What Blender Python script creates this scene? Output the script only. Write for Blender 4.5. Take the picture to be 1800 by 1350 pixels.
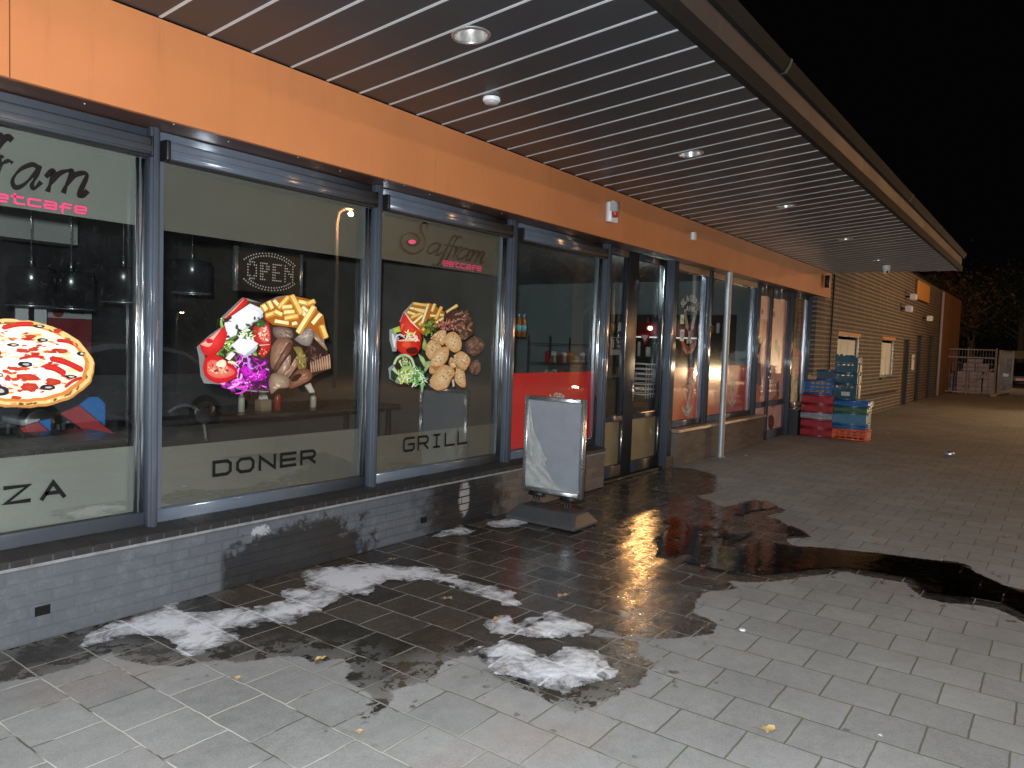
import bpy, bmesh, math, random
import numpy as np
from mathutils import Vector, Matrix
R = math.radians
random.seed(7); rng = np.random.default_rng(7)
for o in list(bpy.data.objects): bpy.data.objects.remove(o)
S = bpy.context.scene
COL = S.collection

# ---------------------------------------------------------------- camera
FPX, CX, CY = 1319.0, 900.0, 675.0                # focal length and centre for an 1800 x 1350 frame
MC = np.array([[0.59227202, 0.02442359, -0.80536783],
               [-0.80501095, 0.0603916, -0.59017813],
               [0.03422318, 0.99787592, 0.05542951]])
CAMP = np.array([0, 0, 1.6])
cd = bpy.data.cameras.new('camera'); cam = bpy.data.objects.new('camera', cd); COL.objects.link(cam)
cd.sensor_width = 36; cd.lens = FPX / 1800 * 36; cd.clip_start = .05; cd.clip_end = 500
mw = Matrix.Identity(4)
for i in range(3):
    for j in range(3): mw[i][j] = MC[i, j]
    mw[i][3] = CAMP[i]
cam.matrix_world = mw
S.camera = cam

# ---------------------------------------------------------------- night sky, lamps, exposure
W = bpy.data.worlds.new('World'); S.world = W; W.use_nodes = True
nt = W.node_tree; bg = nt.nodes['Background']
sky = nt.nodes.new('ShaderNodeTexSky'); sky.sky_type = 'NISHITA'; sky.sun_disc = False
sky.sun_elevation = R(-12); sky.sun_rotation = R(200)
mixw = nt.nodes.new('ShaderNodeMixRGB'); mixw.inputs[0].default_value = .08
mixw.inputs[1].default_value = (.0012, .0011, .0011, 1)
nt.links.new(sky.outputs[0], mixw.inputs[2]); nt.links.new(mixw.outputs[0], bg.inputs[0]); bg.inputs[1].default_value = 1.0
S.view_settings.view_transform = 'Standard'; S.view_settings.look = 'None'
S.view_settings.exposure = 0.0; S.view_settings.gamma = 1

def lamp(name, loc, power, color, radius=.05, kind='POINT', target=None, size=None, blend=.5, linear=0):
    l = bpy.data.lights.new(name, kind); l.energy = power; l.color = color; l.shadow_soft_size = radius
    o = bpy.data.objects.new(name, l); COL.objects.link(o); o.location = loc
    if kind == 'SPOT':
        l.spot_size = R(size); l.spot_blend = blend
    if target is not None:
        o.rotation_euler = (Vector(target) - Vector(loc)).to_track_quat('-Z', 'Y').to_euler()
    if linear:
        l.use_nodes = True; n = l.node_tree
        em = [k for k in n.nodes if k.type == 'EMISSION'][0]
        fo = n.nodes.new('ShaderNodeLightFalloff'); fo.inputs['Strength'].default_value = 1
        a = n.nodes.new('ShaderNodeMath'); a.operation = 'MULTIPLY'; a.inputs[1].default_value = linear[0]; n.links.new(fo.outputs['Linear'], a.inputs[0])
        b = n.nodes.new('ShaderNodeMath'); b.operation = 'MULTIPLY_ADD'; b.inputs[1].default_value = linear[1]; n.links.new(fo.outputs['Quadratic'], b.inputs[0]); n.links.new(a.outputs[0], b.inputs[2])
        n.links.new(b.outputs[0], em.inputs['Strength'])
    return o
lamp('camera_flash', (-.06, .02, 1.72), 250, (.90, .96, 1.0), .035, linear=(.42, 2.9))
SODIUM = (1.0, .50, .20)
lamp('fill_light_near', (3.0, -4.0, 7.4), 560, (1.0, .90, .80), .2)  # neutral fill lamp, added to even out the brightness of the ground
lamp('street_light_mid', (15.5, -9.0, 5.3), 1000, SODIUM, .07)
lamp('street_light_far', (25.0, -4.6, 7.0), 1600, SODIUM, .2)
lamp('street_light_end', (43.0, -5.5, 6.0), 420, SODIUM, .2)

# ---------------------------------------------------------------- helpers
def ray(px, py):
    v = np.array([px - CX, -(py - CY), -FPX]); return MC @ v
def on_y(px, py, y):
    d = ray(px, py); t = (y - CAMP[1]) / d[1]; p = CAMP + d * t; return (p[0], y, p[2])
def on_z(px, py, z=0.0):
    d = ray(px, py); t = (z - CAMP[2]) / d[2]; p = CAMP + d * t; return (p[0], p[1])
def on_x(px, py, x):
    d = ray(px, py); t = x / d[0]; p = CAMP + d * t; return (x, p[1], p[2])

def s2l(c):
    c = np.asarray(c, float)
    if c.max() > 1.001: c = c / 255.
    return tuple(np.where(c <= .04045, c / 12.92, ((c + .055) / 1.055) ** 2.4))

class NT:
    def __init__(s, m): s.t = m.node_tree; s.n = s.t.nodes; s.l = s.t.links
    def new(s, k, **kw):
        n = s.n.new('ShaderNode' + k)
        for a, b in kw.items(): setattr(n, a, b)
        return n
    def link(s, a, b): s.l.new(a, b)
    def val(s, sock, v):
        if hasattr(v, 'is_output') or isinstance(v, bpy.types.NodeSocket): s.l.new(v, sock)
        else:
            if isinstance(v, (tuple, list)) and len(v) == 3 and sock.type == 'RGBA': v = (*v, 1)
            sock.default_value = v
    def math(s, op, a, b=0.0, c=0.0, clamp=False):
        n = s.new('Math', operation=op, use_clamp=clamp)
        s.val(n.inputs[0], a); s.val(n.inputs[1], b); s.val(n.inputs[2], c); return n.outputs[0]
    def mix(s, f, a, b, mode='MIX'):
        n = s.new('MixRGB', blend_type=mode); s.val(n.inputs[0], f); s.val(n.inputs[1], a); s.val(n.inputs[2], b); return n.outputs[0]
    def noise(s, vec, scale, detail=4, rough=.55, dist=0):
        n = s.new('TexNoise'); n.inputs['Scale'].default_value = scale; n.inputs['Detail'].default_value = detail
        n.inputs['Roughness'].default_value = rough; n.inputs['Distortion'].default_value = dist
        if vec is not None: s.link(vec, n.inputs['Vector'])
        return n.outputs['Fac']
    def ramp(s, f, lo, hi, a=0.0, b=1.0):
        n = s.new('MapRange', interpolation_type='SMOOTHSTEP'); s.val(n.inputs[0], f)
        n.inputs[1].default_value = lo; n.inputs[2].default_value = hi; n.inputs[3].default_value = a; n.inputs[4].default_value = b
        return n.outputs[0]
    def pos(s): return s.new('NewGeometry').outputs['Position']
    def attr(s, name): return s.new('Attribute', attribute_name=name)
    def bump(s, h, strength=.3, dist=.01, normal=None):
        n = s.new('Bump'); n.inputs['Strength'].default_value = strength; n.inputs['Distance'].default_value = dist
        s.link(h, n.inputs['Height'])
        if normal is not None: s.link(normal, n.inputs['Normal'])
        return n.outputs[0]
def newmat(name):
    m = bpy.data.materials.new(name); m.use_nodes = True
    k = NT(m); p = k.n['Principled BSDF']; return m, k, p
_m = {}
def mat(name, base, rough=.6, metal=0.0, spec=.5, vary=.18, scale=6.0, bump=.0, bscale=60, emit=None, estr=0, coat=0):
    """painted / plain surface with wear-like colour variation and optional bump"""
    if name in _m: return _m[name]
    m, k, p = newmat(name)
    base = s2l(base) if max(base) > 1.001 else base
    ps = k.pos()
    f = k.noise(ps, scale, 5, .6)
    f2 = k.noise(ps, scale * 14, 3, .6)
    v = k.math('ADD', k.math('MULTIPLY', k.math('SUBTRACT', f, .5), 2.4 * vary), k.math('MULTIPLY', k.math('SUBTRACT', f2, .5), 1.2 * vary))
    v = k.math('ADD', v, 1.0)
    c = k.mix(1.0, (*base, 1), v, 'MULTIPLY')
    k.link(c, p.inputs['Base Color'])
    rr = k.math('ADD', k.math('MULTIPLY', k.math('SUBTRACT', f, .5), .25), rough, clamp=True)
    k.link(rr, p.inputs['Roughness'])
    p.inputs['Metallic'].default_value = metal; p.inputs['Specular IOR Level'].default_value = spec
    p.inputs['Coat Weight'].default_value = coat
    if bump:
        k.link(k.bump(k.noise(ps, bscale, 4, .6), bump, .004), p.inputs['Normal'])
    if emit is not None:
        p.inputs['Emission Color'].default_value = (*emit, 1); p.inputs['Emission Strength'].default_value = estr
    _m[name] = m; return m

class MB:
    """mesh builder; faces carry a material index and optional colours"""
    def __init__(s): s.v = []; s.f = []; s.mi = []; s.c = []; s.sm = []
    def add(s, vs, fs, mi=0, col=None, smooth=False):
        b = len(s.v); s.v += [tuple(map(float, p)) for p in vs]
        s.c += list(col) if (col is not None and len(col) == len(vs) and not np.isscalar(col[0])) else [col or (1, 1, 1)] * len(vs)
        for f in fs: s.f.append([i + b for i in f]); s.mi.append(mi); s.sm.append(smooth)
        return s
    def box(s, x0, x1, y0, y1, z0, z1, mi=0):
        vs = [(x, y, z) for x in (x0, x1) for y in (y0, y1) for z in (z0, z1)]
        return s.add(vs, [(0, 1, 3, 2), (4, 6, 7, 5), (0, 4, 5, 1), (2, 3, 7, 6), (0, 2, 6, 4), (1, 5, 7, 3)], mi)
    def rbox(s, x0, x1, y0, y1, z0, z1, r=.01, axis='z', seg=4, mi=0):
        """box whose edges along one axis are rounded"""
        if axis == 'z': A = (x0, x1, y0, y1); lo, hi = z0, z1; mp = lambda a, b, c: (a, b, c)
        elif axis == 'x': A = (y0, y1, z0, z1); lo, hi = x0, x1; mp = lambda a, b, c: (c, a, b)
        else: A = (x0, x1, z0, z1); lo, hi = y0, y1; mp = lambda a, b, c: (a, c, b)
        pts = []
        for cx_, cy_, a0 in ((A[1] - r, A[3] - r, 0), (A[0] + r, A[3] - r, 90), (A[0] + r, A[2] + r, 180), (A[1] - r, A[2] + r, 270)):
            for i in range(seg + 1):
                a = R(a0 + 90 * i / seg); pts.append((cx_ + r * math.cos(a), cy_ + r * math.sin(a)))
        n = len(pts)
        s.add([mp(a, b, lo) for a, b in pts] + [mp(a, b, hi) for a, b in pts],
              [(i, (i + 1) % n, n + (i + 1) % n, n + i) for i in range(n)], mi, smooth=True)
        s.add([mp(a, b, lo) for a, b in pts], [list(range(n))[::-1]], mi); s.add([mp(a, b, hi) for a, b in pts], [list(range(n))], mi)
        return s
    def tube(s, pts, r, seg=8, mi=0, cap=True):
        pts = [Vector(p) for p in pts]; n = len(pts); rr = r if hasattr(r, '__len__') else [r] * n
        vs = []; up = None
        for i, p in enumerate(pts):
            t = (pts[min(i + 1, n - 1)] - pts[max(i - 1, 0)]).normalized()
            if up is None: up = t.orthogonal().normalized()
            up = (up - t * up.dot(t)).normalized(); sd = t.cross(up)
            for j in range(seg):
                a = 2 * math.pi * j / seg; vs.append(p + (up * math.cos(a) + sd * math.sin(a)) * rr[i])
        fs = [(i * seg + j, i * seg + (j + 1) % seg, (i + 1) * seg + (j + 1) % seg, (i + 1) * seg + j) for i in range(n - 1) for j in range(seg)]
        s.add(vs, fs, mi, smooth=True)
        if cap:
            s.add(vs[:seg], [list(range(seg))[::-1]], mi); s.add(vs[-seg:], [list(range(seg))], mi)
        return s
    def lathe(s, prof, o=(0, 0, 0), seg=20, mi=0, ax='z'):
        vs = []
        for r, h in prof:
            for j in range(seg):
                a = 2 * math.pi * j / seg; q = (r * math.cos(a), r * math.sin(a), h)
                if ax == 'x': q = (q[2], q[0], q[1])
                if ax == 'y': q = (q[0], q[2], q[1])
                vs.append((o[0] + q[0], o[1] + q[1], o[2] + q[2]))
        fs = [(i * seg + j, i * seg + (j + 1) % seg, (i + 1) * seg + (j + 1) % seg, (i + 1) * seg + j) for i in range(len(prof) - 1) for j in range(seg)]
        return s.add(vs, fs, mi, smooth=True)
    def prism(s, poly, a, b, axis='y', mi=0):
        """extrude a 2-D polygon along an axis"""
        mp = {'y': lambda u, v, w: (u, w, v), 'x': lambda u, v, w: (w, u, v), 'z': lambda u, v, w: (u, v, w)}[axis]
        n = len(poly)
        vs = [mp(u, v, a) for u, v in poly] + [mp(u, v, b) for u, v in poly]
        s.add(vs, [list(range(n))[::-1], [n + i for i in range(n)]] + [(i, (i + 1) % n, n + (i + 1) % n, n + i) for i in range(n)], mi)
        return s
    def build(s, name, mats, parent=None, loc=None, recalc=True, keep=False):
        me = bpy.data.meshes.new(name)
        off = Vector(loc) if loc is not None else Vector((0, 0, 0))
        me.from_pydata([tuple(Vector(p) - off) for p in s.v], [], s.f); me.update()
        me.polygons.foreach_set('material_index', s.mi); me.polygons.foreach_set('use_smooth', s.sm)
        if any(c != (1, 1, 1) for c in s.c):
            a = me.color_attributes.new('Col', 'FLOAT_COLOR', 'POINT')
            a.data.foreach_set('color', np.array([(*c, 1) for c in s.c], 'f').ravel())
        if recalc:
            b = bmesh.new(); b.from_mesh(me)
            if not keep: bmesh.ops.remove_doubles(b, verts=b.verts, dist=1e-6)
            bmesh.ops.recalc_face_normals(b, faces=b.faces); b.to_mesh(me); b.free()
        for m in (mats if isinstance(mats, (list, tuple)) else [mats]): me.materials.append(m)
        o = bpy.data.objects.new(name, me); COL.objects.link(o)
        if loc is not None: o.location = loc
        if parent is not None:
            o.parent = parent
            if loc is None: o.location = -parent.location           # parts are modelled in world space
            else: o.location = Vector(loc) - parent.location
            if parent.parent is not None and loc is None: o.location = -(parent.location + parent.parent.location)
        return o
def tag(o, label=None, cat=None, group=None, kind=None):
    if label: o['label'] = label
    if cat: o['category'] = cat
    if group: o['group'] = group
    if kind: o['kind'] = kind
    return o
def thing(name, label, cat, loc=(0, 0, 0), group=None):
    o = bpy.data.objects.new(name, None); COL.objects.link(o); o.location = loc; o.empty_display_size = .1
    return tag(o, label, cat, group)

# numpy value noise
_perm = rng.random((256, 256))
def vnoise(x, y):
    xi = np.floor(x).astype(int); yi = np.floor(y).astype(int); fx = x - xi; fy = y - yi
    fx = fx * fx * (3 - 2 * fx); fy = fy * fy * (3 - 2 * fy)
    g = lambda a, b: _perm[a % 256, b % 256]
    return (g(xi, yi) * (1 - fx) + g(xi + 1, yi) * fx) * (1 - fy) + (g(xi, yi + 1) * (1 - fx) + g(xi + 1, yi + 1) * fx) * fy
def fbm(x, y, o=4):
    s = 0; a = .5
    for i in range(o): s = s + a * vnoise(x * 2 ** i + 17 * i, y * 2 ** i + 31 * i); a *= .5
    return s / (1 - .5 ** o)
def sdf(poly, x, y):
    """signed distance to polygon, positive inside"""
    P = np.array(poly, float); d = np.full(x.shape, 1e9); ins = np.zeros(x.shape, bool)
    for i in range(len(P)):
        a = P[i]; b = P[(i + 1) % len(P)]; e = b - a; L = max(e @ e, 1e-12)
        t = np.clip(((x - a[0]) * e[0] + (y - a[1]) * e[1]) / L, 0, 1)
        d = np.minimum(d, np.hypot(x - a[0] - t * e[0], y - a[1] - t * e[1]))
        if a[1] != b[1]:
            c = ((a[1] > y) != (b[1] > y)) & (x < (b[0] - a[0]) * (y - a[1]) / (b[1] - a[1]) + a[0]); ins ^= c
    return np.where(ins, d, -d)
# ================================================================ GROUND
WET = [(-60, 1160), (20, 1132), (250, 1070), (383, 1030), (600, 972), (838, 905), (915, 880), (1055, 835), (1160, 818), (1210, 822), (1262, 836), (1270, 858),
       (1235, 873), (1275, 890), (1330, 878), (1377, 895), (1345, 905), (1367, 913), (1433, 943), (1383, 946), (1393, 956), (1450, 961), (1544, 970), (1631, 982),
       (1693, 988), (1720, 1004), (1765, 1025), (1830, 1048), (1830, 1105), (1753, 1067), (1711, 1060), (1666, 1056), (1627, 1049), (1590, 1023), (1544, 1014), (1484, 1003),
       (1432, 1008), (1367, 1018), (1310, 1022), (1275, 1018), (1297, 1033), (1235, 1042), (1233, 1063), (1222, 1073), (1260, 1095), (1250, 1113), (1193, 1123), (1127, 1119),
       (1060, 1105), (1000, 1115), (1115, 1127), (1112, 1147), (1133, 1167), (1120, 1190), (1125, 1205), (1085, 1222), (1040, 1240), (1000, 1252), (965, 1235), (900, 1205), (880, 1200), (862, 1170),
       (840, 1150), (800, 1160), (770, 1172), (760, 1190), (735, 1205), (690, 1213), (690, 1235), (660, 1265), (610, 1300), (640, 1255), (650, 1225), (610, 1190), (640, 1175),
       (600, 1150), (560, 1162), (520, 1150), (490, 1150), (420, 1160), (380, 1155), (330, 1165), (250, 1160), (190, 1150), (100, 1175), (20, 1195), (-60, 1215)]
PUD2 = [(1283, 905), (1305, 886), (1345, 881), (1372, 893), (1325, 898), (1310, 908)]
PUD3 = [(1362, 921), (1345, 905), (1385, 920), (1428, 942), (1385, 944)]
PUD = [(1158, 962), (1150, 945), (1175, 925), (1160, 912), (1190, 908), (1215, 925), (1250, 918), (1240, 903), (1285, 910), (1270, 930), (1300, 940), (1330, 935), (1290, 955), (1340, 950), (1395, 962), (1450, 963), (1544, 973), (1631, 985),
       (1693, 992), (1718, 1008), (1763, 1029), (1830, 1053), (1830, 1098), (1753, 1060), (1711, 1053), (1666, 1049), (1627, 1042), (1592, 1017), (1544, 1008), (1484, 998),
       (1432, 1002), (1367, 1011), (1310, 1013), (1267, 1006), (1230, 995), (1190, 985), (1150, 975)]
FOAM1 = [(838, 1147), (885, 1122), (928, 1134), (967, 1155), (978, 1133), (1017, 1137), (1083, 1155), (1076, 1198), (1025, 1212), (990, 1220), (947, 1208), (889, 1191), (858, 1177)]
FOAM2 = [(153, 1137), (163, 1113), (200, 1096), (247, 1084), (300, 1064), (337, 1079), (363, 1084), (417, 1072), (443, 1073), (523, 1057), (500, 1043), (537, 1033), (530, 1013), (563, 999), (663, 994), (750, 1000), (783, 1010),
         (810, 1023), (850, 1030), (900, 1043), (917, 1063), (897, 1067), (843, 1044), (783, 1024), (767, 1025), (683, 1023), (643, 1050), (603, 1047), (563, 1077), (523, 1090), (510, 1100), (463, 1090), (400, 1110), (420, 1127), (350, 1147),
         (337, 1150), (290, 1127), (243, 1117)]
FOAM3 = [(935, 1092), (971, 1078), (1012, 1090), (1055, 1103), (1010, 1126), (986, 1132), (930, 1122), (880, 1115), (860, 1095), (890, 1085), (900, 1104)]
FOAM4 = [(757, 945), (810, 926), (835, 934), (800, 944)]
FOAM5 = [(850, 922), (900, 910), (930, 918), (885, 931)]
FOAM6 = [(1010, 900), (1060, 872), (1110, 890), (1160, 878), (1120, 902), (1060, 908)]
gp = lambda L: [on_z(*p) for p in L]
def axis(lo, a, b, hi, st, far):
    c = list(np.arange(a, b + 1e-6, st)); s = st; x = a
    while x > lo: s *= 1.35; x -= s; c.insert(0, max(x, lo))
    s = st; x = c[-1]
    while x < hi: s *= 1.35; x += s; c.append(min(x, hi))
    return np.array(c)
gx = axis(-120, -1.5, 13, 260, .035, 0); gy = axis(-160, -1.0, 4.3, 120, .035, 0)
XX, YY = np.meshgrid(gx, gy, indexing='ij')
wetv = sdf(gp(WET), XX, YY) + (fbm(XX * 3.2, YY * 3.2) - .5) * .16
damp = np.clip(1 - (XX - 1.0) / 3.0, 0, 1) * 0
nx, ny = XX.shape
# slightly uneven, individually tilted slabs
row = np.floor((XX - 1.455) / .275); cj = np.floor((YY - 3.98) / .30 + (row % 2) * .5)
th = lambda a, b, k: np.modf(np.sin(a * 12.9898 + b * 78.233 + k) * 43758.5453)[0]
near = (XX > -1.5) & (XX < 13) & (YY > -1) & (YY < 4.3)
ZZ = np.where(near, th(row, cj, 1) * .0022, 0) + (fbm(XX * .8, YY * .8, 3) - .5) * .012 * near
me = bpy.data.meshes.new('pavement')
idx = np.arange(nx * ny).reshape(nx, ny)
q = np.stack([idx[:-1, :-1], idx[1:, :-1], idx[1:, 1:], idx[:-1, 1:]], -1).reshape(-1, 4)
me.vertices.add(nx * ny); me.vertices.foreach_set('co', np.stack([XX, YY, ZZ - .004], -1).astype('f').ravel())
me.loops.add(q.size); me.loops.foreach_set('vertex_index', q.ravel().astype('i')); me.polygons.add(len(q))
me.polygons.foreach_set('loop_start', np.arange(0, q.size, 4).astype('i')); me.polygons.foreach_set('loop_total', np.full(len(q), 4, 'i'))
me.update(); me.validate()
a = me.attributes.new('wet', 'FLOAT', 'POINT'); a.data.foreach_set('value', np.clip(wetv, -1, 1).astype('f').ravel())
me.polygons.foreach_set('use_smooth', [True] * len(q))
pavement = bpy.data.objects.new('pavement', me); COL.objects.link(pavement); tag(pavement, kind='structure')

def paver_joint(k, ps, sx):
    cv = k.new('CombineXYZ'); k.val(cv.inputs[0], k.math('SUBTRACT', sx.outputs[1], 3.98)); k.val(cv.inputs[1], k.math('SUBTRACT', sx.outputs[0], 1.455))
    br = k.new('TexBrick', offset=.5, offset_frequency=2, squash=1, squash_frequency=2); k.link(cv.outputs[0], br.inputs['Vector'])
    for n_, v_ in (('Scale', 1), ('Brick Width', .30), ('Row Height', .275), ('Mortar Size', .012), ('Mortar Smooth', .8), ('Bias', 0)): br.inputs[n_].default_value = v_
    return br.outputs['Fac']
m, k, p = newmat('concrete_pavers')
ps = k.pos(); sx = k.new('SeparateXYZ'); k.link(ps, sx.inputs[0])
cv = k.new('CombineXYZ'); k.val(cv.inputs[0], k.math('SUBTRACT', sx.outputs[1], 3.98)); k.val(cv.inputs[1], k.math('SUBTRACT', sx.outputs[0], 1.455))
warp = k.new('TexNoise'); warp.inputs['Scale'].default_value = 9; k.link(ps, warp.inputs['Vector'])
va = k.new('VectorMath', operation='SUBTRACT'); k.link(warp.outputs['Color'], va.inputs[0]); va.inputs[1].default_value = (.5, .5, .5)
vs_ = k.new('VectorMath', operation='SCALE'); k.link(va.outputs[0], vs_.inputs[0]); vs_.inputs['Scale'].default_value = .011
vb = k.new('VectorMath', operation='ADD'); k.link(cv.outputs[0], vb.inputs[0]); k.link(vs_.outputs[0], vb.inputs[1])
br = k.new('TexBrick', offset=.5, offset_frequency=2, squash=1, squash_frequency=2)
k.link(vb.outputs[0], br.inputs['Vector'])
for n_, v_ in (('Scale', 1), ('Brick Width', .30), ('Row Height', .275), ('Mortar Size', .0048), ('Mortar Smooth', .45), ('Bias', 0)): br.inputs[n_].default_value = v_
br.inputs['Color1'].default_value = (.0, .0, .0, 1); br.inputs['Color2'].default_value = (1, 1, 1, 1); br.inputs['Mortar'].default_value = (.5, .5, .5, 1)
tilev = br.outputs['Color']; joint = br.outputs['Fac']
n1 = k.noise(ps, 1.3, 5, .6); n2 = k.noise(ps, 130, 3, .75); n3 = k.noise(ps, 14, 5, .65); n4 = k.noise(ps, 420, 2, .8)
tone = k.math('ADD', k.math('MULTIPLY', k.math('SUBTRACT', tilev, .5), .16), 1.0)
tone = k.math('ADD', tone, k.math('MULTIPLY', k.math('SUBTRACT', n1, .5), .7))
tone = k.math('ADD', tone, k.math('MULTIPLY', k.math('SUBTRACT', n3, .5), .42))
tone = k.math('ADD', tone, k.math('MULTIPLY', k.math('SUBTRACT', n2, .5), .9))
tone = k.math('ADD', tone, k.math('MULTIPLY', k.math('SUBTRACT', n4, .5), .8))
redt = k.ramp(k.noise(ps, .9, 2), .58, .68)
dryc = k.mix(redt, (.240, .242, .238), (.246, .228, .218))
dryc = k.mix(1.0, dryc, tone, 'MULTIPLY')
# small dark spots of dirt and gum
vor = k.new('TexVoronoi'); vor.inputs['Scale'].default_value = 4.2; k.link(ps, vor.inputs['Vector'])
gum = k.math('MULTIPLY', k.ramp(vor.outputs['Distance'], .055, .07, 1, 0), k.ramp(k.noise(ps, 1.9, 1), .50, .56))
dryc = k.mix(k.math('MULTIPLY', gum, .75), dryc, (.06, .057, .055))
# joints: pale sand near the shop front, moss further out
moss = k.ramp(k.noise(ps, 5, 4, .7), .42, .62)
sand = k.ramp(k.math('ADD', sx.outputs[0], k.math('MULTIPLY', n1, 2.2)), 2.4, 4.2)
jl = k.mix(k.ramp(k.noise(ps, 2.3, 3), .52, .60), (.46, .45, .41), (.10, .098, .08))
jr = k.mix(moss, (.105, .10, .092), (.11, .125, .065))
jc = k.mix(sand, jl, jr)
dry = k.mix(joint, dryc, jc)
# wetness: sharp ragged edge from the stored outline plus fine noise, blotchy drying rim
wa = k.attr('wet').outputs['Fac']
edge = k.math('ADD', wa, k.math('MULTIPLY', k.math('SUBTRACT', k.noise(ps, 26, 6, .7), .5), .09))
edge = k.math('ADD', edge, k.math('MULTIPLY', joint, k.ramp(k.noise(ps, 4.5, 3), .38, .62, .01, .17)))
vd = k.new('TexVoronoi'); vd.inputs['Scale'].default_value = 17; k.link(ps, vd.inputs['Vector'])
drops = k.math('MULTIPLY', k.math('MULTIPLY', k.ramp(vd.outputs['Distance'], .24, .34, 1, 0), k.ramp(k.noise(ps, 8, 3), .54, .60)), k.ramp(edge, -.34, -.05))
blot = k.ramp(k.noise(ps, 7.5, 6, .72), .47, .50)
leftdry = k.ramp(sx.outputs[0], 1.6, 3.4, 1, 0)
rim = k.math('MULTIPLY', k.ramp(edge, .0, .30, 1, 0), k.math('MULTIPLY', blot, k.ramp(sx.outputs[1], 1.7, 2.6, 1, .55)))
wet = k.math('MULTIPLY', k.math('MAXIMUM', k.ramp(edge, -.004, .006), k.math('MULTIPLY', drops, .85)), k.math('SUBTRACT', 1.0, k.math('MULTIPLY', k.math('MULTIPLY', rim, k.ramp(sx.outputs[0], 2.6, 3.5, .82, .10)), 1.0)))
wetc = k.mix(1.0, k.mix(tilev, (.020, .018, .015), (.056, .047, .038)), tone, 'MULTIPLY')
wetc = k.mix(k.math('MULTIPLY', joint, .95), wetc, k.mix(k.ramp(k.noise(ps, 3.1, 3), .5, .65), (.30, .28, .25), (.07, .064, .055)))
colr = k.mix(wet, dry, wetc); k.link(colr, p.inputs['Base Color'])
wr = k.math('ADD', .10, k.math('MULTIPLY', k.ramp(n3, .35, .7), .24))
rg = k.new('MixRGB'); k.link(wet, rg.inputs[0]); rg.inputs[1].default_value = (.92, .92, .92, 1); k.link(wr, rg.inputs[2]); k.link(rg.outputs[0], p.inputs['Roughness'])
p.inputs['Specular IOR Level'].default_value = .45
h = k.math('SUBTRACT', k.math('MULTIPLY', k.math('ADD', n2, n4), .10), joint)
h = k.math('ADD', h, k.math('MULTIPLY', n3, .25))
k.link(k.bump(h, .55, .004), p.inputs['Normal'])
pavement.data.materials.append(m)

def sheet(name, polys, step, field, zfun, mats, jitter=0):
    P = np.concatenate([np.array(gp(q_)) for q_ in polys]); x0, y0 = P.min(0) - .1; x1, y1 = P.max(0) + .1
    X, Y = np.meshgrid(np.arange(x0, x1, step), np.arange(y0, y1, step), indexing='ij')
    s = np.max([sdf(gp(q_), X, Y) for q_ in polys], 0); f = field(s, X, Y)
    keep = (f[:-1, :-1] > 0) & (f[1:, :-1] > 0) & (f[1:, 1:] > 0) & (f[:-1, 1:] > 0)
    I = np.arange(X.size).reshape(X.shape)
    q_ = np.stack([I[:-1, :-1], I[1:, :-1], I[1:, 1:], I[:-1, 1:]], -1)[keep]
    u, inv = np.unique(q_, return_inverse=True); inv = inv.reshape(-1, 4)
    Z = zfun(f, X, Y)
    co = np.stack([X.ravel()[u], Y.ravel()[u], Z.ravel()[u]], -1)
    me = bpy.data.meshes.new(name); me.from_pydata(co.tolist(), [], inv.tolist()); me.update()
    me.polygons.foreach_set('use_smooth', [True] * len(me.polygons)); me.materials.append(mats)
    at = me.attributes.new('thick', 'FLOAT', 'POINT'); at.data.foreach_set('value', f.ravel()[u].astype('f'))
    o = bpy.data.objects.new(name, me); COL.objects.link(o); return o
# standing water
m, k, p = newmat('puddle_water')
k.n.remove(p); out = k.n['Material Output']
ps = k.pos()
tr = k.new('BsdfTransparent'); gl = k.new('BsdfGlossy'); gl.inputs['Roughness'].default_value = .012
tr.inputs[0].default_value = (.30, .27, .24, 1)
men = k.math('ADD', k.math('MULTIPLY', k.ramp(k.attr('thick').outputs['Fac'], .0, .022), .9), k.math('MULTIPLY', k.noise(ps, 9, 4, .6, .4), .25))
nrm = k.bump(men, .75, .010); k.link(nrm, gl.inputs['Normal'])
fr = k.new('Fresnel'); fr.inputs[0].default_value = 1.33
mx = k.new('MixShader'); k.link(k.math('ADD', k.math('MULTIPLY', fr.outputs[0], 1.15), .02), mx.inputs[0]); k.link(tr.outputs[0], mx.inputs[1]); k.link(gl.outputs[0], mx.inputs[2])
k.link(mx.outputs[0], out.inputs[0])
pud = sheet('water', [PUD, PUD2, PUD3], .014, lambda s, X, Y: s + (fbm(X * 4, Y * 4) - .5) * np.where(X > 5.3, .07, .12) * np.where(Y < 1.6, .9, 1.2) - np.clip(1.5 - np.abs(X - 6.4), 0, 1.5) * np.clip(fbm(X * 2.4 + 9, Y * 7.5) - .53, 0, 1) * 1.9 * (Y > 1.9), lambda f, X, Y: 0 * X + .0058, m)
tag(pud, kind='structure')
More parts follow.
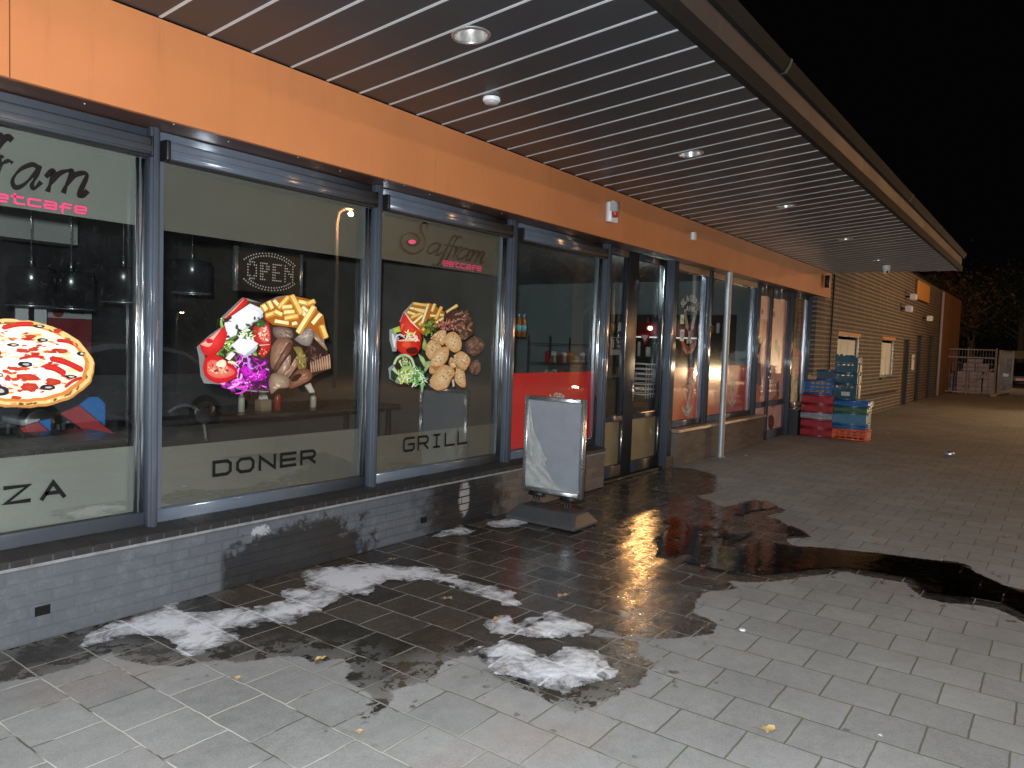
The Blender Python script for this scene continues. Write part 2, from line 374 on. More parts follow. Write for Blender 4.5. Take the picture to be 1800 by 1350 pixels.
# soap suds
m, k, p = newmat('soap_foam')
ps = k.pos(); th_ = k.attr('thick').outputs['Fac']
sxf = k.new('SeparateXYZ'); k.link(ps, sxf.inputs[0])
fo = k.math('ADD', k.math('MULTIPLY', th_, 7.0), k.math('MULTIPLY', k.math('SUBTRACT', k.noise(ps, 42, 6, .75), .5), 1.3))
fo = k.math('ADD', fo, k.math('MULTIPLY', k.math('SUBTRACT', k.noise(ps, 8, 5, .6, 1.2), .5), 3.4))
fo = k.math('ADD', fo, .22)
fo = k.math('ADD', fo, k.math('MULTIPLY', paver_joint(k, ps, sxf), .55))
al = k.math('MULTIPLY', k.ramp(fo, -.3, .5, 0.0, 1.0), k.ramp(fo, .1, 1.5, .30, .93))
k.link(al, p.inputs['Alpha'])
k.link(k.mix(k.ramp(k.noise(ps, 90, 4, .7), .3, .7), (.66, .68, .74), (.82, .83, .87)), p.inputs['Base Color'])
p.inputs['Roughness'].default_value = .45; p.inputs['Subsurface Weight'].default_value = .0
k.link(k.bump(k.math('ADD', k.noise(ps, 40, 5, .7), k.math('MULTIPLY', k.noise(ps, 9, 3), 1.5)), .14, .006), p.inputs['Normal'])
def ff(s, X, Y):
    big = (Y < 2.35) & (X > 2.4) & (X < 4.2)
    hole = np.clip(fbm(X * 3.3 + 3, Y * 3.3 + 8) - .50, 0, 1)
    return s + np.where(big, 0, .028) + (fbm(X * 9, Y * 9) - .5) * .13 - hole * np.where(big, .10, .20)
suds = sheet('soap_suds', [FOAM1, FOAM2, FOAM3, FOAM4, FOAM5], .007, ff,
             lambda f, X, Y: .006 + np.clip(f, 0, .08) * .16 * (1 + (fbm(X * 11, Y * 11) - .5) * 1.1) * np.where((Y < 2.35) & (X > 2.3), .9, .2), m)
tag(suds, 'white soap suds spread over the wet pavers in front of the shop', 'soap suds', kind='stuff')
# ================================================================ MATERIALS FOR THE BUILDING
M_frame = mat('grey_frame_paint', (.105, .124, .155), .19, .2, .9, .10, 5, .04, 300)
M_dark = mat('black_plastic', (.012, .012, .014), .45, 0, .4, .2)
M_alu = mat('brushed_aluminium', (.62, .64, .66), .28, .85, .5, .08, 12)
M_rail = mat('pale_guide_rail', (.86, .90, .90), .20, 1.0, .6, .1, 9)
M_steel = mat('galvanised_steel', (.40, .42, .44), .48, .6, .5, .22, 14, .15, 90)
M_white = mat('white_plastic', (.72, .73, .74), .4, 0, .5, .05)
M_print = None
def brick_mat(name, c1, c2, mortar, bw=.215, rh=.0625, ms=.006, paint=None, bumps=.6, stain=None, rough=.8, axis='x'):
    m, k, p = newmat(name); ps = k.pos(); sx = k.new('SeparateXYZ'); k.link(ps, sx.inputs[0])
    cv = k.new('CombineXYZ'); k.val(cv.inputs[0], k.math('ADD', sx.outputs[0], sx.outputs[1])); k.val(cv.inputs[1], sx.outputs[2])
    b = k.new('TexBrick', offset=.5); k.link(cv.outputs[0], b.inputs['Vector'])
    for n_, v_ in (('Scale', 1), ('Brick Width', bw), ('Row Height', rh), ('Mortar Size', ms), ('Mortar Smooth', .2), ('Bias', 0)): b.inputs[n_].default_value = v_
    b.inputs['Color1'].default_value = (*c1, 1); b.inputs['Color2'].default_value = (*c2, 1); b.inputs['Mortar'].default_value = (*mortar, 1)
    n1 = k.noise(ps, 3, 6, .65); n2 = k.noise(ps, 70, 4, .7)
    t = k.math('ADD', 1.0, k.math('ADD', k.math('MULTIPLY', k.math('SUBTRACT', n1, .5), .9), k.math('MULTIPLY', k.math('SUBTRACT', n2, .5), 1.1)))
    c = k.mix(1.0, b.outputs['Color'], t, 'MULTIPLY')
    r_ = rough
    if paint:
        wear = k.math('ADD', k.math('MULTIPLY', k.math('SUBTRACT', n2, .5), .6), k.math('MULTIPLY', k.math('SUBTRACT', k.noise(ps, 11, 5, .7), .5), 1.3))
        pc = k.mix(k.ramp(wear, -.1, .5), paint, tuple(x * 1.55 for x in paint))
        pc = k.mix(k.math('MULTIPLY', k.ramp(k.noise(ps, 2.2, 5, .7), .52, .72), .6), pc, tuple(x * .62 for x in paint))
        pc = k.mix(k.math('MULTIPLY', b.outputs['Fac'], k.ramp(sx.outputs[0], 1.8, 3.0, .12, .42)), pc, tuple(x * .55 for x in paint))
        edge = k.math('ADD', sx.outputs[0], k.math('MULTIPLY', k.math('SUBTRACT', k.noise(ps, 7, 4, .7), .5), .35))
        c = k.mix(k.ramp(edge, 5.25, 5.6), pc, c)
    if stain: c, r_ = stain(k, ps, sx, c, r_)
    k.link(c, p.inputs['Base Color']); k.val(p.inputs['Roughness'], r_)
    hh = k.math('ADD', k.math('MULTIPLY', b.outputs['Fac'], -1.0), k.math('MULTIPLY', n2, .45))
    k.link(k.bump(hh, bumps, .005), p.inputs['Normal'])
    return m
def ell(k, sx, cx_, cz, rx, rz, n, amp=.5):
    a = k.math('DIVIDE', k.math('SUBTRACT', sx.outputs[0], cx_), rx); b = k.math('DIVIDE', k.math('SUBTRACT', sx.outputs[2], cz), rz)
    d = k.math('SQRT', k.math('ADD', k.math('MULTIPLY', a, a), k.math('MULTIPLY', b, b)))
    return k.math('ADD', d, k.math('MULTIPLY', k.math('SUBTRACT', n, .5), amp))
def low_stain(k, ps, sx, c, r):
    n = k.noise(ps, 8, 6, .7)
    s1 = k.ramp(ell(k, sx, 3.2, .06, .75, .30, n, 1.7), .75, 1.0, 1, 0)       # wet patch low on the wall
    s1 = k.math('MULTIPLY', s1, k.ramp(sx.outputs[0], 2.62, 2.68))
    s2 = k.ramp(ell(k, sx, 5.02, .22, .62, .50, n, 1.2), .55, 1.15, 1, 0)        # black patch beside the sign
    s3 = k.ramp(ell(k, sx, 4.98, .24, .085, .19, k.noise(ps, 24, 6, .8), 1.1), .6, 1.0, 1, 0)      # bare bricks scrubbed pale
    c = k.mix(k.math('MULTIPLY', s1, .86), c, (.013, .013, .014))
    c = k.mix(k.math('MULTIPLY', s2, .9), c, (.010, .009, .009))
    bt = k.new('TexBrick', offset=.5); cv = k.new('CombineXYZ'); k.link(sx.outputs[0], cv.inputs[0]); k.link(sx.outputs[2], cv.inputs[1]); k.link(cv.outputs[0], bt.inputs[0])
    for n_, v_ in (('Scale', 1), ('Brick Width', .215), ('Row Height', .0625), ('Mortar Size', .005)): bt.inputs[n_].default_value = v_
    pale = k.mix(bt.outputs['Fac'], (.30, .28, .27), (.02, .02, .02))
    c = k.mix(k.math('MULTIPLY', s3, .9), c, pale)
    sp = k.ramp(ell(k, sx, 2.93, .33, .10, .045, k.noise(ps, 30, 6, .8), 2.6), .5, .8, 1, 0)          # splashes of suds
    c = k.mix(k.math('MULTIPLY', sp, .55), c, (.5, .5, .52))
    wetm = k.math('MAXIMUM', s1, s2)
    return c, k.math('SUBTRACT', .75, k.math('MULTIPLY', wetm, .42))
M_low = brick_mat('painted_plinth_brick', (.135, .110, .095), (.085, .072, .064), (.10, .092, .085), paint=(.080, .088, .101), stain=low_stain)
M_wing = brick_mat('banded_brown_brick', (.075, .058, .048), (.05, .041, .036), (.235, .195, .16), bw=1.9, rh=.098, ms=.017, bumps=.9)
M_sill = mat('dark_sill_brick', (.017, .0165, .017), .6, 0, .5, .5, 9, .5, 40)
M_sill_face = mat('pale_mortar_edge', (.20, .20, .205), .8, 0, .4, .55, 11, .5, 60)
# fascia
M_fascia = mat('orange_laminate', (.52, .185, .066), .42, 0, .4, .10, 1.7, .10, 520)
M_soffit = mat('charcoal_soffit_board', (.034, .0355, .039), .36, .0, .55, .14, 2.2, .06, 300)
M_lip = mat('pale_joint_strip', (.60, .61, .62), .4, .2, .5, .12, 5)
M_edge = mat('weathered_black_trim', (.010, .010, .010), .85, 0, .12, .5, 5, .2, 60)
M_epanel = mat('taupe_edge_panel', (.046, .040, .038), .6, 0, .2, .22, 1.5, .08, 90)
M_gutter = mat('mossy_gutter', (.010, .010, .008), .85, 0, .12, .6, 6, .4, 30)

def glass_mat(name, tint=(.93, .95, .94), dirt=.035, rough=0.0, boost=1.35, f0=.04, haze=.0):
    m, k, p = newmat(name); k.n.remove(p); out = k.n['Material Output']; ps = k.pos()
    tr = k.new('BsdfTransparent'); tr.inputs[0].default_value = (*tint, 1)
    gl = k.new('BsdfGlossy'); gl.inputs['Roughness'].default_value = rough
    k.link(k.bump(k.noise(ps, 1.7, 2), .018, .02), gl.inputs['Normal'])
    if haze:
        g2 = k.new('BsdfGlossy'); g2.inputs['Roughness'].default_value = .11; mh = k.new('MixShader'); mh.inputs[0].default_value = haze; k.link(gl.outputs[0], mh.inputs[1]); k.link(g2.outputs[0], mh.inputs[2]); gl = mh
    g = k.new('NewGeometry'); dt = k.new('VectorMath', operation='DOT_PRODUCT'); k.link(g.outputs['Incoming'], dt.inputs[0]); k.link(g.outputs['Normal'], dt.inputs[1])
    c_ = k.math('ABSOLUTE', dt.outputs['Value']); f5 = k.math('POWER', k.math('SUBTRACT', 1.0, c_), 5.0)
    fr = k.math('MULTIPLY', k.math('ADD', f0, k.math('MULTIPLY', f5, 1 - f0)), boost, clamp=True)
    mx = k.new('MixShader'); k.link(fr, mx.inputs[0]); k.link(tr.outputs[0], mx.inputs[1]); k.link(gl.outputs[0], mx.inputs[2])
    df = k.new('BsdfDiffuse'); df.inputs[0].default_value = (.62, .64, .64, 1)
    v = k.new('TexVoronoi'); v.inputs['Scale'].default_value = 95; k.link(ps, v.inputs['Vector'])
    drop = k.math('MULTIPLY', k.ramp(v.outputs['Distance'], .06, .2, 1, 0), k.ramp(k.noise(ps, 26, 4, .8), .50, .66))
    dr = k.math('MULTIPLY', k.ramp(k.noise(ps, 2.5, 6, .75), .3, .9), dirt * .35)
    m2 = k.new('MixShader'); k.link(k.math('ADD', dr, k.math('MULTIPLY', drop, dirt * 9)), m2.inputs[0]); k.link(mx.outputs[0], m2.inputs[1]); k.link(df.outputs[0], m2.inputs[2])
    k.link(m2.outputs[0], out.inputs[0]); return m
M_glass = glass_mat('shop_glass', f0=.10)
M_glass2 = glass_mat('shop_glass_dirty', dirt=.06, f0=.07)
M_glass3 = glass_mat('shop_glass_hazy', dirt=.04, haze=.22)
M_glass4 = glass_mat('office_glass', dirt=.0, boost=.25)
m, k, p = newmat('orange_laminate'); ps = k.pos(); sxx = k.new('SeparateXYZ'); k.link(ps, sxx.inputs[0])
cc_ = k.new('CombineXYZ'); k.val(cc_.inputs[0], k.math('MULTIPLY', sxx.outputs[0], 9)); k.val(cc_.inputs[2], k.math('MULTIPLY', sxx.outputs[2], .7))
st_ = k.ramp(k.noise(cc_.outputs[0], 1.0, 6, .65), .52, .80)
cf = k.mix(1.0, (.52, .185, .066, 1), k.math('ADD', .80, k.math('MULTIPLY', k.noise(ps, 1.1, 5, .6), .4)), 'MULTIPLY')
cf = k.mix(k.math('MULTIPLY', st_, .35), cf, (.26, .10, .045))
cf = k.mix(1.0, cf, k.math('ADD', .72, k.math('MULTIPLY', k.noise(ps, 240, 3, .8), .56)), 'MULTIPLY')
k.link(cf, p.inputs['Base Color']); k.link(k.math('ADD', .36, k.math('MULTIPLY', k.noise(ps, 2.3, 4), .2)), p.inputs['Roughness']); M_fascia = m
def film_mat(name, base, alpha=.86):
    m, k, p = newmat(name); ps = k.pos()
    b = s2l(base) if max(base) > 1.001 else base
    k.link(k.mix(1.0, b, k.math('ADD', .8, k.math('MULTIPLY', k.noise(ps, 2.0, 5, .6), .4)), 'MULTIPLY'), p.inputs['Base Color'])
    p.inputs['Roughness'].default_value = .38; p.inputs['Alpha'].default_value = alpha
    return m
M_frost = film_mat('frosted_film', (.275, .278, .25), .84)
M_frost2 = film_mat('frosted_film_warm_reflection', (.215, .20, .168), .80)  # warm reflections are put into the film colour
M_frost3 = film_mat('frosted_film_brown_reflection', (.195, .168, .13), .78)  # browner still, stronger warm reflections painted into the colour
M_red = film_mat('red_film', (.90, .010, .026), 1.0)
M_orange_red = film_mat('orange_red_film', (.92, .115, .035), 1.0)
def print_mat(name, var=.42, rough=.35):
    m, k, p = newmat(name); c = k.attr('Col').outputs['Color']; ps = k.pos()
    n = k.math('ADD', 1 - var / 2, k.math('MULTIPLY', k.noise(ps, 60, 5, .7), var))
    n2 = k.math('ADD', 1 - var / 2, k.math('MULTIPLY', k.noise(ps, 190, 4, .7), var))
    k.link(k.mix(1.0, k.mix(1.0, c, n, 'MULTIPLY'), n2, 'MULTIPLY'), p.inputs['Base Color'])
    p.inputs['Roughness'].default_value = rough
    return m
M_print = print_mat('printed_vinyl')
M_photo = print_mat('printed_photo', .8)
M_ink = mat('black_vinyl', (.008, .008, .009), .6, 0, .15, .1)
M_pink = mat('pink_vinyl', (.85, .05, .17), .4, 0, .4, .06)
M_lett = mat('white_vinyl', (.82, .80, .78), .45, 0, .4, .08)

# ================================================================ LETTERING AND STICKERS (all flat, stuck on the panes)
class Sticker:
    """flat print made of layered cut shapes; coordinates are picture points laid on the pane"""
    def __init__(s, y, ox=0, oy=0, sc=1.0, step=.00006): s.mb = MB(); s.y = y; s.o = (ox, oy, sc); s.n = 0; s.step = step
    def P(s, pts): ox, oy, sc = s.o; s.n += 1; return [on_y(ox + a / sc, oy + b / sc, s.y - s.n * s.step) for a, b in pts]
    def poly(s, pts, c, cc=None):
        v = s.P(pts); c = s2l(c)
        if cc is None: s.mb.add(v, [list(range(len(v)))], 0, [c] * len(v))
        else:
            ctr = tuple(np.mean(v, 0)); n = len(v)
            s.mb.add(v + [ctr], [(i, (i + 1) % n, n) for i in range(n)], 0, [c] * n + [s2l(cc)])
        return s
    def blob(s, x, y, rx, ry, c, cc=None, rot=0, n=14, jag=.12, seed=None):
        r = random.Random(seed if seed is not None else x * 7.3 + y * 3.1); pts = []
        for i in range(n):
            a = 2 * math.pi * i / n; q = 1 + jag * (r.random() - .5) * 2
            u, v = rx * q * math.cos(a), ry * q * math.sin(a)
            pts.append((x + u * math.cos(rot) - v * math.sin(rot), y + u * math.sin(rot) + v * math.cos(rot)))
        return s.poly(pts, c, cc)
    def stroke(s, pts, w, c, cc=None):
        """ribbon along a path; w one width or one per point"""
        n = len(pts); w = w if hasattr(w, '__len__') else [w] * n; L = []; Rr = []
        for i in range(n):
            a = pts[max(i - 1, 0)]; b = pts[min(i + 1, n - 1)]; dx, dy = b[0] - a[0], b[1] - a[1]; l = math.hypot(dx, dy) or 1
            nx_, ny_ = -dy / l * w[i] / 2, dx / l * w[i] / 2
            L.append((pts[i][0] + nx_, pts[i][1] + ny_)); Rr.append((pts[i][0] - nx_, pts[i][1] - ny_))
        v = s.P(L + (list(pts) if cc else []) + Rr); c1 = s2l(c)
        if cc:
            c2 = s2l(cc); f = [(i, i + 1, n + i + 1, n + i) for i in range(n - 1)] + [(n + i, n + i + 1, 2 * n + i + 1, 2 * n + i) for i in range(n - 1)]
            s.mb.add(v, f, 0, [c1] * n + [c2] * n + [c1] * n)
        else: s.mb.add(v, [(i, i + 1, n + i + 1, n + i) for i in range(n - 1)], 0, [c1] * (2 * n))
        return s
    def build(s, name, parent, m=None): return s.mb.build(name, m or M_print, parent, recalc=False)
def smooth_path(p, k=6):
    """Catmull-Rom through the points"""
    out = []; n = len(p)
    for i in range(n - 1):
        p0, p1, p2, p3 = [np.array(p[j], float) for j in (max(i - 1, 0), i, i + 1, min(i + 2, n - 1))]
        for j in range(k):
            t = j / k; out.append(tuple(.5 * (2 * p1 + (p2 - p0) * t + (2 * p0 - 5 * p1 + 4 * p2 - p3) * t * t + (3 * p1 - p0 - 3 * p2 + p3) * t ** 3)))
    out.append(tuple(p[-1])); return out
# wide techno capitals in a unit box (x right, y up)
WIDE = {'D': [[(0, 0), (0, 1), (.8, 1), (1, .8), (1, .2), (.8, 0), (0, 0)]], 'O': [[(.2, 0), (0, .25), (0, .75), (.2, 1), (.8, 1), (1, .75), (1, .25), (.8, 0), (.2, 0)]],
        'N': [[(0, 0), (0, 1), (1, 0), (1, 1)]], 'E': [[(1, 1), (0, 1), (0, 0), (1, 0)], [(0, .5), (.95, .5)]], 'R': [[(0, 0), (0, 1), (.85, 1), (1, .85), (1, .6), (.85, .45), (0, .45)], [(.55, .45), (1, 0)]],
        'Z': [[(0, 1), (1, 1), (0, 0), (1, 0)]], 'A': [[(0, 0), (.5, 1), (1, 0)], [(.22, .3), (.78, .3)]], 'G': [[(1, 1), (.15, 1), (0, .85), (0, .15), (.15, 0), (.85, 0), (1, .15), (1, .5), (.5, .5)]],
        'I': [[(.2, 1), (.8, 1)], [(.5, 1), (.5, 0)], [(.2, 0), (.8, 0)]], 'L': [[(0, 1), (0, 0), (1, 0)]], 'P': [[(0, 0), (0, 1), (.85, 1), (1, .85), (1, .6), (.85, .45), (0, .45)]],
        'e': [[(.9, .0), (.1, 0), (0, .12), (0, .9), (.1, 1), (.9, 1), (1, .88), (1, .5), (0, .5)]], 't': [[(.25, 1.35), (.25, .12), (.4, 0), (1, 0)], [(0, 1), (.9, 1)]],
        'c': [[(1, 1), (.1, 1), (0, .88), (0, .12), (.1, 0), (1, 0)]], 'a': [[(.1, 1), (.9, 1), (1, .88), (1, 0), (.1, 0), (0, .12), (0, .5), (1, .5)]],
        'f': [[(1, 1.05), (.35, 1.05), (.2, .9), (.2, -.35)], [(0, .5), (.9, .5)]]}
def ribbon(mb, path, w, y, mi=0):
    """flat ribbon in the X-Z plane at depth y with mitred corners"""
    n = len(path); P = [np.array(q_, float) for q_ in path]; L = []; Rr = []
    closed = n > 3 and np.allclose(P[0], P[-1])
    for i in range(n):
        a = P[i - 1] if i > 0 else (P[n - 2] if closed else None); b = P[i + 1] if i < n - 1 else (P[1] if closed else None)
        ds = [d / (np.linalg.norm(d) or 1) for d in ([P[i] - a] if a is not None else []) + ([b - P[i]] if b is not None else [])]
        t = sum(ds); t = t / (np.linalg.norm(t) or 1); nn = np.array([-t[1], t[0]])
        k_ = 1 / max(.5, abs(nn @ np.array([-ds[0][1], ds[0][0]]))); e = P[i]
        if not closed and i == 0: e = e - ds[0] * w / 2
        if not closed and i == n - 1: e = e + ds[-1] * w / 2
        L.append(e + nn * w / 2 * k_); Rr.append(e - nn * w / 2 * k_)
    for i in range(n - 1):
        mb.add([(L[i][0], y, L[i][1]), (L[i + 1][0], y, L[i + 1][1]), (Rr[i + 1][0], y, Rr[i + 1][1]), (Rr[i][0], y, Rr[i][1])], [(0, 1, 2, 3)], mi)
        y -= .00003
def wide_text(mb, txt, x0, x1, z0, z1, y, gap=.45, w=.014, mi=0):
    n = len(txt); cw = (x1 - x0) / (n + (n - 1) * gap)
    for i, ch in enumerate(txt):
        ox = x0 + i * cw * (1 + gap)
        for st in WIDE[ch]: ribbon(mb, [(ox + u * cw, z0 + v * (z1 - z0)) for u, v in st], w, y, mi)
_gl = {}
def glyph(ch, bold=.03):
    """outline letter as flat triangles, 1 unit high"""
    if (ch, bold) in _gl: return _gl[ch, bold]
    cu = bpy.data.curves.new('letter', 'FONT'); cu.body = ch; cu.offset = bold; cu.resolution_u = 3
    o = bpy.data.objects.new('letter', cu); COL.objects.link(o); bpy.context.view_layer.update()
    me = bpy.data.meshes.new_from_object(o.evaluated_get(bpy.context.evaluated_depsgraph_get()))
    vs = [(v.co.x, v.co.y) for v in me.vertices]; fs = [list(p_.vertices) for p_ in me.polygons]
    bpy.data.objects.remove(o); bpy.data.curves.remove(cu); bpy.data.meshes.remove(me)
    mnx = min(v[0] for v in vs); mxx = max(v[0] for v in vs); vs = [(v[0] - mnx, v[1]) for v in vs]
    _gl[ch, bold] = (vs, fs, mxx - mnx); return _gl[ch, bold]
def put_text(mb, txt, h, place, gap=.12, bold=.03, xs=1.0, mi=0):
    """place(u, v) maps text coordinates (centred, baseline 0) to 3-D"""
    tot = sum((glyph(c, bold)[2] * xs + gap) * h if c != ' ' else .4 * h for c in txt) - gap * h; u = -tot / 2
    for c in txt:
        if c == ' ': u += .4 * h; continue
        vs, fs, w = glyph(c, bold)
        mb.add([place(u + a * xs * h, b * h, u + w * xs * h / 2) for a, b in vs], fs, mi); u += (w * xs + gap) * h
# ================================================================ SHOP FRONT
YG = 4.30                                                     # plane of the glass
X_ = lambda px, py: on_y(px, py, YG)[0]
XE = 16.05                                                    # where the brick wing starts
low = thing('low_brick_wall', 'long low brick wall below the shop windows, painted blue grey at its near end', 'low wall', (1.5, 4.12, 0))
def plinth(a, b, name='wall_face'):
    mb = MB(); mb.box(a, b, 4.12, 4.40, 0, .40); return mb.build(name, M_low, low)
plinth(-4, 7.44)
s_ = MB(); f_ = MB(); f2_ = MB()
x = -4.0
while x < 7.40:                                               # rowlock sill bricks with their own small gaps
    w_ = min(.098, 7.44 - x); dz = random.uniform(-.002, .002)
    s_.add([(x, 4.105, .405), (x + w_ - .008, 4.105, .405), (x + w_ - .008, 4.105, .442 + dz), (x, 4.105, .442 + dz), (x, 4.30, .470 + dz), (x + w_ - .008, 4.30, .470 + dz)],
           [(0, 1, 2, 3), (3, 2, 5, 4)]); x += w_
mb = MB(); mb.box(-4, 7.44, 4.118, 4.40, .4005, .432); mb.build('sill_mortar', mat('dirty_sill_mortar', (.085, .08, .078), .8, 0, .3, .5, 9), low)
mb = MB(); mb.box(-4, 7.44, 4.1085, 4.1175, .388, .4035); mb.build('drip_edge', M_sill_face, low)
s_.build('brick_sill', M_sill, low)
for px, py in ((75, 1073), (745, 914)):                       # open ventilation joints
    q_ = on_y(px, py, 4.118); v_ = MB(); v_.box(q_[0] - .036, q_[0] + .036, 4.1165, 4.16, q_[2] - .024, q_[2] + .024)
    v_.box(q_[0] - .03, q_[0] + .03, 4.114, 4.117, q_[2] - .006, q_[2] + .004); v_.build('vent_slot', M_edge, low)
low2 = thing('low_brick_wall', 'bare brown brick plinth under the two butcher windows right of the door', 'low wall', (9.4, 4.12, 0))
mb = MB(); mb.box(9.42, X_(1324, 700) + .16, 4.14, 4.40, 0, .46); mb.build('wall_face', M_low, low2)
mb = MB(); mb.box(9.42, X_(1324, 700) + .16, 4.10, 4.33, .463, .50); mb.build('ledge', mat('worn_metal_ledge', (.45, .36, .27), .35, .5, .5, .3), low2)
low3 = thing('low_brick_wall', 'short dark plinth below the raw meat poster', 'low wall', (14.9, 4.12, 0))
mb = MB(); mb.box(14.84, 16.04, 4.05, 4.40, 0, .49); mb.build('wall_face', mat('dark_plinth_paint', (.022, .022, .024), .5, 0, .5, .4, 5, .3, 80), low3)
mb = MB(); mb.box(14.82, 16.04, 4.03, 4.40, .493, .51); mb.build('ledge', M_frame, low3)

fas = thing('fascia_board', 'long orange fascia board running above the shop windows', 'fascia', (6, 4.0, 2.74))
seams = [-4.0] + [on_y(px, py, 4.0)[0] for px, py in ((17, 60), (767, 250), (1092, 400))] + [13.0, 16.6]
for a, b in zip(seams[:-1], seams[1:]):
    mb = MB(); mb.box(a + .003, b - .003, 4.0, 4.03, 2.742, 3.262); mb.build('panel', M_fascia, fas)
mb = MB(); mb.box(-4, 16.58, 4.032, 4.34, 2.745, 2.765); mb.build('underside', mat('brown_underside', (.085, .040, .026), .32, 0, .5, .2, 3), fas)
mb = MB(); mb.box(16.58, 16.602, 4.032, 4.14, 2.742, 3.262); mb.build('end_panel', M_fascia, fas)
for i in range(26):
    xx = 1.3 + i * .46 + random.uniform(-.1, .1)
    fast = MB(); fast.lathe([(0, 2.743), (.0045, 2.743), (.0045, 2.7455)], (xx, 4.06 + (i % 2) * .06, 0), 6); fast.build('fixing', M_white, fas)

# ---- posts between the panes
post = lambda px0, px1, py, w: None
def shop_window(label, x0, x1, z0=.455, z1=2.745, pw=.06, py0=4.215, cassette=True, rails=True, glassm=None, bars=True, base=0):
    t = thing('shop_window', label, 'window', ((x0 + x1) / 2, YG, z0))
    mb = MB(); mb.rbox(x0, x1, 4.262, 4.34, z0 + .004, z0 + .085, .008, 'x'); mb.rbox(x0, x1, 4.262, 4.34, z1 - .09, z1 - .003, .008, 'x')
    mb.box(x0 + .001, x0 + .035, 4.268, 4.336, z0 + .086, z1 - .091); mb.box(x1 - .035, x1 - .001, 4.268, 4.336, z0 + .086, z1 - .091)
    mb.build('frame', M_frame, t)
    g = MB(); g.box(x0 + .034, x1 - .034, 4.300, 4.308, z0 + .084, z1 - .089); g.build('pane', glassm or M_glass, t)
    p_ = MB(); p_.rbox(x1 + .001, x1 + pw, py0, 4.35, base, z1 - .002, .012, 'z', 5)
    p_.rbox(x1 + pw * .25, x1 + pw * .75, py0 - .012, py0 + .02, base, z1 - .002, .006, 'z', 4)
    p_.build('post', M_frame, t)
    if cassette:
        c = MB(); c.rbox(x0 + .03, x1 - .012, 4.19, 4.262, z1 - .165, z1 - .062, .02, 'x', 5); c.rbox(x0 + .03, x1 - .012, 4.182, 4.20, z1 - .150, z1 - .112, .006, 'x', 3)
        c.build('sunscreen_cassette', M_frame, t)
        e = MB(); e.rbox(x0 + .004, x0 + .028, 4.182, 4.265, z1 - .175, z1 - .06, .012, 'x', 4); e.rbox(x1 - .011, x1 - .001, 4.182, 4.265, z1 - .172, z1 - .06, .012, 'x', 4); e.build('end_cap', M_dark, t)
        l = MB(); l.box(x0 + .03, x1 - .012, 4.20, 4.245, z1 - .178, z1 - .166); l.build('screen_slot', M_dark, t)
    if rails:
        for dx, rr in ((.016, .015), (.050, .011)):
            r = MB(); r.tube([(x1 - dx, 4.262, z0 + .087), (x1 - dx, 4.262, z1 - .18)], rr, 10); r.build('guide_rail', M_rail, t)
    return t
xs = dict(w1=(-1.2, 2.232), w2=(2.305, 3.955), w3=(4.04, 5.66), w4=(5.80, 7.46), w5=(9.40, 10.56), w6=(10.74, 12.72), pw=(14.80, 15.98))
win1 = shop_window('nearest big shop window, with a pizza sticker and the letters ZA', *xs['w1'])
win2 = shop_window('big shop window with the doner plate sticker, second from the left', *xs['w2'], pw=.075)
win3 = shop_window('shop window with the grill plate sticker and a script logo on top', *xs['w3'], pw=.115, glassm=M_glass2)
win4 = shop_window('shop window with a bright red lower film, just left of the glass door', *xs['w4'], pw=.12, glassm=M_glass2, py0=4.20)
win5 = shop_window('narrow shop window right of the door with the crossed cleavers logo', *xs['w5'], z0=.505, pw=.178, py0=4.235, rails=False, cassette=False, base=.50, glassm=M_glass3)
win6 = shop_window('butcher window with orange film partly behind the round steel column', *xs['w6'], z0=.505, pw=.13, rails=False, cassette=False, base=.50, glassm=M_glass3)
winp = shop_window('window fully covered by a poster of raw meat', *xs['pw'], z0=.515, pw=.055, cassette=False, rails=False, base=.515, glassm=M_glass3)
# first wide post left of window 5 (door post)
t = thing('door_post', 'thick blue grey post right of the glass shop door', 'post', (9.2, 4.25, 0))
p_ = MB(); p_.rbox(9.17, 9.27, 4.16, 4.35, 0, 2.742, .014, 'z', 5); p_.build('inner_post', M_frame, t)
p_ = MB(); p_.rbox(9.272, 9.395, 4.19, 4.35, 0, 2.742, .012, 'z', 5); p_.build('outer_post', M_frame, t)
p_ = MB(); p_.box(9.165, 9.395, 4.155, 4.16, .0, .16); p_.build('kick_plate', M_dark, t)

# ---- films, lettering and stickers on the panes
YF = 4.2985                                                   # outer skin of the glass
def film(t, x0, x1, z0, z1, m, name='frosted_film', y=4.310):
    mb = MB(); mb.box(x0, x1, y, y + .0006, z0, z1); return mb.build(name, m, t)
zt = lambda px, py: on_y(px, py, YG)[2]
zb0 = .541
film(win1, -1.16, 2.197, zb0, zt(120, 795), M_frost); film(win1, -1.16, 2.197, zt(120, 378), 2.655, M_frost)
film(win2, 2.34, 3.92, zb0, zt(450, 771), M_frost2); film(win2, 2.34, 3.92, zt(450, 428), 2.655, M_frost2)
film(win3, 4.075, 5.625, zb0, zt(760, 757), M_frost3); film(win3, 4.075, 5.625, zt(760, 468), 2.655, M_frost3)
film(win4, 5.835, 7.425, .55, zt(960, 655), M_red, 'red_film', 4.3100)
film(win5, 9.44, 10.52, .595, zt(1200, 646), M_orange_red, 'orange_film', 4.3100)
film(win6, 10.78, 12.685, .595, zt(1290, 642), M_orange_red, 'orange_film', 4.3100)
def wide_on(t, txt, a, b, m, w, y=YF - .001, gap=.45):
    """a = lower left, b = upper right picture points"""
    p0 = on_y(*a, y); p1 = on_y(*b, y); mb = MB(); wide_text(mb, txt, p0[0], p1[0], p0[2], p1[2], y, gap, w); mb.build('lettering', m, t, recalc=False)
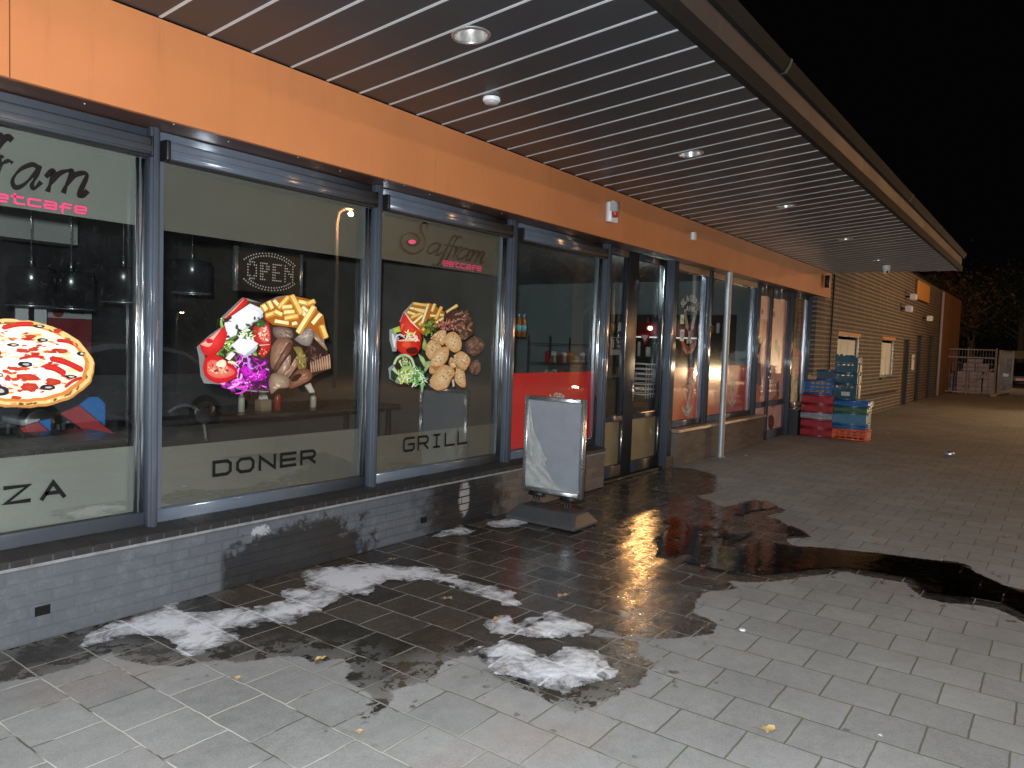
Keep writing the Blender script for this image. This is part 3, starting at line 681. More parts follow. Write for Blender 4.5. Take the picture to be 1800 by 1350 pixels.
# DONER / GRILL / PIZZA
q0 = on_y(373, 838, YF); q1 = on_y(557, 794, YF)
def wide_xz(t, txt, x0, x1, z0, z1, m, w, gap=.45, name='lettering'):
    mb = MB(); wide_text(mb, txt, x0, x1, z0, z1, YF - .0008, gap, w); return mb.build(name, m, t, recalc=False)
z0_, z1_ = on_y(375, 836, YF)[2], on_y(375, 813, YF)[2]
wide_xz(win2, 'DONER', on_y(376, 825, YF)[0], on_y(553, 805, YF)[0], z0_, z1_, M_ink, .021)
wide_xz(win3, 'GRILL', on_y(710, 782, YF)[0], on_y(820, 772, YF)[0], on_y(712, 793, YF)[2], on_y(712, 771, YF)[2], M_ink, .019)
xz, xa = on_y(10, 870, YF)[0], on_y(112, 870, YF)[0]; cw = on_y(50, 870, YF)[0] - xz; st = (xa - cw) - xz
wide_xz(win1, 'PIZZA', xz - 3 * st, xa, on_y(10, 885, YF)[2], on_y(10, 858, YF)[2], M_ink, .021, gap=(st - cw) / cw)
# logo on window 3
sg = Sticker(YF, 690, 380, 10.588)
INK = (16, 11, 9)
sp = smooth_path([(640, 270), (662, 190), (630, 135), (575, 130), (535, 190), (545, 290), (590, 400), (605, 500), (575, 600), (500, 670), (400, 700), (300, 680), (200, 600), (155, 490), (185, 390), (270, 320), (370, 315), (460, 360), (500, 440), (470, 510), (400, 545), (310, 530), (260, 485), (290, 460)])
n_ = len(sp); sg.stroke(sp, [8 + 26 * abs(math.sin(math.pi * (i / n_) * 3.1)) for i in range(n_)], INK)
sg.blob(365, 478, 70, 42, (255, 82, 135), n=18, jag=.03)
def script(sg, ox, oy, s, dk, wd):
    """italic letters  a f f r a m  drawn as pen strokes, slope handled by the caller"""
    T = lambda pts: [(ox + (a + .36 * b) * s, oy + (a * s) * dk - b * s) for a, b in pts]
    def pen(pts, w=1.0): q_ = smooth_path(T(pts), 5); m_ = len(q_); sg.stroke(q_, [wd * w * (.55 + .6 * abs(math.sin(2.2 * math.pi * i / m_ + .6))) for i in range(m_)], INK)
    def a_(x): pen([(x + .85, .8), (x + .55, 1.0), (x + .15, .75), (x, .3), (x + .15, .02), (x + .45, .12), (x + .78, .6), (x + .85, .95)]); pen([(x + .88, 1.0), (x + .8, .4), (x + .82, .05), (x + 1.0, .05), (x + 1.2, .3)], 1.2)
    def f_(x): pen([(x + .9, 1.75), (x + .62, 1.85), (x + .45, 1.4), (x + .35, .5), (x + .22, -.5), (x - .05, -.9), (x - .3, -.75)], 1.2); pen([(x + .05, .95), (x + .8, 1.0)], .7)
    def r_(x): pen([(x, .8), (x + .18, 1.0), (x + .2, .6), (x + .15, 0)], 1.2); pen([(x + .17, .45), (x + .4, .95), (x + .66, 1.0)], 1.1)
    def m_(x):
        pen([(x, .8), (x + .18, 1.0), (x + .2, .6), (x + .15, 0)], 1.2)
        pen([(x + .17, .4), (x + .45, .95), (x + .66, .9), (x + .62, .4), (x + .58, 0)], 1.2)
        pen([(x + .6, .4), (x + .88, .95), (x + 1.08, .9), (x + 1.02, .3), (x + 1.1, .02), (x + 1.3, .2)], 1.2)
    return a_, f_, r_, m_
a_, f_, r_, m_ = script(sg, 640, 690, 215, .19, 26)
a_(0); f_(1.1); f_(1.5); r_(2.1); a_(2.55); m_(3.55)
sg.build('script_logo', win3)
wide_xz(win3, 'eetcafe', on_y(779, 463, YF)[0], on_y(846, 474, YF)[0], on_y(779, 466, YF)[2], on_y(779, 460, YF)[2] + .008, M_pink, .010, .34, 'pink_lettering')
# the same logo, larger, on window 1 (cut by the picture edge)
sg = Sticker(YF, 0, 150, 3.375)
W_ = [26, 34, 30]
def pw(pts, w=30, t0=.5): q_ = smooth_path(pts, 6); n = len(q_); sg.stroke(q_, [w * (t0 + (1 - t0) * abs(math.sin(2.4 * math.pi * i / n + .5))) for i in range(n)], (22, 18, 20))
pw([(-60, 470), (-20, 440), (-5, 455), (-30, 560)], 34); pw([(-20, 530), (10, 470), (50, 448), (75, 462)], 26)
pw([(230, 490), (190, 470), (120, 500), (75, 560), (90, 605), (140, 590), (200, 530), (240, 480)], 30); pw([(238, 475), (215, 540), (190, 590), (205, 612), (245, 572)], 30)
pw([(270, 545), (310, 505), (322, 520), (300, 580), (282, 632)], 34); pw([(300, 580), (350, 525), (410, 505), (425, 520), (395, 590), (375, 640)], 34); pw([(395, 590), (440, 535), (500, 520), (515, 540), (480, 620), (470, 655), (490, 658), (520, 625)], 34)
INK = (22, 18, 20); k2 = .62; tx = lambda q_: (-330 + (q_[0] - 640) * k2, 500 + (q_[1] - 690) * k2)
sg.stroke([tx(q_) for q_ in sp], [6 + 20 * abs(math.sin(math.pi * (i / n_) * 3.1)) for i in range(n_)], INK); sg.blob(*tx((365, 478)), 44, 27, (255, 82, 135), n=18, jag=.03)
a_, f_, r_, m_ = script(sg, -330, 500, 133, .19, 30)
a_(0); f_(1.1); f_(1.5)
sg.build('script_logo', win1)
x0e, x1e = on_y(-40, 346, YF)[0], on_y(151, 368, YF)[0]
wide_xz(win1, 'eetcafe', x0e, x1e, on_y(120, 371, YF)[2], on_y(120, 360, YF)[2], M_pink, .0095, .40, 'pink_lettering')

# butcher logo: curved name, crossed cleavers, ribbon banner
def butcher_logo(t, cx_, cz, s, red_banner, y=4.3097, xs_=1.2, hid=0):
    mb = MB(); Rr = .50 * s
    def arc(u, v, uc):
        th_ = uc / (Rr * 1.15); r = Rr + v; du = u - uc
        return (cx_ + (r * math.sin(th_) + du * math.cos(th_)) * xs_, y, cz + .16 * s + (r * math.cos(th_) - du * math.sin(th_) - Rr) + .36 * s)
    put_text(mb, 'SLAGERIJ', .22 * s, arc, .06, .055)
    put_text(mb, 'AMMI', .17 * s, lambda u, v, uc: (cx_ + u * xs_, y, cz + .27 * s + v), .05, .06)
    for d in (-1, 1):
        bl = [(-.34, .30), (-.26, .30), (-.05, -.14), (-.10, -.20), (-.15, -.17), (-.19, -.17)]
        mb.add([(cx_ + d * a * s * xs_, y - .0002 * (d + 2), cz + b * s) for a, b in bl], [list(range(6))] if d > 0 else [list(range(6))[::-1]], 0)
        hd = [(-.11, -.16), (-.03, -.22), (.14, -.48), (.10, -.55), (.03, -.53)]
        mb.add([(cx_ + d * a * s * xs_, y - .0002 * (d + 2) - .0001, cz + b * s) for a, b in hd], [list(range(5))], 0)
        inner = [(-.29, .24), (-.26, .24), (-.12, -.10), (-.15, -.10)]
        mb.add([(cx_ + d * a * s * xs_, y - .0008, cz + b * s) for a, b in inner], [list(range(4))], 2)
    top, bot = [], []
    for i in range(15):
        th_ = R(-58 + 116 * i / 14); top.append((cx_ + .50 * s * math.sin(th_) * .8 * xs_, y, cz - .14 * s - .46 * s * math.cos(th_))); bot.append((cx_ + .66 * s * math.sin(th_) * .72 * xs_, y, cz - .14 * s - .68 * s * math.cos(th_)))
    mb.add(top + bot, [(i, i + 1, 16 + i, 15 + i) for i in range(14)], 1)
    def barc(u, v, uc):
        th_ = uc / (.56 * s); r = .65 * s - v; du = u - uc
        return (cx_ + (r * math.sin(th_) * .8 + du * math.cos(th_) * .85) * xs_, y - .0004, cz - .14 * s - (r * math.cos(th_)) + du * math.sin(th_))
    put_text(mb, '100% HALAL', .115 * s, barc, .05, .03, 1.0, 3)
    return mb.build('butcher_logo', [M_lett, mat('red_vinyl', (.52, .018, .016), .4, 0, .4, .08) if red_banner else M_lett, M_dark if red_banner else M_orange_red, M_lett if red_banner else M_orange_red], t, recalc=False)
c5 = on_y(1214, 570, YF); butcher_logo(win5, c5[0], c5[2] + .03, .57, True)
c5 = on_y(1210, 697, YF); butcher_logo(win5, c5[0], c5[2] + .02, .37, False)
c6 = on_y(1289, 690, YF); butcher_logo(win6, c6[0], c6[2] + .02, .32, False)
c4 = on_y(977, 730, YF); butcher_logo(win4, c4[0], c4[2] - .06, .44, False)
# ================================================================ FOOD STICKERS
def fry(s, a, b, w=58, tone=0, rnd=None):
    """one chip: dark gold edge, pale middle, lit side"""
    dx, dy = b[0] - a[0], b[1] - a[1]; L = math.hypot(dx, dy); ux, uy = dx / L, dy / L; nx_, ny_ = -uy, ux; h = w / 2
    T = lambda u, v: (a[0] + ux * u + nx_ * v, a[1] + uy * u + ny_ * v)
    d = [(200, 146, 66), (204, 138, 56), (176, 112, 44)][tone % 3]; l = [(246, 226, 150), (238, 204, 112), (250, 234, 176)][tone % 3]
    k_ = h * .35
    s.poly([T(k_, -h), T(L - k_, -h), T(L, -h + k_), T(L, h - k_), T(L - k_, h), T(k_, h), T(0, h - k_), T(0, -h + k_)], d)
    s.poly([T(k_, -h * .85), T(L - k_, -h * .85), T(L - k_ * .4, h * .35), T(k_ * .5, h * .35)], l, tuple(min(255, c + 8) for c in l))
    s.poly([T(k_, -h * .1), T(L * .55, -h * .25), T(L * .5, h * .2), T(k_, h * .25)], tuple(min(255, c + 14) for c in l))
def ribbons(s, cx_, cy, rx, ry, n, cols, w=(8, 20), ln=(40, 110), seed=1, inside=None):
    r = random.Random(seed)
    for i in range(n):
        a = r.random() * 6.28; q_ = math.sqrt(r.random()); x = cx_ + rx * q_ * math.cos(a); y = cy + ry * q_ * math.sin(a)
        t = r.random() * 6.28; L = r.uniform(*ln); bend = r.uniform(-1.2, 1.2); pts = []
        for j in range(6): pts.append((x, y)); x += math.cos(t) * L / 5; y += math.sin(t) * L / 5; t += bend / 5
        ww = r.uniform(*w); c = r.choice(cols); s.stroke(pts, [ww * .4, ww, ww * 1.1, ww, ww * .8, ww * .3], c, tuple(min(255, int(v * 1.25 + 12)) for v in c))
def specks(s, cx_, cy, rx, ry, n, cols, r0=(4, 14), seed=1, asp=.6):
    r = random.Random(seed)
    for i in range(n):
        a = r.random() * 6.28; q_ = math.sqrt(r.random()); k_ = r.uniform(*r0)
        s.blob(cx_ + rx * q_ * math.cos(a), cy + ry * q_ * math.sin(a), k_, k_ * asp, r.choice(cols), rot=r.random() * 3.1, n=8, jag=.35, seed=r.random())

# ---- doner plate
d = Sticker(YF, 330, 505, 6.667)
d.poly([(390, 355), (640, 120), (700, 130), (880, 190), (1050, 110), (1200, 90), (1450, 160), (1520, 300), (1560, 400), (1580, 520), (1600, 610), (1600, 830), (1560, 930), (1460, 1010), (1390, 1060), (1200, 1180), (960, 1230), (820, 1230), (690, 1215), (560, 1190), (400, 1140), (190, 1125), (150, 1040), (130, 820), (105, 700), (250, 565), (440, 430)], (128, 126, 126))
d.poly([(420, 365), (640, 150), (900, 190), (1200, 110), (1440, 180), (1520, 340), (1570, 600), (1580, 800), (1540, 920), (1390, 1040), (1200, 1170), (960, 1220), (700, 1200), (420, 1120), (280, 1090), (210, 850), (170, 700), (440, 460)], (66, 48, 40))
ribbons(d, 600, 600, 230, 250, 60, [(70, 104, 48), (120, 150, 70), (180, 200, 130), (40, 66, 34), (225, 232, 200)], (10, 30), (50, 130), 3)
ribbons(d, 760, 1000, 260, 200, 120, [(150, 20, 140), (110, 12, 100), (196, 40, 184), (80, 20, 84), (214, 120, 214), (60, 12, 60)], (8, 26), (50, 160), 5)
ribbons(d, 560, 1130, 190, 60, 30, [(190, 60, 180), (220, 130, 214), (140, 30, 130)], (14, 34), (60, 120), 6)
d.poly(smooth_path([(610, 960), (680, 920), (780, 1000), (900, 960), (915, 1030), (850, 1090), (760, 1100), (680, 1060), (610, 960)], 4)[:-1], (188, 16, 180), (232, 60, 226))
d.stroke(smooth_path([(720, 830), (715, 900), (740, 950), (775, 945)], 5), [14, 40, 42, 30, 34, 40, 44, 46, 40, 36, 34, 30, 26, 22, 16, 10], (150, 96, 196), (206, 160, 236))
ribbons(d, 800, 1060, 130, 120, 30, [(120, 10, 112), (240, 110, 230), (90, 10, 84)], (6, 14), (40, 100), 15)
def tomato(pts, flesh=None, rim=(196, 24, 30), mid=(224, 50, 46)):
    d.poly(smooth_path(pts + [pts[0]], 4)[:-1], rim, mid)
    if flesh: d.poly(smooth_path(flesh + [flesh[0]], 4)[:-1], (214, 92, 84), (236, 150, 130))
tomato([(425, 360), (540, 250), (650, 130), (700, 150), (690, 200), (600, 270), (480, 355)], None, (186, 20, 24), (226, 44, 40)); d.stroke([(430, 365), (540, 262), (660, 140)], [6, 14, 6], (240, 170, 150))
tomato([(140, 670), (260, 580), (400, 480), (450, 445), (465, 520), (440, 640), (370, 750), (260, 800), (205, 795), (160, 740)], None, (196, 26, 34), (226, 60, 58))
d.poly(smooth_path([(150, 670), (260, 590), (390, 490), (300, 620), (290, 660), (240, 700), (150, 670)], 4)[:-1], (236, 150, 136), (248, 196, 176)); d.blob(255, 630, 40, 30, (196, 36, 40), n=10)
tomato([(200, 830), (300, 780), (360, 800), (480, 880), (570, 960), (580, 1030), (500, 1090), (380, 1125), (280, 1100), (200, 1030), (180, 930)], [(230, 880), (300, 850), (420, 900), (540, 970), (540, 1020), (440, 1060), (320, 1060), (230, 1000)])
specks(d, 350, 960, 120, 60, 46, [(190, 60, 50), (160, 36, 34), (246, 190, 160), (240, 214, 150)], (8, 26), 8, .4); d.blob(390, 890, 60, 40, (246, 226, 196), n=10, jag=.25)
tomato([(770, 480), (830, 400), (930, 365), (960, 470), (975, 600), (960, 740), (880, 820), (840, 780), (850, 700), (775, 620)], [(830, 490), (900, 430), (950, 500), (955, 620), (880, 640), (840, 570)], (176, 30, 34), (206, 62, 58))
specks(d, 895, 550, 70, 80, 34, [(246, 214, 190), (252, 232, 210), (190, 60, 50)], (8, 22), 9, .45); d.stroke([(840, 680), (960, 670)], [10, 6], (246, 214, 200)); specks(d, 890, 760, 50, 40, 10, [(220, 60, 50), (150, 20, 24), (240, 150, 120)], (8, 22), 19)
for P_, sh in (([(430, 420), (520, 360), (600, 420), (570, 560), (500, 590), (450, 510)], 0), ([(510, 340), (730, 190), (905, 265), (880, 310), (640, 505), (590, 480)], 1), ([(510, 680), (610, 590), (690, 580), (830, 660), (790, 700), (660, 800), (600, 770)], 1), ([(590, 580), (650, 520), (690, 570), (620, 610)], 0), ([(440, 830), (510, 750), (560, 780), (490, 860)], 0)):
    d.poly(P_, (226, 228, 232), (255, 255, 255))
d.poly([(640, 505), (880, 310), (885, 345), (650, 520)], (190, 194, 205)); d.poly([(660, 800), (790, 700), (800, 735), (670, 830)], (176, 182, 200)); d.blob(575, 465, 16, 30, (60, 70, 60)); d.stroke([(455, 410), (480, 390), (510, 405)], [8, 16, 8], (90, 60, 50))
d.stroke(smooth_path([(470, 875), (540, 885), (600, 930)], 4), [14, 26, 34, 36, 34, 26, 20, 12, 6], (196, 200, 120), (240, 240, 196))
ribbons(d, 830, 420, 110, 60, 22, [(36, 70, 36), (70, 110, 50), (24, 44, 28)], (10, 24), (40, 90), 11); ribbons(d, 700, 550, 70, 60, 18, [(60, 100, 46), (170, 190, 120), (220, 225, 190)], (10, 22), (40, 80), 12); ribbons(d, 430, 760, 60, 70, 16, [(60, 110, 46), (130, 160, 70)], (10, 22), (40, 80), 13)
# meat
d.poly([(1000, 470), (1200, 480), (1240, 640), (1480, 600), (1640, 760), (1660, 960), (1540, 1010), (1450, 1060), (1200, 1190), (950, 1240), (960, 1060), (950, 940), (980, 700)], (52, 34, 28))
def slab(P_, a, b, n=16, seed=1, dirn=(1, .3)):
    d.poly(smooth_path(P_ + [P_[0]], 4)[:-1], a, b); r = random.Random(seed); P_ = np.array(P_); c = P_.mean(0); e = (P_ - c)
    for i in range(n):
        w1 = r.random(); j = r.randrange(len(P_)); q_ = c + e[j] * r.uniform(.1, .7); L = r.uniform(30, 90); k_ = r.uniform(.65, 1.3)
        d.stroke([(q_[0] - dirn[0] * L / 2, q_[1] - dirn[1] * L / 2), (q_[0] + r.uniform(-8, 8), q_[1] + r.uniform(-8, 8)), (q_[0] + dirn[0] * L / 2, q_[1] + dirn[1] * L / 2)], [2, r.uniform(8, 20), 2], tuple(min(255, int(v * k_)) for v in b))
slab([(1000, 470), (1110, 460), (1220, 500), (1230, 590), (1130, 600), (1050, 600), (1000, 540)], (92, 76, 70), (140, 122, 110), 22, 2, (.9, .4))
slab([(980, 700), (1060, 600), (1200, 610), (1220, 680), (1130, 780), (1050, 900), (990, 960), (965, 850)], (110, 76, 60), (166, 128, 106), 26, 3, (-.5, .85))
slab([(1000, 960), (1120, 740), (1200, 640), (1215, 720), (1110, 880), (1030, 990)], (74, 48, 38), (132, 96, 78), 16, 4, (-.55, .85))
slab([(1040, 1000), (1120, 880), (1190, 790), (1210, 830), (1190, 940), (1110, 1030)], (120, 92, 78), (184, 154, 138), 18, 5, (-.5, .85))
slab([(1110, 1040), (1200, 920), (1280, 800), (1320, 860), (1260, 960), (1180, 1060)], (104, 76, 58), (164, 130, 106), 18, 6, (-.55, .85))
slab([(1230, 700), (1330, 710), (1390, 880), (1370, 960), (1290, 950), (1300, 830)], (110, 92, 48), (158, 140, 84), 26, 7, (.2, 1)); specks(d, 1330, 840, 50, 120, 36, [(130, 120, 50), (176, 160, 90), (84, 70, 36)], (6, 16), 17)
slab([(950, 1150), (980, 1020), (1090, 1010), (1190, 1070), (1180, 1170), (1060, 1190), (980, 1250)], (116, 92, 74), (176, 154, 132), 24, 8, (.8, .2))
slab([(1200, 1070), (1300, 960), (1430, 970), (1460, 1050), (1400, 1110), (1270, 1170), (1190, 1180)], (98, 62, 46), (156, 112, 86), 24, 9, (.8, -.35)); d.blob(1270, 1060, 70, 34, (52, 30, 26), rot=-.6)
d.poly([(1380, 660), (1500, 640), (1620, 770), (1580, 900), (1450, 940), (1390, 880)], (34, 22, 22), (56, 36, 34)); ribbons(d, 1470, 790, 90, 100, 26, [(80, 54, 48), (24, 16, 16), (110, 80, 72)], (5, 14), (40, 110), 21)
for i in range(9): x = 1440 + i * 27; d.stroke([(x, 880 - i * 12), (x + 8, 940 - i * 6), (x + 14, 1000 - i * 6)], [16, 26, 16], random.choice([(150, 108, 84), (120, 84, 64), (176, 138, 112)]), (190, 156, 130))
slab([(1480, 520), (1530, 560), (1600, 650), (1640, 740), (1600, 720), (1520, 640), (1480, 590)], (120, 96, 74), (176, 150, 124), 12, 10, (.7, .7))
slab([(1250, 610), (1290, 570), (1400, 470), (1460, 470), (1475, 560), (1430, 680), (1330, 670)], (112, 104, 96), (168, 158, 146), 20, 11, (.85, -.3)); d.poly([(1370, 1150), (1440, 1120), (1490, 1230), (1430, 1240)], (150, 142, 136), (180, 172, 166))
# chips
d.poly([(900, 240), (1000, 140), (1200, 90), (1460, 150), (1510, 260), (1590, 330), (1640, 600), (1580, 610), (1440, 480), (1300, 480), (1000, 440), (900, 360)], (170, 96, 30))
for i, f_ in enumerate([((940, 160), (990, 260)), ((1060, 250), (1190, 110)), ((1000, 150), (1060, 220)), ((1290, 170), (1420, 200)), ((1400, 200), (1495, 160)), ((1330, 230), (1420, 300)), ((1100, 240), (1230, 230)), ((910, 340), (1060, 290)), ((1010, 400), (1190, 430)), ((1120, 300), (1260, 290)), ((1130, 370), (1300, 340)), ((1215, 440), (1290, 420)), ((1010, 280), (1110, 330)), ((1560, 440), (1620, 600)), ((1310, 270), (1390, 350)), ((870, 200), (920, 280)), ((1210, 90), (1330, 320)), ((1460, 440), (1570, 310)), ((1290, 540), (1490, 220))]):
    fry(d, f_[0], f_[1], 64 if i < 13 else 76, i)
d.build('food_sticker', win2)

# ---- grill plate
g = Sticker(YF, 670, 515, 7.5)
for P_ in ([(110, 480), (160, 470), (240, 600), (200, 770), (150, 770), (110, 620)], [(95, 990), (160, 940), (250, 800), (300, 830), (230, 1200), (110, 1130)], [(240, 380), (290, 255), (420, 120), (480, 150), (300, 400)], [(620, 1200), (700, 1180), (860, 1270), (760, 1290), (660, 1250)]): g.poly(P_, (150, 156, 156))
g.poly([(330, 240), (420, 140), (640, 130), (840, 250), (840, 420), (720, 460), (560, 560), (420, 440)], (176, 104, 30))
for i, f_ in enumerate([((420, 140), (610, 170)), ((370, 200), (590, 240)), ((340, 250), (560, 330)), ((390, 330), (560, 260)), ((420, 410), (560, 290)), ((430, 210), (600, 270)), ((500, 430), (590, 330)), ((640, 300), (740, 310)), ((670, 250), (710, 140)), ((720, 350), (800, 180)), ((720, 400), (830, 330)), ((770, 290), (830, 300)), ((540, 500), (580, 460)), ((540, 410), (630, 140)), ((860, 260), (1010, 160)), ((860, 290), (940, 270))]):
    fry(g, f_[0], f_[1], 46, i + 1)
r_ = (206, 24, 24)
g.poly(smooth_path([(250, 400), (300, 260), (340, 300), (470, 460), (520, 540), (520, 620), (400, 600), (260, 520), (250, 400)], 4)[:-1], r_, (236, 70, 50)); g.stroke([(310, 262), (400, 380), (500, 480)], [6, 26, 8], (250, 220, 190)); g.stroke([(270, 480), (280, 420), (310, 410)], [8, 22, 8], (240, 120, 100))
g.poly(smooth_path([(205, 640), (290, 600), (420, 610), (520, 630), (510, 740), (440, 820), (300, 810), (215, 740), (205, 640)], 4)[:-1], (196, 22, 22), (232, 60, 44)); g.blob(410, 760, 80, 50, (90, 16, 20), n=12); g.stroke([(230, 630), (360, 620), (510, 630)], [10, 34, 10], (250, 200, 170)); g.blob(330, 680, 60, 40, (236, 90, 50), n=10)
ribbons(g, 370, 560, 60, 40, 24, [(210, 214, 120), (240, 240, 190), (160, 180, 80)], (8, 20), (30, 80), 31); specks(g, 440, 590, 60, 30, 10, [(250, 236, 220), (246, 220, 190)], (14, 30), 32)
g.poly([(150, 470), (240, 435), (260, 510), (170, 530)], (150, 190, 60), (190, 220, 100)); g.stroke(smooth_path([(190, 640), (200, 570), (260, 550), (310, 590)], 5), 24, (190, 170, 196), (232, 222, 236)); g.stroke([(150, 540), (170, 640), (180, 720)], [20, 40, 20], (225, 232, 220))
ribbons(g, 650, 450, 70, 100, 70, [(40, 70, 30), (70, 110, 44), (110, 150, 66), (24, 40, 22)], (8, 22), (30, 70), 33); g.poly(smooth_path([(540, 560), (560, 600), (540, 720), (590, 760), (600, 660), (540, 560)], 4)[:-1], (150, 170, 70), (196, 206, 120))
# salad
g.blob(300, 930, 140, 110, (24, 36, 22), n=18); g.stroke(smooth_path([(170, 940), (220, 850), (320, 820), (400, 870), (440, 980)], 6), 34, (150, 180, 130), (216, 230, 200)); ribbons(g, 310, 910, 90, 60, 34, [(60, 90, 40), (130, 160, 90), (200, 214, 160)], (8, 20), (40, 80), 34)
g.poly([(130, 1030), (160, 970), (220, 1000), (225, 1080), (180, 1170), (130, 1130)], (20, 40, 20), (40, 70, 36)); g.poly([(140, 1010), (170, 970), (225, 1050), (215, 1080)], (190, 210, 180)); g.blob(350, 1050, 105, 90, (150, 186, 110), (214, 228, 180), n=18)
ribbons(g, 340, 1110, 120, 90, 70, [(120, 160, 60), (190, 214, 110), (230, 238, 190), (80, 120, 44)], (8, 24), (40, 90), 35); ribbons(g, 500, 1110, 80, 110, 70, [(90, 150, 80), (150, 200, 130), (60, 110, 60), (200, 226, 180)], (8, 22), (40, 90), 36)
for P_ in ([(490, 800), (560, 850), (600, 930), (570, 980), (510, 880)], [(560, 1040), (600, 900), (650, 890), (630, 980)], [(590, 960), (650, 890), (660, 940), (580, 1050)]): g.poly(P_, (150, 180, 110), (206, 222, 170))
g.stroke([(540, 1200), (540, 1310)], [50, 14], (150, 196, 140))
# meat and nuggets
g.poly(smooth_path([(830, 300), (960, 210), (1060, 240), (1140, 230), (1220, 420), (1230, 520), (1160, 580), (1080, 600), (960, 500), (830, 470), (830, 300)], 4)[:-1], (44, 26, 24), (88, 58, 50))
ribbons(g, 1040, 380, 160, 150, 110, [(110, 76, 64), (60, 36, 32), (150, 116, 102), (36, 22, 20), (90, 60, 52)], (8, 26), (30, 90), 37); ribbons(g, 860, 430, 110, 60, 50, [(110, 50, 40), (70, 30, 28), (160, 110, 96)], (8, 20), (40, 90), 38)
for cx_, cy, rx, ry, ro in ((1235, 700, 120, 130, .5), (1240, 980, 75, 100, .2), (1080, 560, 70, 60, 0)):
    g.blob(cx_, cy, rx, ry, (76, 56, 48), (128, 100, 86), ro, 20, .1); specks(g, cx_, cy, rx * .85, ry * .85, 70, [(96, 72, 60), (150, 120, 104), (60, 42, 36), (116, 86, 74)], (8, 24), int(cx_))
def nug(P_, n=26, seed=0):
    g.poly(smooth_path([(x + 6, y + 14) for x, y in P_ + [P_[0]]], 4)[:-1], (120, 76, 42)); g.poly(smooth_path(P_ + [P_[0]], 5)[:-1], (196, 150, 98), (232, 206, 162)); c = np.mean(P_, 0); e = np.array(P_) - c; r = random.Random(seed)
    for i in range(n):
        q_ = c + e[r.randrange(len(P_))] * r.uniform(.1, .9); k_ = r.uniform(4, 16); g.blob(q_[0], q_[1], k_, k_ * .6, r.choice([(172, 124, 72), (240, 222, 186), (140, 98, 58), (214, 178, 126), (224, 196, 150)]), rot=r.random() * 3, n=7, jag=.3, seed=r.random())
for i, P_ in enumerate(([(650, 600), (700, 540), (780, 490), (850, 500), (850, 570), (820, 680), (760, 660), (700, 620)], [(820, 640), (860, 550), (950, 510), (1020, 560), (1060, 650), (1040, 750), (960, 780), (880, 720)], [(585, 800), (600, 690), (660, 620), (740, 650), (800, 720), (720, 780), (650, 880)],
                        [(980, 1040), (1000, 960), (1080, 1000), (1110, 1120), (1110, 1230), (1040, 1230), (970, 1150)], [(890, 920), (920, 850), (990, 900), (980, 980), (920, 980)], [(960, 820), (1050, 770), (1130, 810), (1175, 880), (1140, 970), (1090, 1020), (1010, 960), (960, 890)],
                        [(660, 880), (720, 770), (820, 710), (890, 730), (880, 850), (830, 930), (720, 1050), (640, 1050), (640, 950)], [(640, 1150), (700, 1060), (820, 950), (940, 990), (970, 1060), (920, 1140), (860, 1250), (740, 1280), (660, 1230)])): nug(P_, 40, i)
g.stroke([(650, 960), (720, 1000), (780, 960)], [10, 60, 10], (176, 116, 62)); g.poly([(930, 1150), (960, 1130), (970, 1230), (945, 1240)], (190, 186, 180))
g.build('food_sticker', win3)

# ---- pizza (its left part runs out of the picture)
z = Sticker(YF, 0, 530, 6.43)
oval = lambda cx_, cy, rx, ry, a0=0, a1=360, n=60: [(cx_ + rx * math.cos(R(a0 + (a1 - a0) * i / n)), cy + ry * math.sin(R(a0 + (a1 - a0) * i / n))) for i in range(n)]
r0 = random.Random(4)
out_ = [(x + r0.uniform(-8, 8), y + (x - 150) * .06 + r0.uniform(-8, 8)) for x, y in oval(150, 700, 920, 500)]
z.poly(out_, (186, 128, 66)); z.poly([(x, y - 14) for x, y in [(150 + (a - 150) * .985, 700 + (b - 700) * .97) for a, b in out_]], (226, 190, 122))
z.poly([(150 + (a - 150) * .93, 690 + (b - 700) * .89) for a, b in out_], (206, 128, 62)); z.poly([(140 + (a - 150) * .89, 680 + (b - 700) * .84) for a, b in out_], (246, 232, 200), (255, 250, 236))
def on_pizza(n, cols, r0_, seed, asp=.3, lim=.84):
    r = random.Random(seed)
    for i in range(n):
        a = r.random() * 6.28; q_ = math.sqrt(r.random()) * lim; x = 140 + 880 * q_ * math.cos(a); y = 690 + 430 * q_ * math.sin(a) + 880 * q_ * math.cos(a) * .06
        k_ = r.uniform(*r0_); z.blob(x, y, k_, k_ * asp, r.choice(cols), rot=r.uniform(-.15, .3), n=12, jag=.35, seed=r.random())
on_pizza(60, [(255, 252, 244), (250, 240, 214), (240, 214, 160)], (50, 130), 2, .3); on_pizza(90, [(222, 150, 76), (206, 120, 60), (236, 190, 120)], (14, 52), 3, .28); on_pizza(64, [(190, 60, 34), (206, 84, 44), (176, 44, 30)], (16, 56), 4, .36); on_pizza(40, [(255, 253, 246)], (30, 90), 5, .25)
for a, b, w_ in (((560, 640), (940, 780), 64), ((210, 650), (500, 630), 30), ((20, 300), (380, 255), 54), ((640, 440), (880, 500), 40), ((730, 970), (930, 860), 34), ((-400, 560), (-60, 600), 50), ((-300, 900), (20, 960), 44), ((500, 730), (740, 820), 70)):
    z.stroke(smooth_path([a, ((a[0] + b[0]) / 2, (a[1] + b[1]) / 2 - 20), b], 5), [w_ * .3] + [w_] * 9 + [w_ * .5], (176, 26, 26), (206, 46, 38))
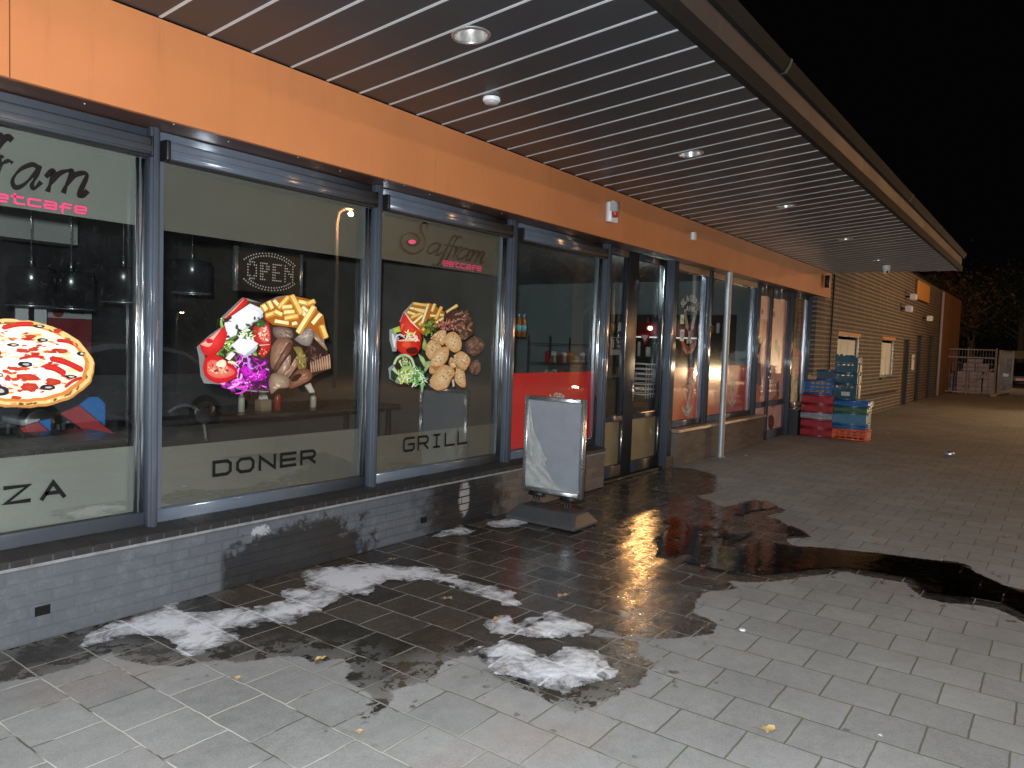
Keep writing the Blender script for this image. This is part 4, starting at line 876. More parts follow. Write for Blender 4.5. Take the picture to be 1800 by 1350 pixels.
for cx_, cy, rx, ry in ((320, 850, 120, 40), (330, 970, 90, 50), (600, 910, 80, 44), (690, 560, 70, 26), (380, 545, 60, 20), (250, 555, 80, 26), (340, 395, 60, 20), (650, 330, 50, 26), (160, 760, 80, 20), (90, 870, 40, 34), (-20, 580, 40, 40), (180, 1085, 60, 18)): z.blob(cx_, cy, rx, ry, (176, 44, 30), (196, 66, 42), .05, 14, .25)
for cx_, cy, rx, ry in ((285, 710, 82, 32), (480, 435, 64, 22), (150, 490, 74, 20), (440, 278, 70, 18), (0, 1010, 100, 60), (540, 970, 84, 30), (920, 590, 50, 26), (0, 830, 40, 22), (800, 850, 70, 22)):
    z.blob(cx_, cy, rx, ry, (30, 26, 34), (48, 42, 52), .03, 14, .1); z.blob(cx_ + 8, cy, rx * .45, ry * .4, (214, 206, 180) if ry < 30 else (180, 176, 170), None, .03, 10, .2)
for i in range(50):
    t_ = r0.uniform(-2.6, 2.6); z.blob(150 + 850 * math.cos(t_) , 700 + 455 * math.sin(t_) + 850 * math.cos(t_) * .06, r0.uniform(14, 40), r0.uniform(8, 18), r0.choice([(150, 92, 44), (206, 150, 84), (236, 206, 144), (120, 70, 36)]), rot=t_ + 1.57, n=9, jag=.3, seed=i)
z.build('food_sticker', win1)
# ================================================================ GLASS DOOR
door = thing('shop_door', 'glass entrance door of the butcher with a side light and pale lower panels', 'door', (8.4, YG, 0))
DX = [7.585, X_(1104, 690), X_(1112, 690), 9.165]
xm0, xm1 = X_(1090, 700), X_(1108, 700)
mb = MB()
for a, b in ((7.59, 7.66), (xm0 + .0, xm1), (9.10, 9.163)): mb.rbox(a, b, 4.255, 4.33, .03, 2.742, .008, 'z')
for a, b in ((7.661, xm0 - .001), (xm1 + .001, 9.099)):
    mb.rbox(a, b, 4.258, 4.327, 2.66, 2.741, .006, 'x'); mb.rbox(a, b, 4.258, 4.327, .032, .17, .006, 'x'); mb.rbox(a, b, 4.258, 4.327, .70, .765, .006, 'x')
mb.build('frame', mat('dark_door_frame', (.030, .033, .040), .35, 0, .5, .15, 6), door)
for a, b in ((7.662, xm0 - .002), (xm1 + .002, 9.098)):
    g_ = MB(); g_.box(a, b, 4.300, 4.308, .767, 2.658); g_.build('pane', M_glass2, door)
    g_ = MB(); g_.box(a, b, 4.298, 4.308, .172, .698); g_.build('lower_panel', mat('pale_frosted_panel', (.19, .155, .085), .25, 0, .5, .18, 3), door)
    for dx, rr in ((.012, .011),):
        r = MB(); r.tube([(b - dx, 4.255, .18), (b - dx, 4.255, .69)], rr, 8); r.tube([(b - dx, 4.255, .775), (b - dx, 4.255, 2.65)], rr, 8); r.build('glazing_bead', M_rail, door)
hq = on_y(1112, 690, 4.25); hd = MB(); hd.rbox(xm1 - .055, xm1 - .02, 4.244, 4.254, .93, 1.18, .004, 'z'); hd.tube([(xm1 - .038, 4.25, 1.09), (xm1 - .038, 4.19, 1.09), (xm1 + .0, 4.185, 1.09), (xm1 + .11, 4.185, 1.085)], .010, 8)
hd.build('handle', M_alu, door)
mb = MB(); mb.box(7.585, 9.165, 4.20, 4.40, .0, .028); mb.build('threshold', M_dark, door)
mb = MB()
sx_, sz_ = 7.70, on_y(1067, 614, YG)[2]; put_text(mb, '6', .10, lambda u, v, uc: (sx_ + u, 4.297, sz_ - .05 + v)); mb.build('door_number', M_lett, door, recalc=False)
# wooden reveal strip above the butcher windows
wd = thing('timber_strip', 'strip of warm brown planks above the butcher windows, under the fascia', 'timber', (10.9, 4.2, 2.5))
mw_, k, p = newmat('warm_planks'); ps = k.pos(); sxw = k.new('SeparateXYZ'); k.link(ps, sxw.inputs[0])
cw_ = k.new('CombineXYZ'); k.val(cw_.inputs[0], k.math('MULTIPLY', sxw.outputs[0], .6)); k.val(cw_.inputs[1], k.math('MULTIPLY', sxw.outputs[2], 14)); k.val(cw_.inputs[2], sxw.outputs[1])
k.link(k.mix(k.noise(cw_.outputs[0], 3, 5, .6), (.16, .075, .035), (.42, .22, .11)), p.inputs['Base Color']); p.inputs['Roughness'].default_value = .45
mb = MB()
for a, b in ((9.42, 10.55), (10.75, 12.7)): mb.box(a, b, 4.235, 4.26, 2.655, 2.74)
mb.build('plank', mw_, wd)

# ---- double door covered by a poster
pd = thing('poster_door', 'narrow double door covered by a pink poster of raw meat and herbs', 'door', (13.7, YG, 0))
x0, x1 = 12.865, 14.66; xm = X_(1349, 620)
mb = MB()
for a, b in ((x0, x0 + .05), (xm - .045, xm + .045), (x1 - .05, x1)): mb.rbox(a, b, 4.25, 4.33, .0, 2.742, .008, 'z')
for a, b in ((x0 + .051, xm - .046), (xm + .046, x1 - .051)):
    mb.rbox(a, b, 4.255, 4.327, .002, .16, .006, 'x'); mb.rbox(a, b, 4.255, 4.327, .60, .70, .006, 'x'); mb.rbox(a, b, 4.255, 4.327, 2.56, 2.741, .006, 'x')
mb.build('frame', M_frame, pd)
def poster(name, parent, cells, m=M_photo):
    s_ = Sticker(4.297); 
    return s_
rp = random.Random(12)
def fillrect(mb, a, b, z0, z1, y, c, n=8, var=.12):
    nz = max(2, int((z1 - z0) / .12)); vs = []; cs = []
    for i in range(n + 1):
        for j in range(nz + 1):
            k_ = 1 + rp.uniform(-var, var); vs.append((a + (b - a) * i / n, y, z0 + (z1 - z0) * j / nz)); cs.append(tuple(min(1, q_ * k_) for q_ in s2l(c)))
    f = [(i * (nz + 1) + j, (i + 1) * (nz + 1) + j, (i + 1) * (nz + 1) + j + 1, i * (nz + 1) + j + 1) for i in range(n) for j in range(nz)]
    mb.add(vs, f, 0, cs)
pst = Sticker(4.294, step=.00015)
for a, b in ((x0 + .051, xm - .046), (xm + .046, x1 - .051)):
    for z0p, z1p in ((.162, .598), (.702, 2.558)): fillrect(pst.mb, a, b, z0p, z1p, 4.2945, (206, 168, 164), 6)
def pp(pts, c, cc=None): pst.poly([(1310 + a / 4.658, 490 + b / 4.655) for a, b in pts], c, cc)
pp([(100, 330), (140, 330), (185, 330), (186, 420), (150, 520), (130, 560), (105, 600), (96, 480)], (188, 130, 104), (206, 150, 120))
pp([(150, 340), (183, 350), (180, 450), (150, 520), (125, 560), (140, 450)], (150, 84, 76), (176, 100, 90)); pp([(95, 470), (130, 480), (120, 600), (90, 650)], (60, 76, 56)); pp([(80, 690), (125, 690), (130, 860), (110, 880), (82, 860)], (96, 96, 112), (120, 120, 136))
pp([(75, 890), (110, 880), (125, 930), (120, 1010), (90, 1050), (70, 980)], (176, 112, 96), (200, 140, 116)); pp([(110, 165), (130, 170), (128, 210), (115, 205)], (128, 44, 54)); pp([(136, 240), (150, 260), (145, 295), (134, 280)], (120, 40, 50)); pp([(100, 180), (108, 190), (106, 225), (98, 220)], (110, 40, 50))
pp([(222, 270), (240, 265), (245, 300), (232, 322)], (140, 50, 56)); pp([(245, 505), (262, 495), (268, 540), (286, 560), (284, 610), (276, 680), (262, 600), (245, 580)], (86, 110, 44), (120, 146, 60))
pp([(200, 1000), (250, 950), (275, 960), (255, 1040), (215, 1060)], (150, 110, 86), (176, 132, 100)); pp([(256, 860), (275, 830), (276, 960), (256, 950)], (110, 84, 82)); pp([(190, 1130), (215, 1110), (236, 1140), (234, 1200), (210, 1245), (190, 1210)], (70, 44, 40), (110, 76, 70))
pp([(120, 960), (155, 950), (152, 1050), (115, 1060)], (226, 190, 180)); pp([(222, 120), (235, 130), (236, 250), (222, 230)], (80, 40, 40))
pst.build('meat_poster', pd, M_photo)
h_ = MB(); hz = on_y(1350, 670, 4.24); h_.tube([(xm - .03, 4.22, 1.10), (xm - .03, 4.22, 1.36)], .012, 8); h_.box(xm - .036, xm - .024, 4.22, 4.25, 1.12, 1.14); h_.box(xm - .036, xm - .024, 4.22, 4.25, 1.32, 1.34); h_.build('handle', M_alu, pd)
mb = MB(); mb.rbox(14.665, 14.795, 4.19, 4.35, 0, 2.742, .012, 'z', 5); mb.build('post', M_frame, pd)
# raw meat photograph on the last pane
pm = Sticker(4.3155, step=.00004); fillrect(pm.mb, 14.835, 15.945, .60, 2.655, 4.3175, (104, 60, 50), 10, .35)
def pq(pts, c, cc=None): pm.poly([(1310 + a / 4.658, 490 + b / 4.655) for a, b in pts], c, cc)
fillrect(pm.mb, 14.835, 15.945, 2.25, 2.655, 4.3168, (170, 122, 70), 8, .25)
def meatlump(pts, base, hi, seed):
    base = tuple(min(255, int(v * 1.35)) for v in base); hi = tuple(min(255, int(v * 1.35)) for v in hi); pq(pts, base, hi); r = random.Random(seed); c = np.mean(pts, 0)
    for i in range(26):
        q_ = c + (np.array(pts[r.randrange(len(pts))]) - c) * r.uniform(.1, .95); L = r.uniform(8, 34); a = r.uniform(0, 6.28)
        pm.stroke([(1310 + (q_[0] - math.cos(a) * L) / 4.658, 490 + (q_[1] - math.sin(a) * L) / 4.655), (1310 + q_[0] / 4.658, 490 + q_[1] / 4.655), (1310 + (q_[0] + math.cos(a + .5) * L) / 4.658, 490 + (q_[1] + math.sin(a + .5) * L) / 4.655)], [.2, r.uniform(.8, 2.2), .2], r.choice([(170, 60, 48), (206, 130, 104), (120, 34, 30), (220, 160, 130)]))
meatlump([(345, 290), (370, 235), (400, 270), (415, 340), (395, 420), (345, 450)], (136, 52, 44), (160, 70, 58), 1); meatlump([(440, 330), (480, 290), (525, 280), (525, 470), (470, 480), (435, 420)], (130, 50, 44), (156, 66, 56), 2)
meatlump([(330, 490), (380, 470), (400, 560), (450, 590), (505, 600), (500, 720), (440, 780), (390, 850), (330, 870)], (150, 54, 40), (182, 84, 62), 3); meatlump([(400, 570), (470, 590), (500, 690), (430, 740), (340, 700)], (166, 66, 50), (196, 96, 74), 4)
pm.stroke([(1310 + a / 4.658, 490 + b / 4.655) for a, b in ((340, 455), (390, 440), (415, 390), (420, 340))], [1, 4, 3, 1], (200, 170, 140)); pq([(440, 290), (446, 330), (430, 450), (420, 450), (425, 370)], (36, 24, 22)); pq([(320, 880), (420, 760), (350, 900), (335, 990)], (176, 130, 100)); pq([(340, 1000), (440, 780), (445, 1060), (330, 1060)], (34, 26, 24))
pm.build('meat_poster', winp, M_photo)
_old = [o for o in COL.objects if o.parent == winp and o.name.startswith('pane')][0]

# ================================================================ CANOPY
def clip_poly(pts, x0, x1):
    """clip (x, y) polygon to x0..x1"""
    def half(P, keep, val):
        o = []
        for i in range(len(P)):
            a, b = P[i], P[(i + 1) % len(P)]
            ka, kb = keep(a[0]), keep(b[0])
            if ka: o.append(a)
            if ka != kb: t = (val - a[0]) / (b[0] - a[0]); o.append((val, a[1] + t * (b[1] - a[1])))
        return o
    P = half(pts, lambda v: v >= x0, x0); return half(P, lambda v: v <= x1, x1) if P else P
SZ = lambda y: 3.27 + (4.0 - y) * .0866
can = thing('canopy', 'broad flat canopy with a dark boarded ceiling above the pavement', 'canopy', (7, 3, 3.27))
outline = [(-4, 1.91), (18.61, 1.91), (16.60, 3.998), (-4, 3.998)]
bo = MB(); x = 3.86 - .2825 * 28
while x < 18.8:
    P = clip_poly(outline, x + .0082, x + .2718)
    if len(P) > 2: n = len(P); bo.add([(a, b, SZ(b)) for a, b in P] + [(a, b, SZ(b) + .016) for a, b in P], [list(range(n)), [n + i for i in range(n)][::-1]] + [(i, (i + 1) % n, n + (i + 1) % n, n + i) for i in range(n)])
    P = clip_poly(outline, x - .0105, x + .0080)
    if len(P) > 2: n = len(P); bo.add([(a, b, SZ(b) - .003) for a, b in P] + [(a, b, SZ(b) + .012) for a, b in P], [list(range(n)), [n + i for i in range(n)][::-1]] + [(i, (i + 1) % n, n + (i + 1) % n, n + i) for i in range(n)], 1)
    x += .2825
bo.build('soffit_boards', [M_soffit, M_lip], can)
mb = MB(); mb.prism([(1.90, SZ(1.90) + .02), (4.1, SZ(4.1) + .02), (4.1, 3.80), (1.90, 3.80)], -4, 16.5, 'x'); mb.build('roof_deck', M_edge, can)
mb = MB(); n_e = 5
mb.add([(16.5, 4.0, 3.295), (18.60, 1.905, 3.475), (18.60, 1.905, 3.80), (16.5, 4.0, 3.80), (16.5, 1.905, 3.475), (16.5, 1.905, 3.80)], [(0, 1, 2, 3), (0, 4, 1), (3, 2, 5), (4, 5, 2, 1)]); mb.build('end_wedge', M_edge, can)
mb = MB(); mb.box(-4, 18.66, 1.86, 1.9095, 3.435, 3.55); mb.build('edge_strip', M_edge, can)
xs_p = [-4, 1.2, 4.62, 6.75, 8.9, 11.1, 13.3, 15.6, 18.62]
for i, (a, b) in enumerate(zip(xs_p[:-1], xs_p[1:])):
    mb = MB(); mb.box(a + .004, b - .004, 1.878, 1.908, 3.552, 3.715); mb.build('edge_panel', M_epanel, can)
mb = MB(); mb.prism([(1.845, 3.722), (1.895, 3.718), (1.895, 3.80), (1.835, 3.825), (1.80, 3.81), (1.815, 3.77)], -4, 18.72, 'x'); mb.build('gutter', M_gutter, can)
for gx_ in (5.9, 11.6): c_ = MB(); c_.prism([(1.838, 3.716), (1.898, 3.714), (1.898, 3.805), (1.83, 3.832), (1.793, 3.814), (1.808, 3.765)], gx_ - .012, gx_ + .012, 'x'); c_.build('gutter_bracket', mat('bracket_grey', (.035, .034, .03), .6, 0, .4, .4), can)
# recessed downlights
M_refl = mat('spun_reflector', (.62, .61, .58), .34, .75, .5, .3, 16)
def downlight(x, y, r, label):
    z = SZ(y); t = thing('downlight', label, 'ceiling light', (x, y, z), 'unlit downlights in the canopy ceiling')
    m_ = MB(); m_.lathe([(r * .93, 0), (r * .96, -.007), (r * 1.08, -.007), (r * 1.10, -.001), (r * 1.10, .0), (r * .93, 0)], (0, 0, 0), 32); o = m_.build('trim_ring', M_alu); o.parent = t
    m_ = MB(); m_.lathe([(r * .95, -.001), (r * .80, .0005), (r * .62, .0012), (r * .60, .0014)], (0, 0, 0), 32)
    for i in range(24): a = 6.283 * i / 24; m_.tube([(r * .62 * math.cos(a), r * .62 * math.sin(a), -.002), (r * .9 * math.cos(a), r * .9 * math.sin(a), -.004)], .004, 5)
    o = m_.build('reflector', M_refl); o.parent = t
    m_ = MB(); m_.lathe([(0, -.003), (r * .5, -.003), (r * .6, -.001)], (0, 0, 0), 24); o = m_.build('lamp_glass', mat('cloudy_lamp_glass', (.35, .34, .31), .25, 0, .6, .4, 30)); o.parent = t
    t.rotation_euler[0] = -math.atan(.0866); return t
def real_downlight(x, y, r, label):
    """a can let into the ceiling: ring flush with the boards, bright cone above it"""
    z = SZ(y); t = thing('downlight', label, 'ceiling light', (x, y, z), 'unlit downlights in the canopy ceiling')
    m_ = MB(); m_.lathe([(r * .90, .002), (r * .92, -.006), (r * 1.06, -.006), (r * 1.10, .0015)], (0, 0, 0), 36); o = m_.build('trim_ring', M_alu); o.parent = t
    m_ = MB(); m_.lathe([(r * .90, .003), (r * .84, .05), (r * .70, .10), (r * .45, .135), (0, .14)], (0, 0, 0), 36); o = m_.build('reflector', M_refl); o.parent = t
    m_ = MB(); m_.lathe([(0, .055), (.028, .058), (.036, .085), (.024, .134), (0, .136)], (0, 0, 0), 14); o = m_.build('bulb', mat('clear_bulb', (.55, .55, .52), .12, 0, .7, .2)); o.parent = t
    t.rotation_euler[0] = -math.atan(.0866)
    return t
DL = [(3.41, 2.88, .105, 'nearest round downlight in the canopy, its bright reflector open'), (6.52, 2.85, .105, 'second downlight along the canopy, near the alarm box end of the fascia'),
      (9.39, 2.84, .10, 'third downlight along the canopy, small and dim'), (12.46, 2.83, .10, 'fourth downlight along the canopy, faint pale ring'), (15.4, 2.9, .09, 'farthest downlight, close to the dome camera')]
# cut the holes out of boards and deck by a simple boolean
cut = MB()
for x, y, r, l in DL: cut.lathe([(0, -.2), (r * .98, -.2), (r * .98, .16), (0, .16)], (x, y, SZ(y)), 36)
co = cut.build('cutter', M_dark)
for nm in ('soffit_boards', 'roof_deck'):
    ob = [o for o in COL.objects if o.name == nm][0]
    md = ob.modifiers.new('holes', 'BOOLEAN'); md.object = co; md.operation = 'DIFFERENCE'; md.solver = 'EXACT'
    dg = bpy.context.evaluated_depsgraph_get(); new = bpy.data.meshes.new_from_object(ob.evaluated_get(dg)); ob.modifiers.clear(); ob.data = new
bpy.data.objects.remove(co)
for x, y, r, l in DL: real_downlight(x, y, r, l)
# smoke detector-like disc, dome camera
sd = thing('smoke_detector', 'small pale round detector on the canopy near the closest downlight', 'detector', (4.25, 3.38, SZ(3.38)))
mb = MB(); mb.lathe([(.062, 0), (.062, -.022), (.055, -.026), (.05, -.026)], (4.25, 3.38, SZ(3.38)), 28); mb.build('base', M_white, sd)
mb = MB(); mb.lathe([(.05, -.026), (.05, -.036), (.046, -.042), (0, -.044)], (4.25, 3.38, SZ(3.38)), 28); mb.build('grille', mat('grey_grille', (.36, .36, .37), .5, 0, .5, .2, 60), sd)
dc = thing('dome_camera', 'white dome security camera hanging at the far end of the canopy', 'camera', (16.36, 2.93, SZ(2.93)))
o_ = (16.36, 2.93, SZ(2.93)); mb = MB(); mb.lathe([(.075, 0), (.08, -.03), (.07, -.06), (.06, -.10)], o_, 20); mb.build('housing', M_white, dc)
mb = MB(); mb.lathe([(.058, -.10), (.055, -.13), (.035, -.155), (0, -.163)], o_, 20); mb.build('dome', M_white, dc); mb = MB(); mb.lathe([(0, -.02), (.022, -.02), (.024, 0)], (o_[0] - .045, o_[1] - .03, o_[2] - .13), 10, ax='x'); mb.build('lens', M_dark, dc)

# ---- small things on the fascia
q_ = on_y(1078, 374, 3.95)
al = thing('alarm_siren', 'white alarm box with red beacon on the orange fascia above the door', 'alarm', (q_[0], 3.97, q_[2]))
mb = MB(); mb.rbox(q_[0] - .07, q_[0] + .07, 3.93, 3.999, q_[2] - .10, q_[2] + .11, .012, 'y', 4); mb.build('housing', M_white, al)
mb = MB(); mb.rbox(q_[0] - .11, q_[0] + .0, 3.875, 3.929, q_[2] - .005, q_[2] + .105, .02, 'x', 4); mb.build('cover', mat('grey_plastic', (.34, .35, .37), .45, 0, .5, .1), al)
mb = MB(); mb.lathe([(0, -.055), (.03, -.052), (.038, -.02), (.038, .0)], (q_[0] - .05, 3.90, q_[2] - .006), 14); mb.build('beacon', mat('red_lens', (.35, .03, .025), .3, 0, .6, .1), al)
mb = MB(); mb.box(q_[0] + .0705, q_[0] + .073, 3.94, 3.99, q_[2] + .02, q_[2] + .09); mb.box(q_[0] + .0705, q_[0] + .073, 3.94, 3.99, q_[2] - .07, q_[2] - .01); mb.build('side_grille', M_dark, al)
q_ = on_y(1222, 415, 3.95)
sb = thing('motion_sensor', 'small white square sensor box on the orange fascia right of the alarm', 'sensor', (q_[0], 3.97, q_[2]))
mb = MB(); mb.rbox(q_[0] - .035, q_[0] + .035, 3.95, 3.999, q_[2] - .05, q_[2] + .05, .008, 'y', 3); mb.build('housing', M_white, sb); mb = MB(); mb.rbox(q_[0] - .026, q_[0] + .026, 3.944, 3.949, q_[2] - .038, q_[2] + .038, .006, 'y', 3); mb.build('cover', M_white, sb)
q_ = on_y(1453, 495, 3.95)
wl = thing('wall_light', 'slim black and chrome up and down light at the far end of the fascia', 'wall light', (q_[0], 3.95, q_[2]))
mb = MB(); mb.lathe([(0, -.12), (.045, -.12), (.045, .12), (0, .12)], (q_[0], 3.94, q_[2]), 16); mb.build('body', M_dark, wl); mb = MB(); mb.rbox(q_[0] + .03, q_[0] + .075, 3.90, 3.93, q_[2] - .13, q_[2] + .10, .006, 'z', 3); mb.build('reflector_plate', M_alu, wl)

# ---- steel column
pole = thing('steel_column', 'round galvanised steel column holding up the fascia in front of the butcher window', 'column', (10.84, 4.046, 0))
mb = MB(); mb.lathe([(.048, 0), (.048, 2.742)], (10.84, 4.046, 0), 28); mb.build('shaft', M_steel, pole); mb = MB(); mb.lathe([(.0485, 1.21), (.0515, 1.213), (.0515, 1.225), (.0485, 1.228)], (10.84, 4.046, 0), 24); mb.lathe([(.075, 0), (.075, .010), (.049, .012)], (10.84, 4.046, 0), 24); mb.build('collar', M_steel, pole)

# ================================================================ PAVEMENT SIGN
sgx = 5.62
tl = on_x(925, 695, sgx); tr = on_x(1031, 703, sgx); brr = on_x(1020, 878, sgx); bl = on_x(915, 860, sgx)
yl, yr = (tl[1] + bl[1]) / 2, (tr[1] + brr[1]) / 2; zb, zt_ = (bl[2] + brr[2]) / 2, (tl[2] + tr[2]) / 2
ycen = (yl + yr) / 2
sign = thing('pavement_sign', 'empty grey pavement poster sign with torn clear sheet, standing by the red window', 'sign', (sgx + .03, ycen, 0))
fw = .042
mb = MB()
for a, b in ((yl, yl - fw), (yr + fw, yr)): mb.prism([(sgx - .008, 0), (sgx + .052, 0), (sgx + .052, 1), (sgx - .008, 1)], 0, 0.0001, 'z') if False else None
mb.rbox(sgx - .006, sgx + .05, yl - fw, yl, zb, zt_, .014, 'z', 4); mb.rbox(sgx - .006, sgx + .05, yr, yr + fw, zb, zt_, .014, 'z', 4)
mb.rbox(sgx - .0045, sgx + .0485, yr + fw + .0005, yl - fw - .0005, zb, zb + fw, .013, 'y', 4); mb.rbox(sgx - .0045, sgx + .0485, yr + fw + .0005, yl - fw - .0005, zt_ - fw, zt_, .013, 'y', 4)
mb.build('snap_frame', M_alu, sign)
mb = MB(); mb.box(sgx + .006, sgx + .04, yr + fw - .004, yl - fw + .004, zb + fw - .004, zt_ - fw + .004); mb.build('back_panel', mat('grey_sign_board', (.23, .245, .275), .55, 0, .5, .16, 8, .05, 200), sign)
# torn, folded clear sheet hanging from the left edge
mf, k, p = newmat('dirty_clear_sheet'); ps = k.pos()
k.link(k.mix(k.ramp(k.noise(ps, 14, 5, .7), .35, .7), (.62, .63, .62), (.40, .40, .38)), p.inputs['Base Color']); p.inputs['Roughness'].default_value = .22; p.inputs['Specular IOR Level'].default_value = .7
k.link(k.ramp(k.noise(ps, 7, 4, .6), .25, .75, .42, .80), p.inputs['Alpha']); k.link(k.bump(k.noise(ps, 11, 4, .6, 1.5), .5, .02), p.inputs['Normal'])
mb = MB(); u_ = lambda t: yl - fw - t * (yl - yr - 2 * fw); v_ = lambda t: zt_ - fw - t * (zt_ - zb - 2 * fw)
edge = [(.03, .02), (.07, .14), (.17, .36), (.27, .52), (.37, .70), (.42, .735), (.36, .76), (.46, .83), (.60, .92), (.80, .985), (.88, .99)]
edge = smooth_path(edge, 4); vs, fs = [], []
for i, (a, b) in enumerate(edge):
    for j in range(5):
        f = j / 4; w = .004 + .012 * math.sin(3.1 * f * 2 + i * .25) ** 2 * min(1, i / 8, (len(edge) - 1 - i) / 6); vs.append((sgx + .002 - w, u_(a * f + .005), v_(min(.99, b))))
for i in range(len(edge) - 1):
    for j in range(4): fs.append((i * 5 + j, i * 5 + j + 1, (i + 1) * 5 + j + 1, (i + 1) * 5 + j))
mb.add(vs, fs, 0, None, False); mb.build('torn_sheet', mf, sign)
mb = MB(); mb.add([(sgx - .012, u_(.03), v_(.03)), (sgx - .018, u_(.10), v_(.28)), (sgx - .024, u_(.26), v_(.50)), (sgx - .026, u_(.44), v_(.655)), (sgx - .020, u_(.33), v_(.70)), (sgx - .022, u_(.16), v_(.80)), (sgx - .016, u_(.12), v_(.45))], [(0, 1, 6), (1, 2, 6), (2, 3, 4), (2, 4, 5, 6)]); mb.build('folded_flap', mf, sign)
for yy in (ycen + .17, ycen - .17):
    sp_ = MB()
    mb = MB(); mb.rbox(sgx + .0, sgx + .06, yy - .075, yy + .075, zb - .035, zb - .002, .008, 'y'); mb.build('clamp', M_dark, sign)
    for dy in (-.03, 0, .03): sp_.tube([(sgx + .02, yy + dy, zb - .036), (sgx + .025, yy + dy, .075)], .008, 7)
    sp_.build('spring_legs', M_dark, sign)
# hollow plastic foot with sloped sides
f0 = [(sgx - .19, yr - .05), (sgx + .23, yr - .05), (sgx + .23, yl + .05), (sgx - .19, yl + .05)]
f1 = [(sgx - .07, yr + .02), (sgx + .15, yr + .02), (sgx + .15, yl - .02), (sgx - .07, yl - .02)]
mb = MB(); zs = (.0, .030, .125); pts = [[(a, b, zs[0]) for a, b in f0], [(a, b, zs[1]) for a, b in f0], [(a, b, zs[2]) for a, b in f1]]
V = sum(pts, []); mb.add(V, [(i, (i + 1) % 4, 4 + (i + 1) % 4, 4 + i) for i in range(4)] + [(4 + i, 4 + (i + 1) % 4, 8 + (i + 1) % 4, 8 + i) for i in range(4)] + [(8, 9, 10, 11), (3, 2, 1, 0)])
fo = mb.build('foot', mat('rubbery_black_base', (.050, .051, .055), .34, 0, .5, .25, 9, .1, 80), sign)
bv = fo.modifiers.new('bevel', 'BEVEL'); bv.width = .018; bv.segments = 3
# ================================================================ CRATES
def crate(label, cat, x0, y0, z0, w, d, h, m, style='slots', rows=2, cols=5, group=None, loc=None):
    """open plastic crate; w along y (the side facing the viewer), d along x"""
    t = thing('crate', label, cat, (x0, y0, z0), group)
    th_ = .012; b = MB(); b.box(x0 + .01, x0 + d - .01, y0 - w + .01, y0 - .01, z0 + .006, z0 + .016); b.build('base', m, t)
    rim = MB(); e = .018
    for zz0, zz1 in ((z0 + .0, z0 + .026), (z0 + h - .030, z0 + h - .002)):
        rim.rbox(x0 - .004, x0 + e, y0 - w, y0, zz0, zz1, .005, 'y', 3); rim.rbox(x0 + d - e, x0 + d + .004, y0 - w, y0, zz0, zz1, .005, 'y', 3)
        rim.rbox(x0 + e + .001, x0 + d - e - .001, y0 - e, y0 + .002, zz0, zz1, .005, 'x', 3); rim.rbox(x0 + e + .001, x0 + d - e - .001, y0 - w - .002, y0 - w + e, zz0, zz1, .005, 'x', 3)
    for xx in (x0, x0 + d - .03):
        for yy in (y0 - .03, y0 - w): rim.box(xx, xx + .03, yy, yy + .03, z0 + .027, z0 + h - .031)
    rim.build('rim', m, t)
    sl = MB(); zi0, zi1 = z0 + .027, z0 + h - .031
    if style == 'solid':
        for a, bb in ((x0 + .004, x0 + .010), (x0 + d - .010, x0 + d - .004)):
            sl.box(a, bb, y0 - w + .031, y0 - .031, zi0, zi1 - .022)
            for i in range(7): yy = y0 - .04 - (w - .08) * i / 7; sl.box(a, bb, yy - (w - .08) / 7 + .026, yy, zi1 - .0215, zi1)
            sl.box(a - .006, a - .001, y0 - w + .06, y0 - .06, z0 + h * .42, z0 + h * .47)
        for a, bb in ((y0 - .010, y0 - .004), (y0 - w + .004, y0 - w + .010)): sl.box(x0 + .031, x0 + d - .031, a, bb, zi0, zi1)
    else:
        for i in range(cols + 1):
            yy = y0 - .03 - (w - .06) * i / cols
            for a in (x0 + .002, x0 + d - .010): sl.box(a, a + .008, yy - .009, yy + .009, zi0, zi1)
            xx = x0 + .03 + (d - .06) * i / cols
            for a in (y0 - .010, y0 - w + .002): sl.box(xx - .009, xx + .009, a, a + .008, zi0, zi1)
        for j in range(1, rows + 1):
            zz = zi0 + (zi1 - zi0) * j / (rows + 1)
            for a in (x0 + .0045, x0 + d - .0125): sl.box(a, a + .008, y0 - w + .031, y0 - .031, zz - .012, zz + .012)
            for a in (y0 - .0125, y0 - w + .0045): sl.box(x0 + .031, x0 + d - .031, a, a + .008, zz - .012, zz + .012)
        if style == 'tray':
            sl.box(x0 + .014, x0 + .017, y0 - w + .031, y0 - .031, zi0, zi1); sl.box(x0 + .031, x0 + d - .031, y0 - w + .014, y0 - w + .017, zi0, zi1)
        if style == 'bottle':
            for i in range(1, cols):
                xx = x0 + d * i / cols; sl.box(xx - .002, xx + .002, y0 - w + .032, y0 - .032, z0 + .02, z0 + h * .7)
    sl.build('side_walls', m, t); return t
P_ = lambda n, c, r=.38: mat(n, c, r, 0, .5, .38, 9)
red, gry, blu, dbl = P_('red_crate_plastic', (.30, .014, .022)), P_('grey_crate_plastic', (.28, .29, .32)), P_('blue_crate_plastic', (.015, .10, .30)), P_('smoky_blue_plastic', (.035, .07, .11), .25)
ora, sblu, grn, teal = P_('orange_crate_plastic', (.62, .085, .022)), P_('steel_blue_plastic', (.055, .17, .26)), P_('green_crate_plastic', (.03, .10, .05)), P_('teal_bottle_crate_plastic', (.026, .085, .118), .2)
woodm = mat('pale_crate_wood', (.50, .29, .13), .6, 0, .4, .3, 20)
GL = 'crates stacked against the brick wing'
cx0 = 14.95; y0 = 4.02; zz = .002
